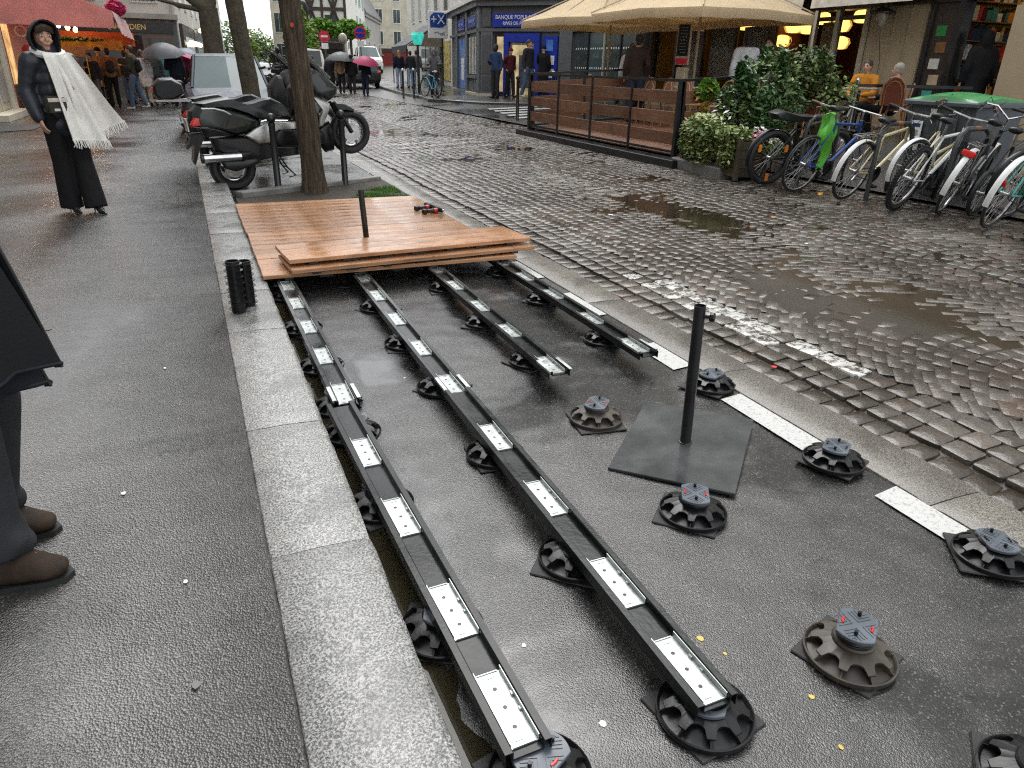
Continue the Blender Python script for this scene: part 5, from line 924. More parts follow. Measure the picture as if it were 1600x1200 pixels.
def bicycle(label, x, y, yaw, lean, col, guard=None, rack=False, step=False, r=.34, tw=.032, bar='flat', knob=False, saddle='black_plastic', light=False, ebike=False, steer=.2, rim='alloy', seat_h=.90, grip='rubber', wb=1.02):
    t = thing('bicycle', label, 'bicycle', (x, y, (road_z(x, y) if x < 7.5 else GZ(x)) + .012), group='bicycles leaning along the terrace', rot=(lean, 0, yaw))
    R0 = V((0, 0, r)); F0 = V((wb, 0, r)); BB = V((.43, 0, r - .05)); ST = V((.30, 0, seat_h - .16)); HD = V((.80, 0, .80)); HB = V((.84, 0, .66))
    bike_wheel(t, 'rear_wheel', R0, r, tw, rim, knob); fw = bike_wheel(t, 'front_wheel', F0, r, tw, rim, knob); fw.rotation_euler = (0, 0, steer)
    m = MB(); tr = .017
    if step: m.tube([HB, V((.62, 0, .52)), V((.46, 0, .40)), BB], tr * 1.25, 8); m.tube([HD - V((0, 0, .03)), V((.66, 0, .60)), V((.36, 0, .50))], tr * 1.05, 8)
    else: m.tube([HD, ST + V((.01, 0, -.02))], tr, 8); m.tube([HB, BB], tr * 1.15, 8)
    m.tube([BB, ST], tr, 8); m.tube([HD + V((-.01, 0, .05)), HB + V((.01, 0, -.02))], tr * 1.2, 8)
    for s in (-1, 1): m.tube([ST + V((0, s * .02, -.02)), R0 + V((0, s * .06, 0))], .009, 6); m.tube([BB + V((0, s * .03, 0)), R0 + V((0, s * .06, 0))], .010, 6)
    m.obj('frame', col, t)
    if ebike: m = MB(); m.box((.58, 0, .56), (.34, .075, .10), T=Matrix.Rotation(0, 4, 'Y'), b=.02); m.obj('battery', 'black_plastic', t, False)
    m = MB()
    for s in (-1, 1): m.tube([HB + V((.01, s * .03, -.03)), HB + V((.06, s * .055, -.12)), F0 + V((0, s * .055, 0))], .012, 6)
    m.obj('fork', col, t)
    m = MB(); m.tube([ST, ST + V((-.03, 0, .12))], .013, 8); m.obj('seat_post', 'alloy', t)
    m = MB(); sp = ST + V((-.03, 0, .14))
    if ebike: m.pillow([(sp.x - .42, sp.z + .05), (sp.x - .30, sp.z + .09), (sp.x, sp.z + .03), (sp.x + .25, sp.z + .02), (sp.x + .25, sp.z - .04), (sp.x - .1, sp.z - .06), (sp.x - .38, sp.z - .02)], .11, .3); m.obj('saddle', saddle, t)
    else: m.cap(sp + V((-.10, 0, .02)), sp + V((.02, 0, .015)), (.075, .035), (.045, .03)); m.cap(sp + V((.02, 0, .015)), sp + V((.16, 0, .01)), (.04, .028), (.018, .018)); blob(m, 'saddle', saddle, t, .012, 3)
    top = HD + V((-.03, 0, .16)); m = MB(); m.tube([HD + V((-.01, 0, .03)), top], .012, 8)
    pts = {'flat': [(.0, -.30, .03), (.01, -.12, .01), (.02, 0, 0), (.01, .12, .01), (.0, .30, .03)], 'city': [(-.22, -.30, .06), (-.10, -.28, .09), (.03, -.16, .09), (.04, 0, 0), (.03, .16, .09), (-.10, .28, .09), (-.22, .30, .06)], 'drop': [(-.05, -.21, -.14), (.10, -.21, -.13), (.12, -.21, -.02), (.03, -.20, 0), (.02, 0, 0), (.03, .20, 0), (.12, .21, -.02), (.10, .21, -.13), (-.05, .21, -.14)]}[bar]
    Q = Matrix.Rotation(steer, 4, 'Z'); pts = [top + Q @ V(p) for p in pts]; m.tube(pts, .0115, 8); hb = m.obj('handlebar', 'chrome', t)
    for a, b in ((pts[0], pts[1]), (pts[-1], pts[-2])):
        m = MB(); m.cyl(a, V(a).lerp(V(b), min(1, .12 / (V(b) - V(a)).length)), .017, n=10); m.obj('grip', grip, hb)
        m = MB(); q = V(a).lerp(V(b), .75); m.tube([q, q + V((.05, 0, -.03)), q + V((.0, 0, -.06)) + (V(a) - V(b)) * .3], .005, 5); m.obj('brake_lever', 'alloy', hb)
        m = MB(); q = V(b); m.tube([q, q + V((.12, 0, .06)), HD + V((.10, 0, .02)), HB], .0035, 5); m.obj('brake_cable', 'black_plastic', hb)
    m = MB(); m.lathe([(.085, -.003), (.09, 0), (.085, .003), (.06, .003), (.06, -.003)], 28, T=Matrix.Translation(BB + V((0, -.045, 0))) @ Matrix.Rotation(pi / 2, 4, 'X')); ck = m.obj('chainring', 'black_steel', t)
    for s in (-1, 1): m = MB(); a = .6 + (0 if s > 0 else pi); e = BB + V((.17 * cos(a), s * .075, .17 * sin(a))); m.tube([BB + V((0, s * .05, 0)), e], .010, 6); m.box(e + V((0, s * .05, 0)), (.09, .09, .022)); m.obj('crank', 'black_steel', ck)
    m = MB(); m.tube([BB + V((0, -.047, .09)), R0 + V((0, -.047, .035)), R0 + V((-.035, -.047, 0)), R0 + V((0, -.047, -.035)), BB + V((0, -.047, -.09))], .005, 5); m.obj('chain', 'black_steel', ck)
    if guard:
        for c, a0, a1, nm in ((R0, 15, 195, 'rear_mudguard'), (F0, 20, 165, 'front_mudguard')):
            m = MB(); rs = []
            for i in range(19): a = rad(a0 + (a1 - a0) * i / 18); rs.append([(c.x + q * cos(a), yy, c.z + q * sin(a)) for q, yy in ((r + .008, -.028), (r + .018, -.015), (r + .018, .015), (r + .008, .028), (r + .013, .013), (r + .013, -.013))])
            m.loft(rs); m.obj(nm, guard, t)
        for s in (-1, 1): m = MB(); m.tube([R0 + V((0, s * .06, 0)), R0 + V((-.24, s * .03, .25))], .0035, 5); m.obj('guard_stay', 'alloy', t)
    if rack:
        m = MB()
        for s in (-.05, 0, .05): m.tube([(-.22, s, r * 2 + .06), (.20, s, r * 2 + .07)], .006, 5)
        for xx in (-.2, -.05, .1): m.tube([(xx, -.055, r * 2 + .063), (xx, .055, r * 2 + .063)], .005, 5)
        for s in (-1, 1): m.tube([(-.12, s * .055, r * 2 + .06), (0, s * .065, r)], .005, 5)
        tag(m.obj('luggage_rack', 'chrome', t), kind='stuff')
    if light: m = MB(); m.box((-.21, 0, r * 2 - .02 if light == 1 else r + .12), (.035, .13 if light == 1 else .06, .055), b=.012); m.obj('rear_light', 'red_lens', t)
    return t
def reflectors(t, r):
    for k in range(3): m = MB(); a = .5 + k * 2.1; m.box((.24 * cos(a), -.03, r + .24 * sin(a)), (.05, .012, .09), T=None, b=.004); m.obj('spoke_reflector', 'orange_part', t, False)
LB = rad(13)
b = bicycle('black electric bicycle with fat tyres and long saddle beside the planters', 6.78, 7.42, rad(-2), rad(6), 'black_steel', 'black_plastic', r=.345, tw=.085, ebike=True, bar='flat', steer=.1, seat_h=.86, rim='black_steel', grip='brown_grip'); reflectors(b, .345)
b2 = bicycle('blue and green racing bicycle with a bright green bag on the saddle', 6.76, 6.86, rad(8), LB, 'blue_paint', r=.345, tw=.026, bar='drop', seat_h=1.0, steer=.25)
bicycle('cream bicycle with white mudguards and chrome rack, third in the row', 6.86, 6.20, rad(12), LB, 'cream_paint', 'white_paint', True, r=.34, steer=.2, bar='flat')
bicycle('mountain bicycle with knobbly tyres and white red-tipped stays', 6.93, 5.55, rad(16), rad(15), 'white_paint', r=.345, tw=.055, knob=True, bar='flat', seat_h=.95)
bicycle('pale yellow step-through bicycle with brown grips before the wheelie bin', 7.28, 5.78, rad(6), rad(6), 'cream_paint', 'white_paint', step=True, bar='city', grip='brown_grip', seat_h=.92)
bicycle('dark bicycle with worn white mudguard and red rear lamp', 7.12, 5.16, rad(24), rad(16), 'black_steel', 'white_paint', True, light=1, bar='city', seat_h=.95)
bicycle('small black folding bicycle half hidden between two mudguards', 7.28, 4.90, rad(14), rad(8), 'black_steel', r=.24, tw=.04, seat_h=.85, rim='black_steel')
bicycle('green-framed bicycle with white rear mudguard and red reflector', 6.95, 4.50, rad(14), LB, 'teal_paint', 'white_paint', light=2, bar='city', seat_h=.98)
bicycle('golden-brown bicycle with chrome swept handlebar at the right edge', 7.48, 4.72, rad(-4), rad(8), 'gold_paint', 'black_plastic', bar='city', seat_h=.94)
bicycle('dark blue bicycle cut by the right edge of the photo', 6.86, 4.02, rad(14), LB, 'navy_paint', bar='flat')
t = thing('plastic_bag', 'bright green plastic bag hanging from the blue racing bicycle saddle', 'bag', b2.matrix_world.translation if False else (7.03, 6.90, .60), rad(10))
m = MB(); rs = []
for i in range(13):
    u = i / 12; z = .52 - .62 * u; w = .10 + .05 * sin(pi * min(1, u * 1.6)) - .05 * u; rs.append([(w * cos(a) * (1 + .35 * sin(3 * a + 7 * u)) + .03 * sin(11 * u), w * .55 * sin(a) * (1 + .25 * cos(4 * a + 6 * u)), z + .02 * sin(2 * a)) for a in [2 * pi * k / 14 for k in range(14)]])
m.loft(rs); m.obj('body', 'green_bag', t, True, 40, loc=(0, -.12, -.10))
def hoop(lb, x, y):
    t = thing('bike_hoop', lb, 'bike stand', (x, y, GZ(x) + .03), rad(8), 'grey steel bike hoops')
    m = MB(); m.tube([(-.32, 0, -.05), (-.32, 0, .62), (-.28, 0, .74), (-.18, 0, .80), (.18, 0, .80), (.28, 0, .74), (.32, 0, .62), (.32, 0, -.05)], .026, 10); m.obj('hoop', 'anthracite', t)
    m = MB(); m.cyl((-.05, 0, .80), (.05, 0, .80), .0275, n=10); m.obj('red_band', 'copper_rust', t)
for i, (x, y) in enumerate([(7.45, 7.25), (7.40, 6.10), (7.55, 5.28), (7.6, 4.3)]): hoop(['bike hoop beside the green bag', 'bike hoop between the cream bicycle and the wheelie bin', 'bike hoop behind the mountain bicycle tyre', 'bike hoop at the right edge'][i], x, y)
# ------------------------------------------------------------------ wheelie bin
t = thing('wheelie_bin', 'large grey wheelie bin with green lid behind the bicycles', 'bin', (8.30, 6.02, GZ(8.3) + .03), rad(-4)); t.scale = (.95, .80, .97)
m = MB(); m.loft([[(sx * (.30 if z < .3 else .38), sy * (.50 if z < .3 else .58), z) for sx, sy in ((-1, -1), (1, -1), (1, 1), (-1, 1))] for z in (.14, .16, .96, .98)]); m.obj('body', 'bin_grey', t, False)
m = MB(); m.box((0, 0, 1.0), (.86, 1.26, .06), b=.02); m.obj('rim', 'bin_grey', t, False)
m = MB(); rs = []
for i in range(9): q = -1 + i / 4; zz = 1.03 + .05 * (1 - q * q); rs.append([(-.42, q * .61, 1.025), (-.40, q * .60, zz), (-.05, q * .60, zz + .045), (.36, q * .60, zz + .01), (.42, q * .61, 1.025)])
m.loft(rs); m.obj('lid', 'bin_green', t, True, 40)
for sx in (-1, 1):
    for sy in (-1, 1): m = MB(); m.cyl((sx * .24, sy * .42 - .02, .07), (sx * .24, sy * .42 + .02, .07), .075, n=16); m.obj('castor', 'rubber', t)
m = MB(); m.box((-.383, .34, .62), (.012, .20, .34), b=.003); lb_ = m.obj('notice', 'sign_white', t, False); m = MB(); m.box((-.391, .34, .74), (.004, .14, .04)); m.obj('notice_heading', 'navy_paint', lb_, False); m = MB(); m.box((-.391, .34, .63), (.004, .12, .11)); m.obj('notice_picture', 'silver_paint', lb_, False)
m = MB(); m.box((-.383, .10, .88), (.010, .10, .11), b=.003); m.obj('sticker', 'sign_white', t, False)
for k in (-.3, 0, .3): m = MB(); m.box((-.375, k, .55), (.02, .03, .7), b=.004); m.obj('body_rib', 'bin_grey', t, False)
# ------------------------------------------------------------------ terrace: platform, fence, chairs, parasols
t = thing('terrace_platform', 'brown wooden terrace platform inside the slatted fence', 'platform', (0, 0, 0)); rot_ = (0, -math.atan(.055), 0)
m = MB(); m.box((0, 0, -.03), (2.6, 5.5, .10)); m.obj('frame', 'black_steel', t, False, loc=(8.18, 12.2, GZ(8.18) + .09), rot=rot_)
m = MB(); m.box((0, 0, 0), (2.58, .138, .022), b=.003); PT = mesh_of(m, 'plank', 'fence_wood', False)
for i in range(39): put('plank', PT, None, t, False, loc=(8.18, 9.52 + i * .1408, GZ(8.18) + .152), rot=rot_)
def fence(label, a, b, n, slats=(.27, .565, .86), zt=1.14, gp=True):
    a, b = V(a), V(b); d = b - a; L = d.length; ang = math.atan2(d.y, d.x)
    t = thing('slatted_fence', label, 'fence', (a.x, a.y, GZ(a.x) + .06), group='black steel fences with brown boards', rot=(0, -math.atan2(GZ(b.x) - GZ(a.x), L), ang))
    for i in range(n + 1):
        x = L * i / n; big_ = i in (0, n); m = MB(); w = .07 if big_ else .035; m.box((x, 0, zt / 2), (w, w, zt)); m.obj('post', 'black_steel', t, False)
        if i < n:
            for z in slats: m = MB(); m.box((x + L / n / 2, .012, z + .06), (L / n - w - .006, .026, .185), b=.003); o = m.obj('board', 'fence_wood_x', t, False)
    m = MB(); m.box((L / 2, 0, zt + .02), (L + .07, .06, .04)); m.obj('top_rail', 'black_steel', t, False)
    m = MB(); m.box((L / 2, 0, .14), (L - .08, .03, .035)); m.obj('bottom_rail', 'black_steel', t, False)
    return t
wood_mat('fence_wood_x', (.10, .046, .026), (.185, .086, .047), (.26, .126, .072), .4, 0)
fence('long slatted terrace fence facing the cobbled road', (6.86, 14.95), (6.86, 9.55), 4)
fence('short slatted terrace fence at the far end by the zebra crossing', (6.95, 14.95), (9.5, 14.95), 2)
fence('short slatted terrace fence at the near end behind the flower boxes', (6.95, 9.55), (9.4, 9.55), 2)
m = MB(); m.box((0, 0, 0), (.30, 5.9, .14), b=.01); o = m.obj('terrace_kickboard', 'black_steel', None, False, loc=(6.78, 12.2, GZ(6.8) + .05)); tag(o, 'black kick board along the foot of the terrace platform', 'kick board')
def bistro_chair(label, x, y, yaw, mat='rattan', z=None):
    t = thing('bistro_chair', label, 'chair', (x, y, GZ(x) + .16 if z is None else z), yaw, 'rattan bistro chairs on the terrace')
    m = MB(); m.lathe([(.19, .44), (.215, .45), (.215, .47), (.19, .48), (.002, .475)], 20); m.obj('seat', mat, t)
    for s in (-1, 1):
        m = MB(); m.tube([(.16, s * .15, .45), (.20, s * .18, 0)], .014, 8); m.obj('leg', 'rattan', t); m = MB(); m.tube([(-.15, s * .15, .45), (-.22, s * .18, 0)], .014, 8); m.obj('leg', 'rattan', t)
        m = MB(); m.tube([(.16, s * .15, .12), (0, s * .12, .36), (-.16, s * .15, .12)], .008, 6); m.obj('curved_brace', 'rattan', t)
    arc = [(-.17, -.19, .45), (-.20, -.20, .66), (-.225, -.17, .80), (-.24, -.09, .89), (-.245, 0, .915), (-.24, .09, .89), (-.225, .17, .80), (-.20, .20, .66), (-.17, .19, .45)]; m = MB(); m.tube(arc, .016, 8); m.obj('back_frame', 'rattan', t)
    m = MB(); m.tube([(p[0] + .004, p[1] * .72, .45 + (p[2] - .45) * .86) for p in arc], .009, 6); m.obj('inner_bow', 'petal_white' if mat == 'rattan' else 'rattan', t)
    m = MB(); f = [(p[0] - .002, p[1] * .9, .46 + (p[2] - .46) * .95) for p in arc]; m.loft([f, [(a_ + .006, b_, c_) for a_, b_, c_ in f]]); m.obj('woven_back', mat, t, False)
for i, (x, y, a) in enumerate([(9.15, 10.9, 2.9), (9.2, 11.6, 3.2), (9.2, 12.3, 3.0), (9.25, 13.0, 3.2), (9.3, 13.7, 3.1), (9.3, 14.4, 3.2)]): bistro_chair(['first terrace chair from the flower bed end of the row', 'second terrace chair from the flower bed end of the row', 'third terrace chair from the flower bed end of the row', 'terrace chair just right of the man in the brown jacket', 'terrace chair hidden beside the man in the brown jacket', 'terrace chair at the far end of the row'][i], x, y, a)
bistro_chair('red-brown rattan chair behind the electric bicycle', 9.1, 9.35, 3.4, 'rattan_red'); bistro_chair('rattan chair of the grey-haired guest beside the cream wall', 11.6, 9.75, .4, 'rattan_red')
def cafe_table(lb, x, y, z=None):
    t = thing('cafe_table', lb, 'table', (x, y, GZ(x) + .16 if z is None else z), group='small cafe tables'); m = MB(); m.lathe([(.30, .70), (.31, .715), (.31, .73), (.002, .733)], 24); m.obj('top', 'marble', t); m = MB(); m.lathe([(.2, 0), (.19, .02), (.03, .05), (.025, .70)], 16); m.obj('pedestal', 'black_steel', t)
cafe_table('small round table between the terrace chairs', 9.75, 12.0); cafe_table('small round table at the far end of the terrace', 9.8, 13.4); cafe_table('small table of the two seated guests', 11.4, 10.4)
def parasol(label, c, ang, half, z, rise, w2=None):
    t = thing('terrace_parasol', label, 'parasol', (c[0], c[1], GZ(c[0]) + .05), ang, 'beige square terrace parasols'); Z0 = z - GZ(c[0]) - .05; m = MB(); n = 16; rings = []
    per = []
    for k in range(4):
        for i in range(n):
            q = -1 + 2 * i / n; per.append([(q, -1), (1, q), (-q, 1), (-1, -q)][k])
    for q, zz in ((.02, rise), (.25, rise * .70), (.5, rise * .44), (.75, rise * .20), (1, 0)): rings.append([(x * half * q * (1 - .03 * (1 - abs(abs(x) - abs(y))) * q), y * half * q * (1 - .03 * (1 - abs(abs(x) - abs(y))) * q), Z0 + zz - .05 * q * (1 - abs(abs(x) - abs(y)) if True else 0) * .8) for x, y in per])
    rings.append([(x * 1.004 + .03 * sin(i * .9) * (abs(y) > abs(x)) * .2, y * 1.004, zz - .17 + .006 * sin(i * 1.57)) for i, (x, y, zz) in enumerate(rings[-1])])
    inner = [[(x * .996, y * .996, zz - .012) for x, y, zz in r] for r in rings[::-1]]
    m.loft(rings + inner, False); m.obj('canopy', 'parasol_cloth', t, True, 40)
    m = MB(); m.tube([(0, 0, 0), (0, 0, Z0 + rise + .05)], .03, 10); m.obj('pole', 'cream_frame', t)
    for k in range(8): a = pi / 4 * k; l = half * (1.41 if k % 2 else 1) * .98; m = MB(); m.tube([(0, 0, Z0 + rise - .06), (l * cos(a), l * sin(a), Z0 - .02)], .014, 6); m.obj('rib', 'cream_frame', t); m = MB(); m.tube([(0, 0, Z0 + .02), (l * .5 * cos(a), l * .5 * sin(a), Z0 + rise * .42)], .010, 6); m.obj('strut', 'cream_frame', t)
    m = MB(); m.box((0, 0, .04), (.6, .6, .08)); m.obj('base_weight', 'concrete', t, False)
aP = math.atan2(.16, .987)
parasol('nearer beige square parasol over the terrace, right half of the canopy pair', (10.5, 14.2), aP, 1.72, 2.60, 1.0); parasol('farther beige square parasol over the terrace, left of the pair', (10.45, 17.9), aP, 1.72, 2.60, 1.0)
t = thing('white_pole', 'thin white pole at the right corner of the nearer parasol', 'pole', (11.95, 12.35, GZ(12) + .03)); m = MB(); m.tube([(0, 0, 0), (0, 0, 2.2)], .028, 10); m.obj('post', 'cream_frame', t); m = MB(); m.box((0, 0, .03), (.4, .4, .06)); m.obj('foot', 'concrete', t, False)
t = thing('menu_stand', 'tall menu stand with dark board and red strip on the terrace', 'menu board', (10.0, 13.95, GZ(10) + .15), rad(20))
m = MB(); m.box((0, 0, .55), (.16, .24, 1.1), b=.02); m.obj('pillar', 'cream_frame', t, False)
m = MB(); m.box((-.05, 0, 1.55), (.05, .34, .80), b=.01); f = m.obj('board_frame', 'cream_frame', t, False); m = MB(); m.box((-.078, 0, 1.62), (.008, .28, .60)); m.obj('board', 'black_plastic', f, False); m = MB(); m.box((-.079, 0, 1.22), (.008, .28, .11)); m.obj('red_strip', 'sign_red', f, False)
for k in range(9): text(['Entrecote 18', 'Magret 19', 'Tartare 17', 'Salade 14', 'Moules 16', 'Burger 17', 'Soupe 9', 'Tarte 8', 'Cafe 3'][k] if False else '- - - - -', 'chalk_line', 'white_paint', f, (-.084, 0, 1.87 - k * .06), (pi / 2, 0, -pi / 2), .06, .001)
t = thing('rope_stanchion', 'steel stanchion with black belt before the seated guests', 'stanchion', (11.05, 10.15, GZ(11) + .03)); m = MB(); m.lathe([(.16, 0), (.15, .02), (.03, .04), (.028, .95), (.035, .96), (.035, 1.02), (.01, 1.05)], 16); m.obj('post', 'alloy', t); m = MB(); m.box((.9, -.45, .93), (2.0, .012, .05), rad(-26)); m.obj('belt', 'black_plastic', t, False)
# ------------------------------------------------------------------ flower boxes and shrubs
t = thing('concrete_block', 'low grey concrete block under the ivy planter', 'block', (0, 0, 0)); m = MB(); m.box((0, 0, 0), (.55, 1.35, .16), b=.015); m.obj('stone', 'concrete', t, False, loc=(6.95, 8.75, GZ(6.9) + .075), rot=(0, -.05, rad(-6)))
def planter(label, x, y, z, w, l, h, rz):
    t = thing('flower_box', label, 'planter', (x, y, z), rz, 'wooden flower boxes by the terrace')
    for k in range(4):
        for s in (-1, 1): m = MB(); m.box((0, s * l / 2, h * (.16 + .22 * k)), (w, .022, h * .20), b=.003); m.obj('board', 'planter_wood', t, False); m = MB(); m.box((s * w / 2, 0, h * (.16 + .22 * k)), (.022, l - .03, h * .20), b=.003); m.obj('board', 'planter_wood', t, False)
    for sx in (-1, 1):
        for sy in (-1, 1): m = MB(); m.box((sx * w / 2, sy * l / 2, h * .47), (.06, .06, h * .98), b=.004); m.obj('corner_post', 'planter_wood', t, False)
    m = MB(); m.box((0, 0, h * .45), (w - .03, l - .03, h * .75)); m.obj('soil', 'soil', t, False); return t
planter('wooden flower box on the concrete block overgrown with variegated ivy', 6.98, 8.92, GZ(6.9) + .155, .40, .62, .50, rad(-4)); planter('wooden flower box beside the electric bicycle tyre', 6.88, 8.02, GZ(6.9) + .03, .42, .44, .52, rad(-6))
def plant(name, label, loc, comps, cat='plant', stems=0, sh=.5):
    t = thing(name, label, cat, loc)
    if stems:
        m = MB(); rr = random.Random(int(loc[1] * 100))
        for _ in range(stems): a = rr.uniform(0, 6.3); q = rr.uniform(0, .08); m.tube([(q * cos(a), q * sin(a), -.02), (q * 2 * cos(a), q * 2 * sin(a), sh * .5), (q * 3.5 * cos(a), q * 3.5 * sin(a), sh)], [.012, .009, .005], 5)
        blob(m, 'stems', 'planter_wood', t, .012, 1)
    for i, (nm, mat, cs, n, s) in enumerate(comps): leaves(t, nm, mat, cs, n, s, int(loc[1] * 10) + i)
    return t
g = GZ(6.9)
plant('ivy', 'bushy variegated ivy spilling over the box on the concrete block', (6.9, 8.75, g + .5), [('foliage', 'leaf_ivy', [((-.08, .10, .08), (.28, .42, .20)), ((-.22, -.1, -.10), (.12, .40, .26)), ((-.22, -.2, .05), (.2, .3, .2)), ((-.2, .25, -.12), (.1, .2, .22))], 1700, .055), ('pale_leaves', 'leaf_pale', [((-.1, .05, .12), (.28, .42, .2)), ((-.24, -.1, -.10), (.12, .40, .28))], 900, .05)], stems=6, sh=.15)
plant('ivy', 'trailing ivy hanging down the front of the box beside the electric bicycle', (6.85, 8.02, g + .52), [('foliage', 'leaf_ivy', [((-.12, .05, .05), (.24, .26, .12)), ((-.23, .02, -.12), (.07, .15, .26))], 700, .05), ('pale_leaves', 'leaf_pale', [((-.1, .05, .06), (.24, .26, .12)), ((-.24, .0, -.14), (.07, .14, .24))], 420, .045)], stems=5, sh=.1)
plant('flowering_shrub', 'dark green flowering shrub with small white blooms by the fence corner', (7.45, 8.75, GZ(7.4) + .5), [('foliage', 'leaf_dark', [((0, 0, .15), (.36, .50, .32)), ((-.08, .30, .42), (.18, .18, .26)), ((.05, -.34, .36), (.2, .2, .3)), ((-.05, -.02, .62), (.12, .16, .24)), ((.0, -.55, .1), (.25, .25, .25)), ((-.1, .1, .8), (.06, .08, .16))], 2300, .065), ('white_flowers', 'petal_white', [((-.1, 0, .35), (.36, .5, .38)), ((-.15, .3, .3), (.2, .3, .2))], 90, .05), ('yellow_tips', 'leaf_ivy', [((0, 0, .3), (.36, .5, .4))], 350, .05)], stems=9, sh=.7)
plant('flowers', 'low pink and white flowers between the ivy and the electric bicycle', (7.05, 7.75, g + .5), [('pink_blooms', 'petal_pink', [((-.05, .05, .08), (.16, .16, .06))], 60, .05), ('white_blooms', 'petal_white', [((-.05, -.25, .02), (.14, .2, .08)), ((-.0, .1, .14), (.2, .2, .05))], 90, .04), ('foliage', 'leaf_ivy', [((0, -.05, -.06), (.2, .35, .12))], 420, .05)], stems=4, sh=.05)
plant('olive_shrub', 'tall grey-green potted shrub in front of the restaurant windows', (9.5, 9.75, GZ(9.5) + .65), [('foliage', 'leaf_olive', [((0, .1, .45), (.40, .42, .34)), ((.0, -.35, .28), (.3, .3, .28)), ((.1, .5, .15), (.3, .35, .3)), ((0, -.1, .72), (.25, .3, .25)), ((0, .1, .05), (.4, .5, .2))], 3400, .06), ('young_leaves', 'leaf_ivy', [((0, 0, .5), (.4, .6, .4)), ((0, -.6, .25), (.35, .4, .3))], 700, .055), ('dry_leaves', 'leaf_yellow', [((-.2, -.1, -.12), (.25, .6, .12))], 260, .06)], stems=9, sh=.5)
plant('potted_plant', 'small yellow-green spiky plant on the fence corner', (7.25, 9.42, GZ(7.2) + .95), [('leaves', 'leaf_lime', [((0, 0, .14), (.14, .14, .14))], 170, .10), ('pale_leaves', 'leaf_yellow', [((0, .05, .1), (.2, .2, .12)), ((0, 0, -.25), (.06, .06, .25))], 130, .09)], stems=4, sh=.1)
for i, (x, y, w, l, h, rz) in enumerate([(9.5, 9.85, .45, 1.5, .6, 0), (7.48, 8.75, .4, .9, .5, 0)]): planter(['long flower box under the tall grey-green shrub', 'flower box holding the dark flowering shrub'][i], x, y, GZ(x) + .03, w, l, h, rz)
plant('tall_greenery', 'loose tall greenery with thin stems between the fence corner and the parasol', (7.9, 9.15, GZ(7.9) + .45), [('foliage', 'leaf_dark', [((0, 0, .35), (.28, .34, .40)), ((-.1, .18, .75), (.12, .14, .30)), ((.1, -.35, .6), (.18, .2, .40)), ((.0, -.7, .4), (.22, .28, .45)), ((.2, .1, 1.0), (.07, .09, .22)), ((.0, -.5, .95), (.07, .1, .2))], 1250, .07), ('young_leaves', 'leaf_ivy', [((0, -.2, .55), (.4, .7, .6))], 520, .06), ('white_flowers', 'petal_white', [((-.15, -.1, .7), (.35, .6, .4))], 45, .055)], stems=16, sh=1.0)
plant('tall_greenery', 'loose grey-green branches spreading right of the tall shrub', (9.0, 9.75, GZ(9.1) + .5), [('foliage', 'leaf_olive', [((0, 0, .5), (.3, .4, .45)), ((-.1, .2, .9), (.2, .25, .25)), ((.1, -.2, .75), (.2, .25, .35)), ((.0, -.2, .2), (.3, .4, .3))], 1100, .06), ('young_leaves', 'leaf_ivy', [((0, 0, .7), (.4, .6, .5))], 420, .05)], stems=14, sh=.9)
# ------------------------------------------------------------------ restaurant and corner shop
FX = 13.2; g = GZ(FX) + .035
for n_, c_ in (('interior_ochre', (.30, .17, .06)), ('interior_ochre2', (.45, .33, .16)), ('interior_red', (.16, .045, .03))): pm(n_, c_, .6, var=.35, vs=3)
t = REST = thing('restaurant_building', 'cream restaurant frontage with tall windows and hanging yellow lamps', 'building', (0, 0, 0))
def bx(name, mat, x0, x1, y0, y1, z0, z1, par=None, b=0): m = MB(); m.box(((x0 + x1) / 2, (y0 + y1) / 2, (z0 + z1) / 2), (abs(x1 - x0), abs(y1 - y0), abs(z1 - z0)), b=b); return m.obj(name, mat, par or t, False)
bx('cream_wall', 'restaurant_cream', FX, FX + .3, 10.70, 12.12, g, 3.4)
for k in range(4): bx('panel_strip', 'restaurant_cream', FX - .018, FX - .002, 10.78 + k * .36, 10.81 + k * .36, g + .2, 2.7)
bx('upper_wall', 'restaurant_cream', FX, FX + .4, 2.0, 20.2, 3.4, 4.2); bx('upper_wall', 'white_render', FX + .1, FX + .5, -4.0, 24, 4.2, 15)
bx('fascia', 'brown_frame', FX - .05, FX + .3, 8.7, 20.2, 2.72, 3.4)
bx('stall_riser', 'restaurant_cream', FX, FX + .2, 12.12, 20.2, g, g + .45)
for y in (12.2, 12.98, 13.65, 14.9, 16.3, 17.6, 18.8, 20.15): bx('mullion', 'cream_frame' if y < 14 else 'brown_frame', FX - .04, FX + .08, y - .05, y + .05, g + .45, 2.72)
bx('transom', 'brown_frame', FX - .03, FX + .06, 12.2, 20.1, 2.52, 2.60)
ys = [12.2, 12.98, 13.65, 14.9, 16.3, 17.6, 18.8, 20.15]
for a, b_ in zip(ys, ys[1:]): bx('pane', 'clear_glass', FX + .01, FX + .022, a + .05, b_ - .05, g + .45, 2.52)
bx('interior_floor', 'brown_frame', FX + .2, 19, 10.75, 20.2, g - .02, g + .02); bx('interior_back_wall', 'interior_ochre', 18.9, 19, 10.75, 20.2, g, 3.4); bx('interior_ceiling', 'brown_frame', FX + .3, 19, 10.75, 20.2, 3.30, 3.38)
bx('interior_end_wall', 'interior_ochre', FX + .3, 19, 20.1, 20.2, g, 3.3); bx('interior_end_wall', 'interior_ochre', FX + .3, 19, 10.72, 10.80, g, 3.3); bx('interior_column', 'interior_red', 15.2, 15.6, 16.6, 17.1, g, 3.3); bx('interior_bar', 'brown_frame', 16.4, 17.2, 12.5, 18.5, g, g + 1.1)
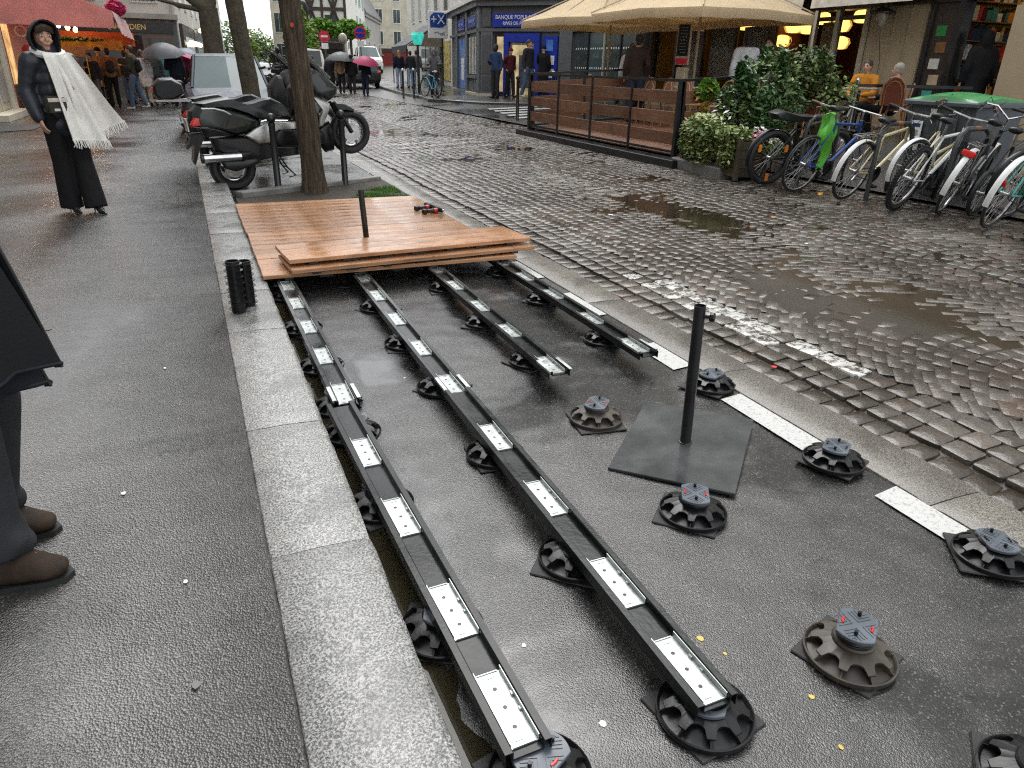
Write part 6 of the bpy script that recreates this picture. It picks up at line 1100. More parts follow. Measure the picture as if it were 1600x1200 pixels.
for k, (y0, y1) in enumerate(((12.3, 13.6), (13.9, 15.6), (15.9, 17.4), (17.7, 19.4))): bx('interior_panel', ['interior_red', 'interior_ochre2', 'pale_glass', 'interior_red'][k], 18.8, 18.88, y0, y1, g + .9, 2.9)

pm('shelf_wood', (.22, .12, .05), .5); pm('curtain_pale', (.34, .31, .25), .8, var=.3, vs=3); pm('frosted', (.35, .32, .26), .3); pm('pale_awning', (.62, .56, .47), .8)
def hang_lamp(label, x, y, z):
    t = thing('pendant_lamp', label, 'lamp', (x, y, z), group='lit yellow pendant lamps in the restaurant'); m = MB(); m.lathe([(.06, .16), (.16, .12), (.20, .02), (.14, -.10), (.10, -.12)], 8); m.obj('shade', 'lamp_glow', t, False); m = MB(); m.tube([(0, 0, .15), (0, 0, 3.30 - z)], .006, 5); m.obj('cord', 'black_plastic', t)
for i, (y, z) in enumerate([(17.00, 2.65), (16.02, 2.54), (15.08, 2.70), (14.43, 2.52), (13.85, 2.69), (13.4, 2.36), (14.39, 2.14), (16.37, 2.22), (17.9, 2.66), (15.5, 2.50)]):
    hang_lamp('lit yellow pendant lamp in the restaurant window, ' + ['left of the parasol edge', 'second from the parasol edge', 'high and near the middle', 'middle pane, upper', 'rightmost high one', 'rightmost low one by the cream wall', 'lowest one in the middle pane', 'low one beside the white pole', 'far left one under the parasol', 'small one between the middle panes'][i], 14.8, y, z)
t2 = thing('wall_lantern', 'dark lantern with wide hat shade on the cream restaurant wall', 'lantern', (FX, 11.62, 2.58))
m = MB(); m.lathe([(.02, .22), (.06, .20), (.08, .10), (.24, .02), (.24, .005), (.07, .02)], 20, c=(-.26, 0, 0)); m.obj('hat_shade', 'brown_frame', t2); m = MB(); m.lathe([(.10, .02), (.105, -.08), (.07, -.20), (.03, -.24)], 16, c=(-.26, 0, 0)); m.obj('glass', 'frosted', t2); m = MB(); m.tube([(0, 0, .16), (-.26, 0, .21)], .014, 6); m.obj('bracket_arm', 'brown_frame', t2); m = MB(); m.tube([(-.26, 0, -.24), (-.05, .02, -.9), (-.02, .03, -1.6)], .006, 5); m.obj('cable', 'brown_frame', t2)
for i, (y0, y1) in enumerate(((10.45, 12.9), (13.15, 15.9), (16.1, 19.8))):
    t2 = thing('roller_awning', ['folded pale awning over the cream wall at the top edge', 'folded pale awning over the restaurant windows by the parasol', 'folded pale awning hidden above the parasols'][i], 'awning', (0, 0, 0), group='folded pale restaurant awnings'); m = MB(); m.loft([[(FX - .05, y, 3.35), (FX - .9, y, 2.95), (FX - .92, y, 2.70), (FX - .90, y, 2.70), (FX - .88, y, 2.92), (FX - .05, y, 3.30)] for y in (y0, y1)]); m.obj('cloth', 'pale_awning', t2, False)
t2 = thing('corner_shop', 'small grocery with open doorway, packed shelves and cream wall at right', 'shop', (0, 0, 0))
bx('dark_door_leaf', 'brown_frame', FX - .02, FX + .10, 10.12, 10.68, g, 2.95, t2); bx('door_jamb', 'black_steel', FX - .06, FX + .2, 10.62, 10.72, g, 3.0, t2); bx('door_jamb', 'black_steel', FX - .06, FX + .2, 10.02, 10.14, g, 3.0, t2)
for k in range(6): bx('door_sticker', ['bank_grey', 'teal_paint', 'cloth_tan', 'cloth_pale', 'cloth_rust', 'bin_green'][k], FX - .032, FX - .022, 10.25 + .06 * (k % 2), 10.46 + .06 * (k % 2), .75 + k * .28, .93 + k * .28, t2)
bx('cream_wall', 'restaurant_cream', FX, FX + .3, 4.5, 9.02, g, 3.4, t2); bx('wall_plinth', 'restaurant_cream', FX - .03, FX - .002, 4.5, 9.0, g, g + .5, t2)
bx('interior_floor', 'shop_yellow', FX + .1, 17.5, 6.5, 10.7, g - .02, g + .01, t2); bx('interior_back_wall', 'shop_yellow', 17.4, 17.5, 6.5, 10.7, g, 3.4, t2); bx('interior_side_wall', 'shop_yellow', FX + .3, 17.4, 10.6, 10.7, g, 3.4, t2); bx('interior_ceiling', 'shop_yellow', FX, 17.5, 6.5, 10.7, 3.3, 3.4, t2); bx('counter', 'shop_red', FX + .35, FX + .75, 8.6, 9.32, g, g + 1.05, t2); bx('red_fascia', 'shop_red', FX + .6, FX + .7, 7.6, 9.3, 2.35, 2.9, t2)
bx('ceiling_light', 'shop_light', 13.9, 16.0, 9.75, 9.95, 3.24, 3.29, t2)
for k in range(7):
    z = g + .30 + k * .33; bx('shelf', 'shelf_wood', 13.55, 16.4, 10.28, 10.58, z - .02, z, t2); x = 13.6; rr2 = random.Random(k)
    while x < 16.3: w_ = rr2.uniform(.07, .17); h_ = rr2.uniform(.14, .27); bx('packet', ['cloth_maroon', 'cloth_pale', 'cloth_teal', 'cloth_orange', 'cloth_blue', 'cloth_tan', 'red_plastic', 'cloth_white', 'gold'][rr2.randrange(9)], x, x + w_ - .012, 10.32, 10.50, z, z + h_, t2); x += w_
for k in range(6):
    z = g + .45 + k * .36; bx('shelf', 'shelf_wood', 14.0, 15.0, 9.42, 9.62, z - .02, z, t2); x = 14.05; rr2 = random.Random(50 + k)
    while x < 14.95: w_ = rr2.uniform(.06, .12); h_ = rr2.uniform(.16, .29); bx('bottle', ['cloth_maroon', 'cloth_greygreen', 'cloth_rust', 'cloth_olive', 'gold'][rr2.randrange(5)], x, x + w_ - .02, 9.40, 9.52, z, z + h_, t2, .01); x += w_
text('A\nC', 'wall_lettering', 'sign_red', t2, (FX - .006, 8.55, 1.45), (pi / 2, 0, -pi / 2), .42, .003)
for y in (8.6, 7.4, 6.2): bx('wall_panel', 'restaurant_cream', FX - .02, FX - .002, y - .5, y + .5, g + .55, 2.6, t2)
bx('upper_wall', 'restaurant_cream', FX - .02, FX + .3, 4.5, 10.7, 3.0, 3.4, t2)

for i, (y0, y1) in enumerate(((15.0, 16.2), (16.4, 17.5), (17.7, 18.7), (13.05, 13.6))): bx('curtain', 'curtain_pale' if i < 3 else 'interior_ochre2', FX + .12, FX + .14, y0 + .08, y1 - .08, g + .5 + .35 * (i == 1), 2.5, REST)
# ------------------------------------------------------------------ buildings
class Face:
    """local frame on a wall: u along it, d outwards, z up"""
    def __init__(s, a, b): s.a = V((a[0], a[1], 0)); d = V((b[0] - a[0], b[1] - a[1], 0)); s.L = d.length; s.u = d.normalized(); s.n = V((s.u.y, -s.u.x, 0)); s.ang = math.atan2(s.u.y, s.u.x)
    def box(s, name, mat, u0, u1, d0, d1, z0, z1, par, b=0):
        m = MB(); m.box((0, 0, 0), (u1 - u0, d1 - d0, z1 - z0), b=b); c = s.a + s.u * (u0 + u1) / 2 + s.n * (d0 + d1) / 2
        return m.obj(name, mat, par, False, loc=(c.x, c.y, (z0 + z1) / 2), rot=(0, 0, s.ang))
    def pt(s, u, d, z): c = s.a + s.u * u + s.n * d; return (c.x, c.y, z)
    def text(s, txt, u, d, z, size, mat, par, sx=1.): return text(txt, 'lettering', mat, par, s.pt(u, d, z), (pi / 2, 0, s.ang), size, .006, sx=sx)
WINM = {}
def window(F, par, u, z, w, h, frame='white_paint', glass='tint_glass', shut=None, rail=False):
    f = F.box('window', frame, u - w / 2 - .08, u + w / 2 + .08, -.02, .05, z - .08, z + h + .08, par); f_ = f
    for sgn in (-1, 1): F.box('pane', glass, u + (0.02 if sgn > 0 else -w / 2), u + (w / 2 if sgn > 0 else -.02), .045, .062, z, z + h, None).parent = None
    for o in list(COL.objects)[-2:]:
        mw = o.location.copy(); o.parent = f_; o.location = (Matrix.Translation(f_.location) @ Matrix.Rotation(F.ang, 4, 'Z')).inverted() @ mw; o.rotation_euler = (0, 0, 0)
    if shut:
        for sgn in (-1, 1): F.box('shutter', shut, u + sgn * (w * .75 + .1) - w * .24, u + sgn * (w * .75 + .1) + w * .24, .0, .07, z - .04, z + h + .04, par)
    if rail:
        r = F.box('balcony_rail', 'black_steel', u - w / 2 - .1, u + w / 2 + .1, .16, .18, z + .82, z + .86, par)
        for k in range(7): F.box('baluster', 'black_steel', u - w / 2 + w * k / 6 - .01, u - w / 2 + w * k / 6 + .01, .16, .18, z - .05, z + .82, par)
def solid(name, mat, poly, z0, z1, par): m = MB(); m.prism(poly, z0, z1); return m.obj(name, mat, par, False)
# ---- bank on the corner
t = thing('bank_building', 'grey corner bank with blue entrance and blue name board', 'building', (0, 0, 0))
C0, C1, C2, C3 = (10.46, 27.26), (12.88, 24.52), (13.0, 20.3), (12.04, 35.25)
solid('ground_floor_wall', 'bank_grey', [C0, C1, C2, (22, 20.3), (22, 35.25), C3], .2, 3.45, t); solid('upper_wall', 'white_render', [(10.55, 27.3), (12.9, 24.6), (13.05, 20.4), (22, 20.4), (22, 35.2), (12.1, 35.2)], 3.62, 16, t)
F2 = Face(C0, C1); F1 = Face(C3, C0); F3 = Face(C1, C2); zb = .42
for F in (F1, F2, F3): F.box('cornice', 'bank_trim', -.05, F.L + .05, 0, .22, 3.44, 3.62, t); F.box('cornice_ledge', 'white_render', -.1, F.L + .1, 0, .34, 3.62, 3.72, t); F.box('string_course', 'bank_trim', -.03, F.L + .03, 0, .10, 2.62, 2.72, t)
F2.box('pilaster', 'bank_trim', .02, .50, .0, .09, zb, 2.62, t); F2.box('pilaster_panel', 'bank_grey', .09, .43, .09, .105, 1.2, 2.5, t); F2.box('pilaster_panel', 'bank_grey', .09, .43, .09, .105, .62, 1.1, t); F2.box('pilaster_panel', 'bank_grey', .09, .43, .09, .105, 2.78, 3.38, t)
F2.box('recess', 'black_steel', .56, 2.42, -.02, .01, zb, 2.62, t); F2.box('entrance_post', 'bank_blue', .98, 1.18, .0, .14, zb, 2.5, t); F2.box('entrance_post', 'bank_blue', 2.18, 2.40, .0, .14, zb, 2.5, t); F2.box('entrance_lintel', 'bank_blue', .98, 2.40, .0, .15, 2.28, 2.56, t)
F2.box('side_window', 'warm_window', .66, .94, .0, .03, .6, 2.45, t); d = F2.box('door', 'alloy', 1.22, 2.14, .0, .05, zb, 2.26, t); F2.box('door_glass', 'warm_window', 1.30, 2.06, .05, .065, zb + .08, 2.18, t)
a_ = F2.box('cash_machine', 'grey_and_sheen_plastic', 1.62, 2.02, .06, .16, .75, 1.85, t); F2.box('cash_machine_screen', 'pale_glass', 1.70, 1.94, .16, .17, 1.35, 1.62, t)
F2.box('information_panel', 'bank_blue', 2.52, 3.08, .0, .10, zb + .1, 2.48, t)
for z0, z1 in ((1.55, 1.85), (1.12, 1.42)): F2.box('opening_hours', 'sign_white', 2.62, 2.98, .10, .112, z0, z1, t)
F2.box('panel_emblem', 'poster_blue', 2.66, 2.92, .10, .112, 2.0, 2.36, t); F2.box('column', 'bank_trim', 3.14, 3.62, .0, .10, zb, 2.62, t)
s_ = F2.box('name_board', 'bank_blue', .52, 2.42, .02, .14, 2.76, 3.20, t); F2.text('BANQUE POPULAIRE', 1.47, .15, 3.07, .185, 'sign_white', t, .95); F2.text('RIVES DE PARIS', 1.47, .15, 2.87, .165, 'sign_white', t, .95)
L = F1.L
for u0, u1, kind in ((L - 2.75, L - .62, 'w'), (L - 5.6, L - 3.5, 'p')):
    F1.box('shop_window' if kind == 'w' else 'blue_poster', 'pale_glass' if kind == 'w' else 'poster_blue', u0, u1, .0, .03, 1.15 if kind == 'w' else .55, 2.50, t); F1.box('window_sill', 'bank_trim', u0 - .1, u1 + .1, 0, .14, 1.02 if kind == 'w' else .42, 1.12 if kind == 'w' else .52, t)
    if kind == 'w':
        for k in range(6): F1.box('blind_slat', ['white_paint', 'cream_render'][k % 2], u0 + .08 + k * .35, u0 + .22 + k * .35, .03, .036, 1.17, 2.48, t)
        for k in range(2): F1.box('riser_panel', 'bank_trim', u0 + k * 1.1, u0 + k * 1.1 + .95, 0, .03, .55, .95, t)
    else: F1.box('poster_picture', 'sign_white', u0 + .7, u1 - .7, .03, .036, .9, 1.75, t)
    q = F1.box('side_board', 'bank_blue', u0 + .1, u1 - .1, .0, .10, 2.82, 3.22, t); F1.text('BANQUE POPULAIRE', (u0 + u1) / 2, .11, 3.02, .16, 'poster_white', t, .9)
for u in (L - 6.0, L - 3.15, L - .3): F1.box('pilaster', 'bank_trim', u - .22, u + .22, .0, .10, zb, 3.44, t)
F1.box('plinth', 'stone_render', .5, L, 0, .12, .25, .50, t); F2.box('plinth', 'stone_render', 0, .56, 0, .13, .25, .52, t)
for k in range(4):
    u0 = .15 + k * 1.0; F3.box('tall_window', 'tint_glass' if k != 1 else 'pale_glass', u0, u0 + .92, .0, .03, .65, 2.55, t); F3.box('mullion', 'cream_frame' if k % 2 else 'black_steel', u0 + .93, u0 + .99, .0, .07, .45, 2.6, t)
    for z in (1.45, 2.05):
        for j in range(6): F3.box('window_dot', 'sign_white', u0 + .08 + j * .14, u0 + .14 + j * .14, .03, .034, z, z + .05, t)
for F, n in ((F1, 4), (F2, 2), (F3, 2)):
    for fl in range(4):
        for k in range(n): window(F, t, F.L * (k + .5) / n, 4.4 + fl * 3., 1.0, 1.9, rail=fl == 0)
q = thing('projecting_sign', 'square white and blue +X bank sign on the corner wall', 'sign', (11.45, 35.55, 2.62), rad(-4))
m = MB(); m.box((0, 0, .56), (.92, .16, 1.14), b=.02); bd = m.obj('panel', 'sign_white', q, False); m = MB(); m.add([(x, y, z) for y in (-.085, -.10) for x, z in ((-.38, .44), (.20, .44), (.38, .60), (.38, 1.06), (-.20, 1.06), (-.38, .90))], [(0, 1, 2, 3, 4, 5), (11, 10, 9, 8, 7, 6)] + [(i, (i + 1) % 6, 6 + (i + 1) % 6, 6 + i) for i in range(6)]); m.obj('emblem', 'sign_blue', q, False)
text('+X', 'emblem_letters', 'sign_white', q, (-.02, -.108, .75), (pi / 2, 0, 0), .56, .004, sx=.95); m = MB(); m.tube([(-.2, -.09, .2), (-.05, -.09, .26), (.1, -.09, .17), (.28, -.09, .25), (.3, -.09, .15), (.1, -.09, .13)], .012, 5); m.obj('scribble', 'anthracite', q)
# ---- cafe building past the bank
t = thing('cafe_building', 'pale house with graffiti shutters and dark cafe awning past the bank', 'building', (0, 0, 0))
solid('wall', 'white_render', [(12.15, 35.4), (22, 35.4), (26, 52), (14.6, 52)], .2, 15, t); F = Face((14.6, 52), (12.15, 35.4)); L = F.L
F.box('graffiti_shutter', 'graffiti', L - 2.4, L - .7, .0, .05, .75, 2.55, t); F.box('shop_front', 'black_steel', L - 10, L - 2.7, .0, .08, .45, 2.9, t)
for k in range(4): F.box('shutter_stripe', 'petal_yellow', L - 2.2 + k * .4, L - 2.12 + k * .4, .05, .06, .8, 2.5, t); F.box('cafe_window', 'dark_glass', L - 9.8 + k * 1.75, L - 8.3 + k * 1.75, .08, .10, .9, 2.6, t)
for fl in range(4):
    for k in range(5): window(F, t, L - 1.6 - k * 3.0, 3.9 + fl * 3., 1.0, 1.9)
q = thing('cafe_awning', 'dark sloping cafe awning with glass side beyond the bank', 'awning', (0, 0, 0)); m = MB(); m.loft([[F.pt(u, .05, 3.5), F.pt(u, 1.9, 2.35), F.pt(u, 1.9, 2.0), F.pt(u, 1.87, 2.0), F.pt(u, 1.85, 2.32), F.pt(u, .05, 3.42)] for u in (L - 9.5, L - 2.8)]); m.obj('cloth', 'dark_awning', q, False)
m = MB(); m.add([F.pt(L - 2.78, .05, 3.4), F.pt(L - 2.78, 1.85, 2.3), F.pt(L - 2.78, .05, 2.3), F.pt(L - 2.74, .05, 3.4), F.pt(L - 2.74, 1.85, 2.3), F.pt(L - 2.74, .05, 2.3)], [(0, 1, 2), (5, 4, 3), (0, 1, 4, 3), (1, 2, 5, 4), (2, 0, 3, 5)]); m.obj('side_panel', 'brown_awning', q, False)
for u in (L - 9.3, L - 2.9): m = MB(); m.tube([F.pt(u, 1.85, .4), F.pt(u, 1.85, 2.3)], .03, 6); m.obj('post', 'black_steel', q)
# ---- generic far houses
def house(label, a, b, depth, z0, z1, wall, rows, cols, wz=1.2, wh=1.7, ww=.95, roof='slate_roof', frame='white_paint', shut=None, gf=None, pitch=1.6):
    t = thing('town_house', label, 'house', (0, 0, 0), group='houses along the far street'); F = Face(a, b); bk = [F.pt(F.L, -depth, 0)[:2], F.pt(0, -depth, 0)[:2]]
    solid('wall', wall, [a, b] + bk, z0, z1, t); m = MB(); lo = [F.pt(-.2, .25, z1), F.pt(F.L + .2, .25, z1), F.pt(F.L + .2, -depth - .2, z1), F.pt(-.2, -depth - .2, z1)]; hi = [F.pt(.3, -depth * .4, z1 + pitch), F.pt(F.L - .3, -depth * .4, z1 + pitch), F.pt(F.L - .3, -depth * .6, z1 + pitch), F.pt(.3, -depth * .6, z1 + pitch)]
    m.loft([lo, [(x, y, z + .15) for x, y, z in lo], hi]); r = m.obj('roof', roof, t, False)
    F.box('cornice', wall, -.05, F.L + .05, .0, .14, z1 - .3, z1 - .002, t)
    if gf: F.box('shop_front', gf, .2, F.L - .2, .0, .10, z0, z0 + 2.7, t); F.box('shop_sign', 'brown_frame', .3, F.L - .3, .10, .18, z0 + 2.2, z0 + 2.65, t)
    for i in range(rows):
        for k in range(cols): window(F, t, F.L * (k + .5) / cols, z0 + (wz if not gf else 3.2) + i * (wh + 1.1), ww, wh, frame, shut=shut)
    return t, F
house('white house with narrow windows right of the half-timbered house', (12.4, 62), (15.3, 72), 3.2, .3, 8.2, 'white_render', 2, 4, gf='timber_dark', ww=.7)
house('white house with pale green shutters up the side street', (15.4, 72.5), (19.4, 86), 4, .6, 8.4, 'white_render', 2, 3, gf='white_render', shut='shutter_green', ww=1.0)
house('grey house with a long dark dormer and slate roof up the side street', (19.6, 87), (25.5, 104), 6, .8, 6.5, 'grey_render', 1, 3, pitch=4.5)
house('tall cream apartment house closing the side street', (26, 112), (38, 108), 9, .8, 17, 'stone_render', 4, 5, gf='shop_red')
house('tall cream house at the back left of the half-timbered house', (9.4, 84), (12.2, 82), 9, .2, 16, 'cream_render', 4, 2)
# half-timbered house
t, F = house('white half-timbered house behind the clipped trees', (8.3, 63.0), (12.4, 61.6), 7, .2, 9.0, 'white_render', 1, 2, wz=5.6, wh=1.4, gf='timber_dark')
for k in range(6): F.box('timber_post', 'timber_dark', F.L * k / 5 - .1, F.L * k / 5 + .1, .0, .06, 3.0, 8.9, t)
for z in (3.1, 5.2, 7.4): F.box('timber_beam', 'timber_dark', 0, F.L, .0, .07, z - .12, z + .12, t)
for k in range(5):
    m = MB(); s = 1 if k % 2 else -1; u = F.L * (k + .5) / 5; m.tube([F.pt(u - s * .35, .05, 3.2), F.pt(u + s * .35, .05, 5.1)], .09, 4); m.obj('timber_brace', 'timber_dark', t, False); m = MB(); m.tube([F.pt(u + s * .35, .05, 5.3), F.pt(u - s * .35, .05, 7.3)], .09, 4); m.obj('timber_brace', 'timber_dark', t, False)
F.box('dark_arcade', 'black_steel', .3, F.L - .3, .1, .14, .3, 2.8, t)
for i in range(2):   # clipped lime trees
    x = 10.0 + i * 2.0; tt, tips = tree(['left clipped tree with flat green crown before the half-timbered house', 'right clipped tree with flat green crown before the half-timbered house'][i], (x, 57.5 + i * .6, .25), (x, 57.5 + i * .6, 3.1), .11, .09, [((-.8, 0, .5), 1.2, .05), ((.8, 0, .5), 1.2, .05), ((0, .6, .8), .8, .05)], knob=False, seed=20 + i); tt['group'] = 'clipped trees before the half-timbered house'
    leaves(tt, 'crown', 'leaf_lime', [((-.4 + .3 * i, -.2, 3.35 + .1 * i), (1.25, .9, .62)), ((.6, .1, 3.3), (.9, .8, .5)), ((-.2, 0, 3.7), (.9, .8, .4))], 1500, .20, 30 + i)
for i, (lb, x, y, h, sc, mt, n) in enumerate([('bright green leafy shrub left of the clipped trees', 7.5, 52, 3.9, 1.35, 'leaf_spring', 1900), ('rust-tinted shrub beside the near trunk at the bend', 8.5, 53.5, 2.2, .85, 'leaf_rust', 380)]):
    tt, tips = tree(lb, (x, y, .1), (x, y, .1 + h * .5), .06, .04, [((-.4, 0, 1), .8, .03), ((.4, 0, 1), .8, .03)], knob=False, seed=40 + i); leaves(tt, 'crown', mt, [((0, 0, h * .75), (sc * .8, sc, sc * .9)), ((.2, 0, h * .4), (sc * .7, sc * .8, .8)), ((-.1, .0, h * 1.05), (.5, .5, .6))], n, .22, 50 + i); leaves(tt, 'inner_crown', 'leaf_lime', [((0, 0, h * .6), (sc * .8, sc, sc))], 500, .22, 60 + i)
m = MB(); m.ell((0, 0, .2), (.3, .3, .2)); tb = thing('flower_tub', 'tub of yellow flowers at the roadside bend', 'flowers', (7.1, 44.5, .12)); m.obj('tub', 'anthracite', tb); leaves(tb, 'yellow_blooms', 'petal_yellow', [((0, 0, .55), (.4, .4, .16))], 160, .12, 3)
for i in range(9):
    x = 3.4 + i * 2.3 + R.uniform(-.5, .5); y = 128 + (i % 3) * 9; h = R.uniform(4.6, 7.0) + (1.8 if i > 5 else 0)
    tt, tips = tree('hazy spring tree at the end of the street, number of rank unclear' if False else ['leftmost pale tree at the end of the street', 'second pale tree from the left at the street end', 'third pale tree from the left at the street end', 'fourth pale tree from the left at the street end', 'middle pale tree at the street end', 'pale tree right of the middle at the street end', 'third pale tree from the right at the street end', 'second pale tree from the right at the street end', 'rightmost pale tree at the street end'][i], (x, y, .1), (x, y, h * .5), .14, .10, [((-.5, 0, 1), 1.4, .06), ((.5, 0, 1), 1.4, .06)], knob=False, seed=70 + i); tt['group'] = 'pale trees at the street end'
    leaves(tt, 'crown', 'leaf_spring' if i % 2 else 'leaf_hazy', [((0, 0, h * .7), (1.7, 1.5, h * .42)), ((.6, 0, h * .5), (1.3, 1.2, h * .35))], 620, .42, 80 + i)
t = thing('distant_tower', 'pale hazy tower block far behind the trees', 'tower', (0, 0, 0)); solid('wall', 'hazy_tower', [(28.5, 245), (34, 245), (34, 255), (28.5, 255)], 0, 46, t); F = Face((28.5, 245), (34, 245))
for k in range(12): F.box('window_band', 'pale_sky_glass', .3, 5.2, .0, .1, 3 + k * 3.5, 4.4 + k * 3.5, t)
t_ = NT('added_bulb_glow'); t_.set(Base_Color=(.9, .8, .6), Emission_Color=(1, .66, .28, 1), Emission_Strength=22.); MATS['added_bulb_glow'] = t_.m
# ---- left side of the street
t = thing('left_corner_house', 'white house past the awning with black bakery-cafe front and gold sign', 'building', (0, 0, 0))
P0, P1 = (-9., 38.0), (.25, 38.0); solid('wall', 'stone_white', [P0, P1, (5.0, 92), (-9, 92)], 0, 12, t); F = Face(P0, P1); L = F.L
F.box('shop_front', 'bank_grey', L - 6, L - .05, .0, .16, 0, 2.95, t); F.box('fascia_ledge', 'grey_render', L - 6.1, L + .05, .0, .40, 3.0, 3.2, t); F.box('name_board', 'black_steel', L - 4.2, L - .2, .16, .22, 2.45, 2.85, t); F.text('QUOTIDIEN', L - 2.05, .235, 2.66, .30, 'gold', t, .95)
F.box('window_frame', 'copper_rust', L - 1.35, L - .35, .16, .20, .4, 2.35, t); F.box('shop_window', 'dark_glass', L - 1.28, L - .42, .20, .215, .5, 1.7, t); F.box('fanlight', 'dark_glass', L - 1.28, L - .42, .20, .215, 1.82, 2.28, t); F.box('doorway', 'dark_glass', L - 2.3, L - 1.5, .16, .175, .05, 2.35, t)
for k in range(3): window(F, t, L - 1.2 - k * 2.4, 3.7, .9, 2.0, rail=True); window(F, t, L - 1.2 - k * 2.4, 6.9, .9, 2.0)
F.box('drain_pipe', 'grey_render', L - .22, L - .12, .16, .26, 3.2, 12, t)
G = Face(P1, (5.0, 92))
for k in range(7):
    G.box('shop_front', ['brown_frame', 'bank_grey', 'anthracite', 'timber_dark', 'bank_grey', 'brown_frame', 'anthracite'][k], .5 + k * 7.4, 7.0 + k * 7.4, .0, .15, 0, 2.9, t); G.box('shop_window', 'tint_glass', 1.2 + k * 7.4, 6.2 + k * 7.4, .15, .17, .6, 2.4, t)
    for fl in range(2):
        for j in range(2): window(G, t, 2.2 + k * 7.4 + j * 3.4, 3.7 + fl * 3.2, 1.0, 2.0)
for i in range(6):
    q = thing('globe_lamp', 'lit globe lamp on the left shop fronts, ' + ['nearest, above the umbrellas', 'second from the corner', 'third from the corner', 'fourth from the corner', 'fifth from the corner', 'high one in the cluster'][i], 'lamp', G.pt(1.5 + i * 1.6, .35, 2.15 if i < 5 else 2.9), group='lit globe lamps on the left'); m = MB(); m.ell((0, 0, 0), (.11, .11, .11)); m.obj('globe', 'bulb_glow', q); m = MB(); m.tube([(0, 0, 0), (-.3, .03, .1)], .02, 6); m.obj('bracket', 'black_steel', q)
# near left house and pink-awning shop
t = thing('near_left_house', 'stone house with grey panelled door at the left edge', 'building', (0, 0, 0)); solid('wall', 'grey_render', [(-12, -6), (-4.25, -6), (-4.25, 24.1), (-12, 24.1)], 0, 12, t); F = Face((-4.25, 24.1), (-4.25, -6)); F = Face((-4.25, -6), (-4.25, 24.1))
F = Face((-4.25, -6), (-4.25, 24.1)); F.n = V((1, 0, 0)); L = F.L
F.box('door_surround', 'cream_render', L - .35, L - .12, .0, .18, 0, 3.2, t); F.box('door_leaf', 'stone_render', L - 1.6, L - .42, .0, .08, .16, 2.9, t); F.box('door_leaf', 'stone_render', L - 2.9, L - 1.7, .0, .08, .16, 2.9, t); F.box('door_step', 'cream_render', L - 3.2, L - .1, .0, .45, .01, .15, t)
for k in range(2):
    for z0, z1 in ((.35, 1.1), (1.25, 2.7)): F.box('door_glass' if z0 > 1 else 'door_panel', 'dark_glass' if z0 > 1 else 'grey_render', L - 1.45 - k * 1.3, L - .57 - k * 1.3, .08, .10, z0, z1, t)
for fl in range(2):
    for k in range(6): window(F, t, 2.5 + k * 4.8, 4.2 + fl * 3.2, 1.1, 2.0)
F.box('shop_front', 'cream_render', L - 14, L - 3.6, .0, .12, 0, 3.1, t)
for k in range(4): F.box('shop_window', 'tint_glass', L - 13.6 + k * 2.5, L - 11.5 + k * 2.5, .12, .14, .6, 2.7, t)
o = flat('door_mat', [(-4.1, 17.6), (-3.0, 18.6), (-2.95, 20.0), (-4.1, 20.2)], 'rubber', .0, lambda x, y: .018); tag(o, 'dark wet door mat at the left edge of the footway', 'door mat')
t = thing('awning_shop', 'pink-fronted sweet shop with posters under a big pink awning', 'shop', (0, 0, 0)); solid('wall', 'shop_pink', [(-12, 24.35), (-4.3, 24.35), (-4.3, 36.5), (-12, 36.5)], 0, 12, t); solid('dark_gap', 'black_steel', [(-5, 24.1), (-4.35, 24.1), (-4.35, 24.35), (-5, 24.35)], 0, 5, t)
F = Face((-4.3, 24.35), (-4.3, 36.5)); F.n = V((1, 0, 0)); L = F.L
for k in range(5): F.box('pilaster', 'shop_pink', .02 + k * 2.9, .30 + k * 2.9, .0, .14, 0, 3.0, t)
for k in range(4): F.box('lit_window', 'shop_light_soft', .5 + k * 2.9, 2.8 + k * 2.9, .0, .04, .7, 2.6, t); F.box('stall_riser', 'interior_red', .4 + k * 2.9, 2.9 + k * 2.9, .0, .08, 0, .68, t)
for fl in range(2):
    for k in range(4): window(F, t, 1.6 + k * 3, 4.2 + fl * 3.2, 1.1, 2.0)
q = thing('poster_board', 'pink poster board lettered OU beside the woman', 'poster', (-3.9, 25.2, .012), rad(0))
m = MB(); m.box((.25, 0, 1.25), (.9, .06, 2.1), b=.01); bd = m.obj('board', 'pale_pink_cloth', q, False); text('OU', 'lettering', 'sign_white', q, (.25, -.034, 2.02), (pi / 2, 0, 0), .42, .003)
m = MB(); m.box((.25, -.034, .95), (.8, .006, 1.0)); m.obj('poster_picture', 'gold_poster', q, False)
for k in range(2): m = MB(); m.ell((.15 + .3 * k, -.04, 1.55 - .1 * k), (.13, .012, .15)); m.obj('printed_fruit', 'red_plastic', q)
q = thing('pink_awning', 'large pink shop awning with pale side valance over the footway', 'awning', (0, 0, 0))
Y0, Y1, X0, X1 = 24.0, 30.2, -4.3, -1.42
m = MB(); rs = []
for i in range(9):
    u = i / 8; y = Y0 + (Y1 - Y0) * u; r_ = []
    for k in range(7): v = k / 6; r_.append((X0 + (X1 - X0) * v, y, 3.75 - 1.15 * v - .06 * sin(pi * v) + .015 * sin(9 * u + 4 * v)))
    rs.append(r_ + [(x, y, z - .012) for x, y, z in r_[::-1]])
m.loft(rs); m.obj('top_cloth', 'pink_cloth', q)
m = MB(); rs = []
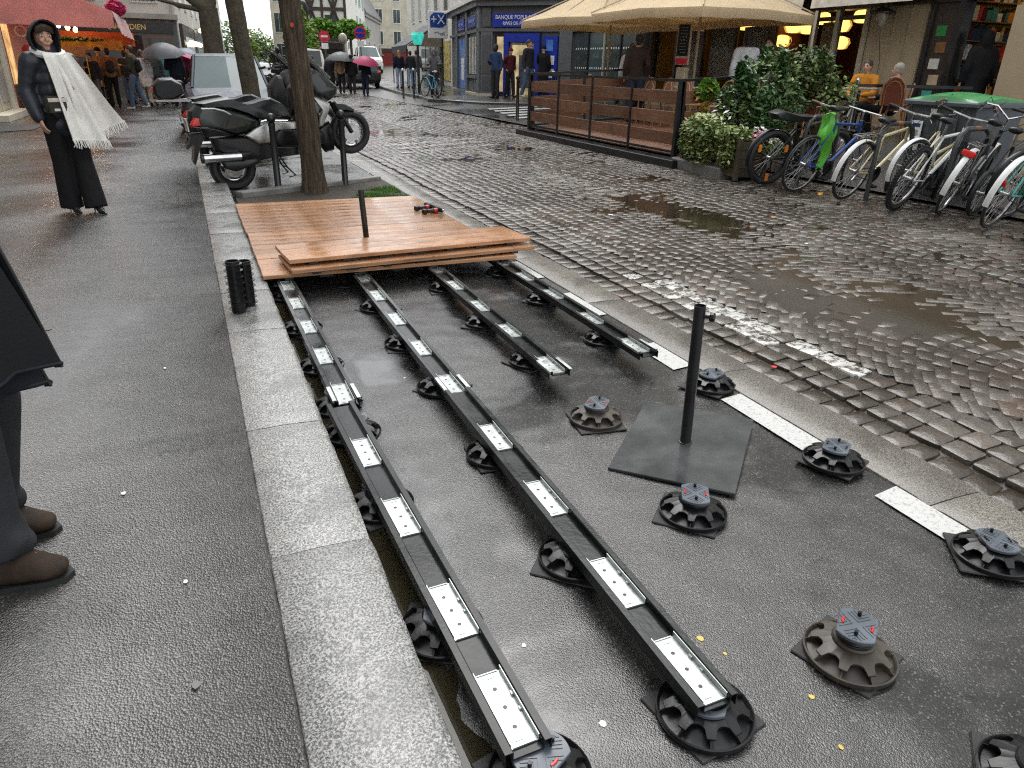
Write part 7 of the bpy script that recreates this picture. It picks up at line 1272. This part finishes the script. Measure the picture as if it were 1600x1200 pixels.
for k in range(13):
    v = k / 12; x = X0 + .02 + (X1 - X0 - .02) * v; zt = 3.74 - 1.15 * v - .06 * sin(pi * v); rs.append([(x, Y0 + .02 * sin(7 * v), zt), (x, Y0 - .015 + .03 * sin(11 * v), (zt + 2.2) / 2), (x, Y0 + .02 * sin(9 * v), 2.18 - .01 * v), (x, Y0 + .03 + .02 * sin(9 * v), 2.18 - .01 * v), (x, Y0 + .03, zt)])
m.loft(rs); m.obj('near_cheek', 'pink_cloth', q)
m = MB(); m.loft([[(X1 + .02 * sin(3 * i), Y0 + (Y1 - Y0) * i / 12, 2.60), (X1 + .16 + .02 * sin(2.2 * i), Y0 + (Y1 - Y0) * i / 12, 2.02 + .02 * sin(2 * i)), (X1 + .15 + .02 * sin(2.2 * i), Y0 + (Y1 - Y0) * i / 12, 2.02), (X1 - .01, Y0 + (Y1 - Y0) * i / 12, 2.58)] for i in range(13)]); v_ = m.obj('front_valance', 'pale_pink_cloth', q)
m = MB(); m.box((-2.35, Y1 - .05, 2.02), (2.2, .03, .42)); m.obj('far_cheek', 'orange_cloth', q, False)
q = thing('yellow_banner', 'glowing yellow banner hanging under the pink awning', 'banner', (0, 0, 0)); m = MB(); m.loft([[(-4.1 + 2.5 * i / 8, 29.6 + .03 * sin(2 * i), 1.98), (-4.1 + 2.5 * i / 8, 29.62 + .03 * sin(2 * i), 1.98), (-4.1 + 2.5 * i / 8, 29.62 + .03 * sin(2 * i), 1.66 + .03 * sin(3 * i)), (-4.1 + 2.5 * i / 8, 29.6 + .03 * sin(2 * i), 1.66 + .03 * sin(3 * i))] for i in range(9)]); m.obj('cloth', 'yellow_cloth', q); leaves(q, 'garland', 'leaf_dark', [((-3.0, 29.5, 1.97), (.9, .08, .06))], 220, .08, 5)
for i in range(3):
    q = thing('added_bulb', 'added bulb lighting the pink awning from below, ' + ['nearest to the woman', 'in the middle', 'next to the yellow banner'][i], 'bulb', (-2.9, 25.4 + i * 2., 2.25), group='added bulbs under the pink awning'); m = MB(); m.ell((0, 0, 0), (.06, .06, .08)); m.obj('bulb', 'added_bulb_glow', q); m = MB(); m.tube([(0, 0, .07), (0, 0, .75)], .006, 5); m.obj('cord', 'black_plastic', q)  # bulbs added to light the yellow banner and the cloth around it
q = thing('climbing_flowers', 'magenta flowers on the top corner of the pink awning', 'flowers', (-1.5, 27.5, 2.75)); leaves(q, 'blooms', 'magenta_petal', [((0, 0, .08), (.25, 1.6, .22))], 700, .10, 4)
for i, (lb, x, y, w, h, mt) in enumerate([('brown paper bag stand in front of the sweet shop', -2.7, 26.2, .55, 1.45, 'bark_paper'), ('orange boxed goods stand under the pink awning', -2.2, 27.4, .5, 1.2, 'market_goods'), ('grey wire display rack by the shop door', -2.95, 25.6, .45, .95, 'rattan')]):
    q = thing('display_stand', lb, 'stand', (x, y, .012), .2 * i, 'display stands before the sweet shop')
    for z in (.25, .60, .95): m = MB(); m.box((0, 0, z * h / 1.2), (w, .4, .03)); m.obj('shelf', 'rattan', q, False)
    for sx in (-1, 1): m = MB(); m.tube([(sx * w / 2, -.2, 0), (sx * w / 2, -.2, h)], .015, 6); m.obj('post', 'gold', q); m = MB(); m.tube([(sx * w / 2, .2, 0), (sx * w / 2, .2, h)], .015, 6); m.obj('post', 'gold', q)
    for k in range(5): m = MB(); m.box((-w / 2 + .08 + .1 * k, -.05, (.25 + .35 * (k % 3)) * h / 1.2 + .13), (.09, .25, .22), b=.01); m.obj('paper_bag', mt, q, False)
    m = MB(); m.box((0, -.1, h + .12), (w, .03, .28), b=.01); m.obj('price_card', 'bark_paper', q, False)
# ---- street furniture of the background
def road_sign(lb, x, y, h, face, r=.3):
    t = thing('road_sign', lb, 'road sign', (x, y, GZ(x) + .1), rad(-90)); m = MB(); m.tube([(0, 0, 0), (0, 0, h + r)], .035, 8); m.obj('post', 'anthracite', t)
    T = Matrix.Translation((.05, 0, h)) @ Matrix.Rotation(pi / 2, 4, 'Y'); m = MB(); m.lathe([(r, 0), (r, .012), (.002, .012)], 24, T=T); d = m.obj('disc', 'sign_red', t, False); m = MB()
    if face == 'parking': m.lathe([(r * .78, .013), (r * .78, .018), (.002, .018)], 24, T=T); m.obj('blue_field', 'bank_blue', d, False); m = MB(); m.box((.075, 0, h), (.006, r * 1.5, r * .16), T=Matrix.Translation((0, 0, 0))); m.obj('bar', 'sign_red', d, False)
    else: m.box((.068, 0, h), (.008, r * 1.3, r * .32)); m.obj('bar', 'sign_white', d, False)
    m = MB(); m.box((.055, 0, h - r - .22), (.012, .42, .34)); m.obj('sub_plate', 'sign_white', t, False)
road_sign('round no-parking sign on a post in front of the white houses', 10.6, 48.5, 2.75, 'parking', .38); road_sign('red no-entry sign with white plate before the clipped trees', 8.75, 50.5, 2.65, 'entry', .33)
q = thing('lantern_sign', 'turquoise glowing lantern sign on a dark post', 'lantern', (9.26, 31.5, GZ(9.26) + .12)); m = MB(); m.tube([(0, 0, 0), (0, 0, 1.85)], .05, 10); m.obj('post', 'black_steel', q); m = MB(); m.loft([[(sx * w, sy * w, z) for sx, sy in ((-1, -1), (1, -1), (1, 1), (-1, 1))] for w, z in ((.12, 1.85), (.22, 2.2), (.19, 2.3))]); m.obj('lantern', 'teal_lamp', q, False)
q = thing('street_lamp', 'old street lamp with pale globe beyond the far umbrella', 'lamp', (10.6, 54, .3)); m = MB(); m.lathe([(.10, 0), (.06, .4), (.045, 2.3)], 12); m.obj('post', 'anthracite', q); m = MB(); m.ell((0, 0, 2.65), (.3, .3, .36)); m.obj('globe', 'frosted', q)
q = thing('traffic_mirror', 'round traffic mirror on the left of the half-timbered house', 'mirror', (8.6, 58, .2)); m = MB(); m.tube([(0, 0, 0), (0, 0, 4.6)], .05, 8); m.obj('post', 'anthracite', q); m = MB(); m.ell((0, -.12, 4.7), (.5, .1, .5)); m.obj('mirror_disc', 'black_steel', q)
# ------------------------------------------------------------------ passers-by
def LP(x, y): return (x, y, .012)
def RP(x, y, dz=.0): return (x, y, GZ(x) + dz)
CW = 'people queuing outside the sweet shop'
person('man in dark olive jacket and blue jeans standing side-on in the queue', LP(-1.25, 25.9), rad(160), 1.78, 'olive', 'jeans', 'brown', stride=.16, arms=('phone', 'pocket'), group=CW, shoes='pale', bag='black')
person('person in brown jacket and black trousers seen from behind in the queue', LP(-1.95, 27.0), rad(100), 1.70, 'rust', 'black', 'black', group=CW, bag='charcoal')
person('person in black coat with black woolly hat in the queue', LP(-2.25, 27.6), rad(60), 1.72, 'black', 'grey', 'black', hat='black', group=CW)
person('bent person in dark coat and grey trousers nearest the shop stands', LP(-2.35, 26.4), rad(-120), 1.55, 'charcoal', 'grey', 'black', group=CW, lean=.12, stride=.15)
person('person in white jacket with a pale handbag in the queue', LP(-1.05, 27.6), rad(90), 1.68, 'white', 'pale', 'brown', group=CW, coat=.2)
person('man in grey and dark green tracksuit top facing the camera', LP(-.72, 28.4), rad(-80), 1.70, 'greygreen', 'darkjeans', 'black', 'skin_tan', group=CW)
person('person in teal sleeves and pale jeans beside the dark umbrella', LP(-.45, 29.2), rad(-70), 1.66, 'teal', 'lightjeans', 'brown', group=CW)
person('person in navy down jacket holding the big dark umbrella', LP(-.10, 27.6), rad(100), 1.78, 'navy', 'black', 'black', group=CW, arms=('hold', 'down'), fat=1.12)
person('short person with brown hair deep in the queue under the pink umbrella', LP(.12, 30.6), rad(120), 1.62, 'maroon', 'charcoal', 'brown', group=CW)
person('grey-haired person half hidden behind the white jacket', LP(-1.0, 30.2), rad(-90), 1.65, 'tan', 'grey', 'grey', group=CW)
for i_, (x, y, a, tp, lg, hr) in enumerate([(-1.6, 29.0, 80, 'charcoal', 'jeans', 'black'), (-2.4, 29.3, 70, 'greygreen', 'charcoal', 'brown'), (-.2, 31.8, -90, 'tan', 'jeans', 'blond'), (-1.5, 31.2, -100, 'navy', 'grey', 'black'), (.55, 32.2, 90, 'black', 'charcoal', 'brown'), (.2, 34.0, 80, 'grey', 'black', 'black')]):
    person('queue member ' + ['in charcoal coat and jeans behind the brown jacket', 'in grey-green coat deep under the pink awning', 'in tan coat far behind the grey tracksuit top', 'in navy coat facing us far back', 'in black coat beside the SUV roof', 'in grey coat at the very back of the queue'][i_], LP(x, y), rad(a), 1.66 + .03 * (i_ % 3), tp, lg, hr, group=CW)
q = thing('handbag', 'pale cream handbag hanging by the white jacket in the queue', 'handbag', (-.98, 27.25, .62)); m = MB(); m.box((0, 0, .12), (.34, .12, .25), b=.03); m.obj('body', 'cloth_pale', q); m = MB(); m.tube([(-.1, 0, .24), (-.08, 0, .42), (.08, 0, .42), (.1, 0, .24)], .010, 6); m.obj('handle', 'cloth_pale', q)
rain_umbrella('big dark grey umbrella over the sweet shop queue', LP(-.35, 27.4)[:2] + (1.15,), 'umb_grey', .68, (rad(8), rad(-10)), .78); rain_umbrella('slate blue umbrella behind the dark one in the queue', (.25, 29.8, 1.1), 'umb_slate', .58, (rad(5), rad(6)), .72); rain_umbrella('pink umbrella tilted behind the SUV in the queue', (.12, 28.8, .95), 'umb_pink', .52, (rad(0), rad(28)), .72)
FR = 'people walking on the far road'
person('person in black long coat under the black umbrella, leftmost of three', RP(6.61, 37.2), rad(75), 1.70, 'charcoal', 'charcoal', 'black', group=FR, coat=.35, arms=('down', 'hold'))
person('person in beige jacket between two dark coats under the umbrella', RP(7.0, 36.6), rad(75), 1.68, 'tan', 'charcoal', 'brown', group=FR, stride=.22, arms=('down', 'swing'))
person('person in black jacket with wide dark trousers right of the beige jacket', RP(7.35, 35.9), rad(75), 1.70, 'black', 'charcoal', 'black', group=FR, stride=.1, coat=.1)
rain_umbrella('black umbrella over the three people on the far road', (6.95, 36.3, GZ(7) + 1.02), 'umb_grey', .72, (rad(4), rad(2)), .80)
person('person in dark clothes and blue jeans under the raspberry pink umbrella', RP(7.46, 33.64), rad(70), 1.62, 'navy', 'darkjeans', 'black', group=FR, arms=('hold', 'down'), stride=.12)
rain_umbrella('raspberry pink umbrella hiding a walker on the far road', (7.44, 33.5, GZ(7.4) + .85), 'umb_pink', .58, (rad(12), rad(4)), .78)
person('long hair person in dark coat left of the black umbrella', RP(6.0, 38.5), rad(70), 1.68, 'black', 'black', 'black', group=FR, coat=.3); person('person in grey coat at the white van', RP(5.9, 40.6), rad(60), 1.66, 'grey', 'charcoal', 'brown', group=FR, coat=.3)
person('person in dark coat and pale jeans half hidden by the near trunk', RP(4.15, 33.6), rad(80), 1.7, 'black', 'lightjeans', 'black', group=FR, stride=.12)
person('blond long hair person in navy jacket and pale jeans on the corner', RP(9.80, 36.6, .12), rad(95), 1.68, 'navy', 'lightjeans', 'blond', group='people on the bank corner'); person('person in black jacket beside the blond one on the corner', RP(10.25, 36.2, .12), rad(100), 1.64, 'charcoal', 'lightjeans', 'black', group='people on the bank corner'); person('person with shoulder bag and light jeans by the cafe awning', RP(10.75, 36.9, .12), rad(70), 1.66, 'grey', 'lightjeans', 'brown', group='people on the bank corner')
person('cyclist in grey hooded raincoat standing over a blue bicycle', RP(8.85, 28.0, .12), rad(-110), 1.66, 'grey', 'charcoal', 'black', hood=True, arms=('reach', 'reach'), group='people on the bank corner')
b = bicycle('sky blue hire bicycle with white saddle held by the grey cyclist', 8.72, 27.3, rad(100), rad(3), 'sky_paint', 'black_plastic', bar='flat', saddle='white_paint', rim='black_steel', steer=.1); b.location.z = GZ(8.7) + .13; b['group'] = 'bicycles away from the terrace'
BK = 'people outside the bank'
person('man in blue jacket and dark trousers standing before the bank', RP(10.35, 25.55, .12), rad(-150), 1.76, 'blue', 'charcoal', 'black', 'skin_dark', arms=('down', 'phone'), group=BK)
person('person with maroon woolly hat and maroon jacket by the bank door', RP(10.95, 25.65, .12), rad(-80), 1.62, 'maroon', 'charcoal', 'black', hat='maroon', stride=.12, arms=('pocket', 'pocket'), group=BK)
person('tall young man in black jacket and blue jeans before the bank entrance', RP(11.05, 24.3, .12), rad(-60), 1.86, 'charcoal', 'jeans', 'brown', stride=.14, group=BK, shoes='pale')
person('person in long black coat and hat at the cash machine', RP(12.0, 25.1, .12), rad(50), 1.66, 'black', 'black', 'black', hat='black', coat=.4, arms=('reach', 'down'), group=BK)
TR = 'people on the restaurant terrace'
person('man in brown leather jacket standing on the terrace seen from behind', RP(9.2, 14.5, .15), rad(55), 1.78, 'brown', 'darkjeans', 'black', 'skin_tan', group=TR, arms=('down', 'back'))
person('waiter in white jacket standing among the plants on the terrace', RP(11.0, 13.15, .05), rad(60), 1.82, 'white', 'black', 'black', 'skin_dark', group=TR, arms=('down', 'table'), coat=.12)
person('man in black with glasses facing the waiter by the window', RP(11.7, 13.3, .05), rad(-150), 1.74, 'black', 'black', 'black', group=TR)
person('person in pale jacket half hidden behind the man in brown', RP(10.1, 16.2, .05), rad(60), 1.7, 'white', 'grey', 'brown', group=TR)
person('seated woman in orange coat at the table by the cream wall', RP(12.1, 10.95, .03), rad(200), 1.72, 'orange', 'charcoal', 'brown', seat=True, arms=('table', 'table'), group=TR)
person('seated grey-haired guest in dark coat facing the orange coat', RP(12.0, 10.15, .03), rad(130), 1.66, 'black', 'black', 'grey', seat=True, arms=('lap', 'table'), group=TR, fat=1.1)
for i, (x, y, a) in enumerate([(12.15, 10.95, 3.5), (12.05, 10.12, 2.3)]): bistro_chair(['chair under the seated woman in orange', 'chair under the grey-haired guest'][i], x, y, a, 'rattan_red', GZ(x) + .03)
person('person in black hooded coat standing in the grocery doorway', RP(13.5, 9.70, .02), rad(60), 1.74, 'black', 'black', 'black', hood=True, coat=.45, arms=('down', 'down'))
c = copy_tree(bpy.data.objects['motor_scooter']); c.location = (2.9, 29.5, -.1); c.rotation_euler = (0, 0, rad(60)); c['label'] = 'small dark scooter of the rider in green beside the SUV'
person('rider in green rain cape beside the far scooter', (2.3, 29.3, -.11), rad(70), 1.66, 'teal', 'maroon', 'black', hood=True, coat=.2)
# ------------------------------------------------------------------ fuse the rounded volumes into plain meshes
dg = bpy.context.evaluated_depsgraph_get()
done = []
for o in DEFER:
    me = bpy.data.meshes.new_from_object(o.evaluated_get(dg)); done.append((o, me))
for o, me in done:
    o.modifiers.clear(); mt = o.data.materials[0]; o.data = me
    if not me.materials: me.materials.append(mt)
    if me.polygons: me.polygons.foreach_set('use_smooth', [True] * len(me.polygons))
for o, q, mt in TXT:
    q.data = bpy.data.meshes.new_from_object(o.evaluated_get(dg)); q.data.materials.clear(); q.data.materials.append(M_(mt))
for o, q, mt in TXT:
    c = o.data; bpy.data.objects.remove(o); bpy.data.curves.remove(c)
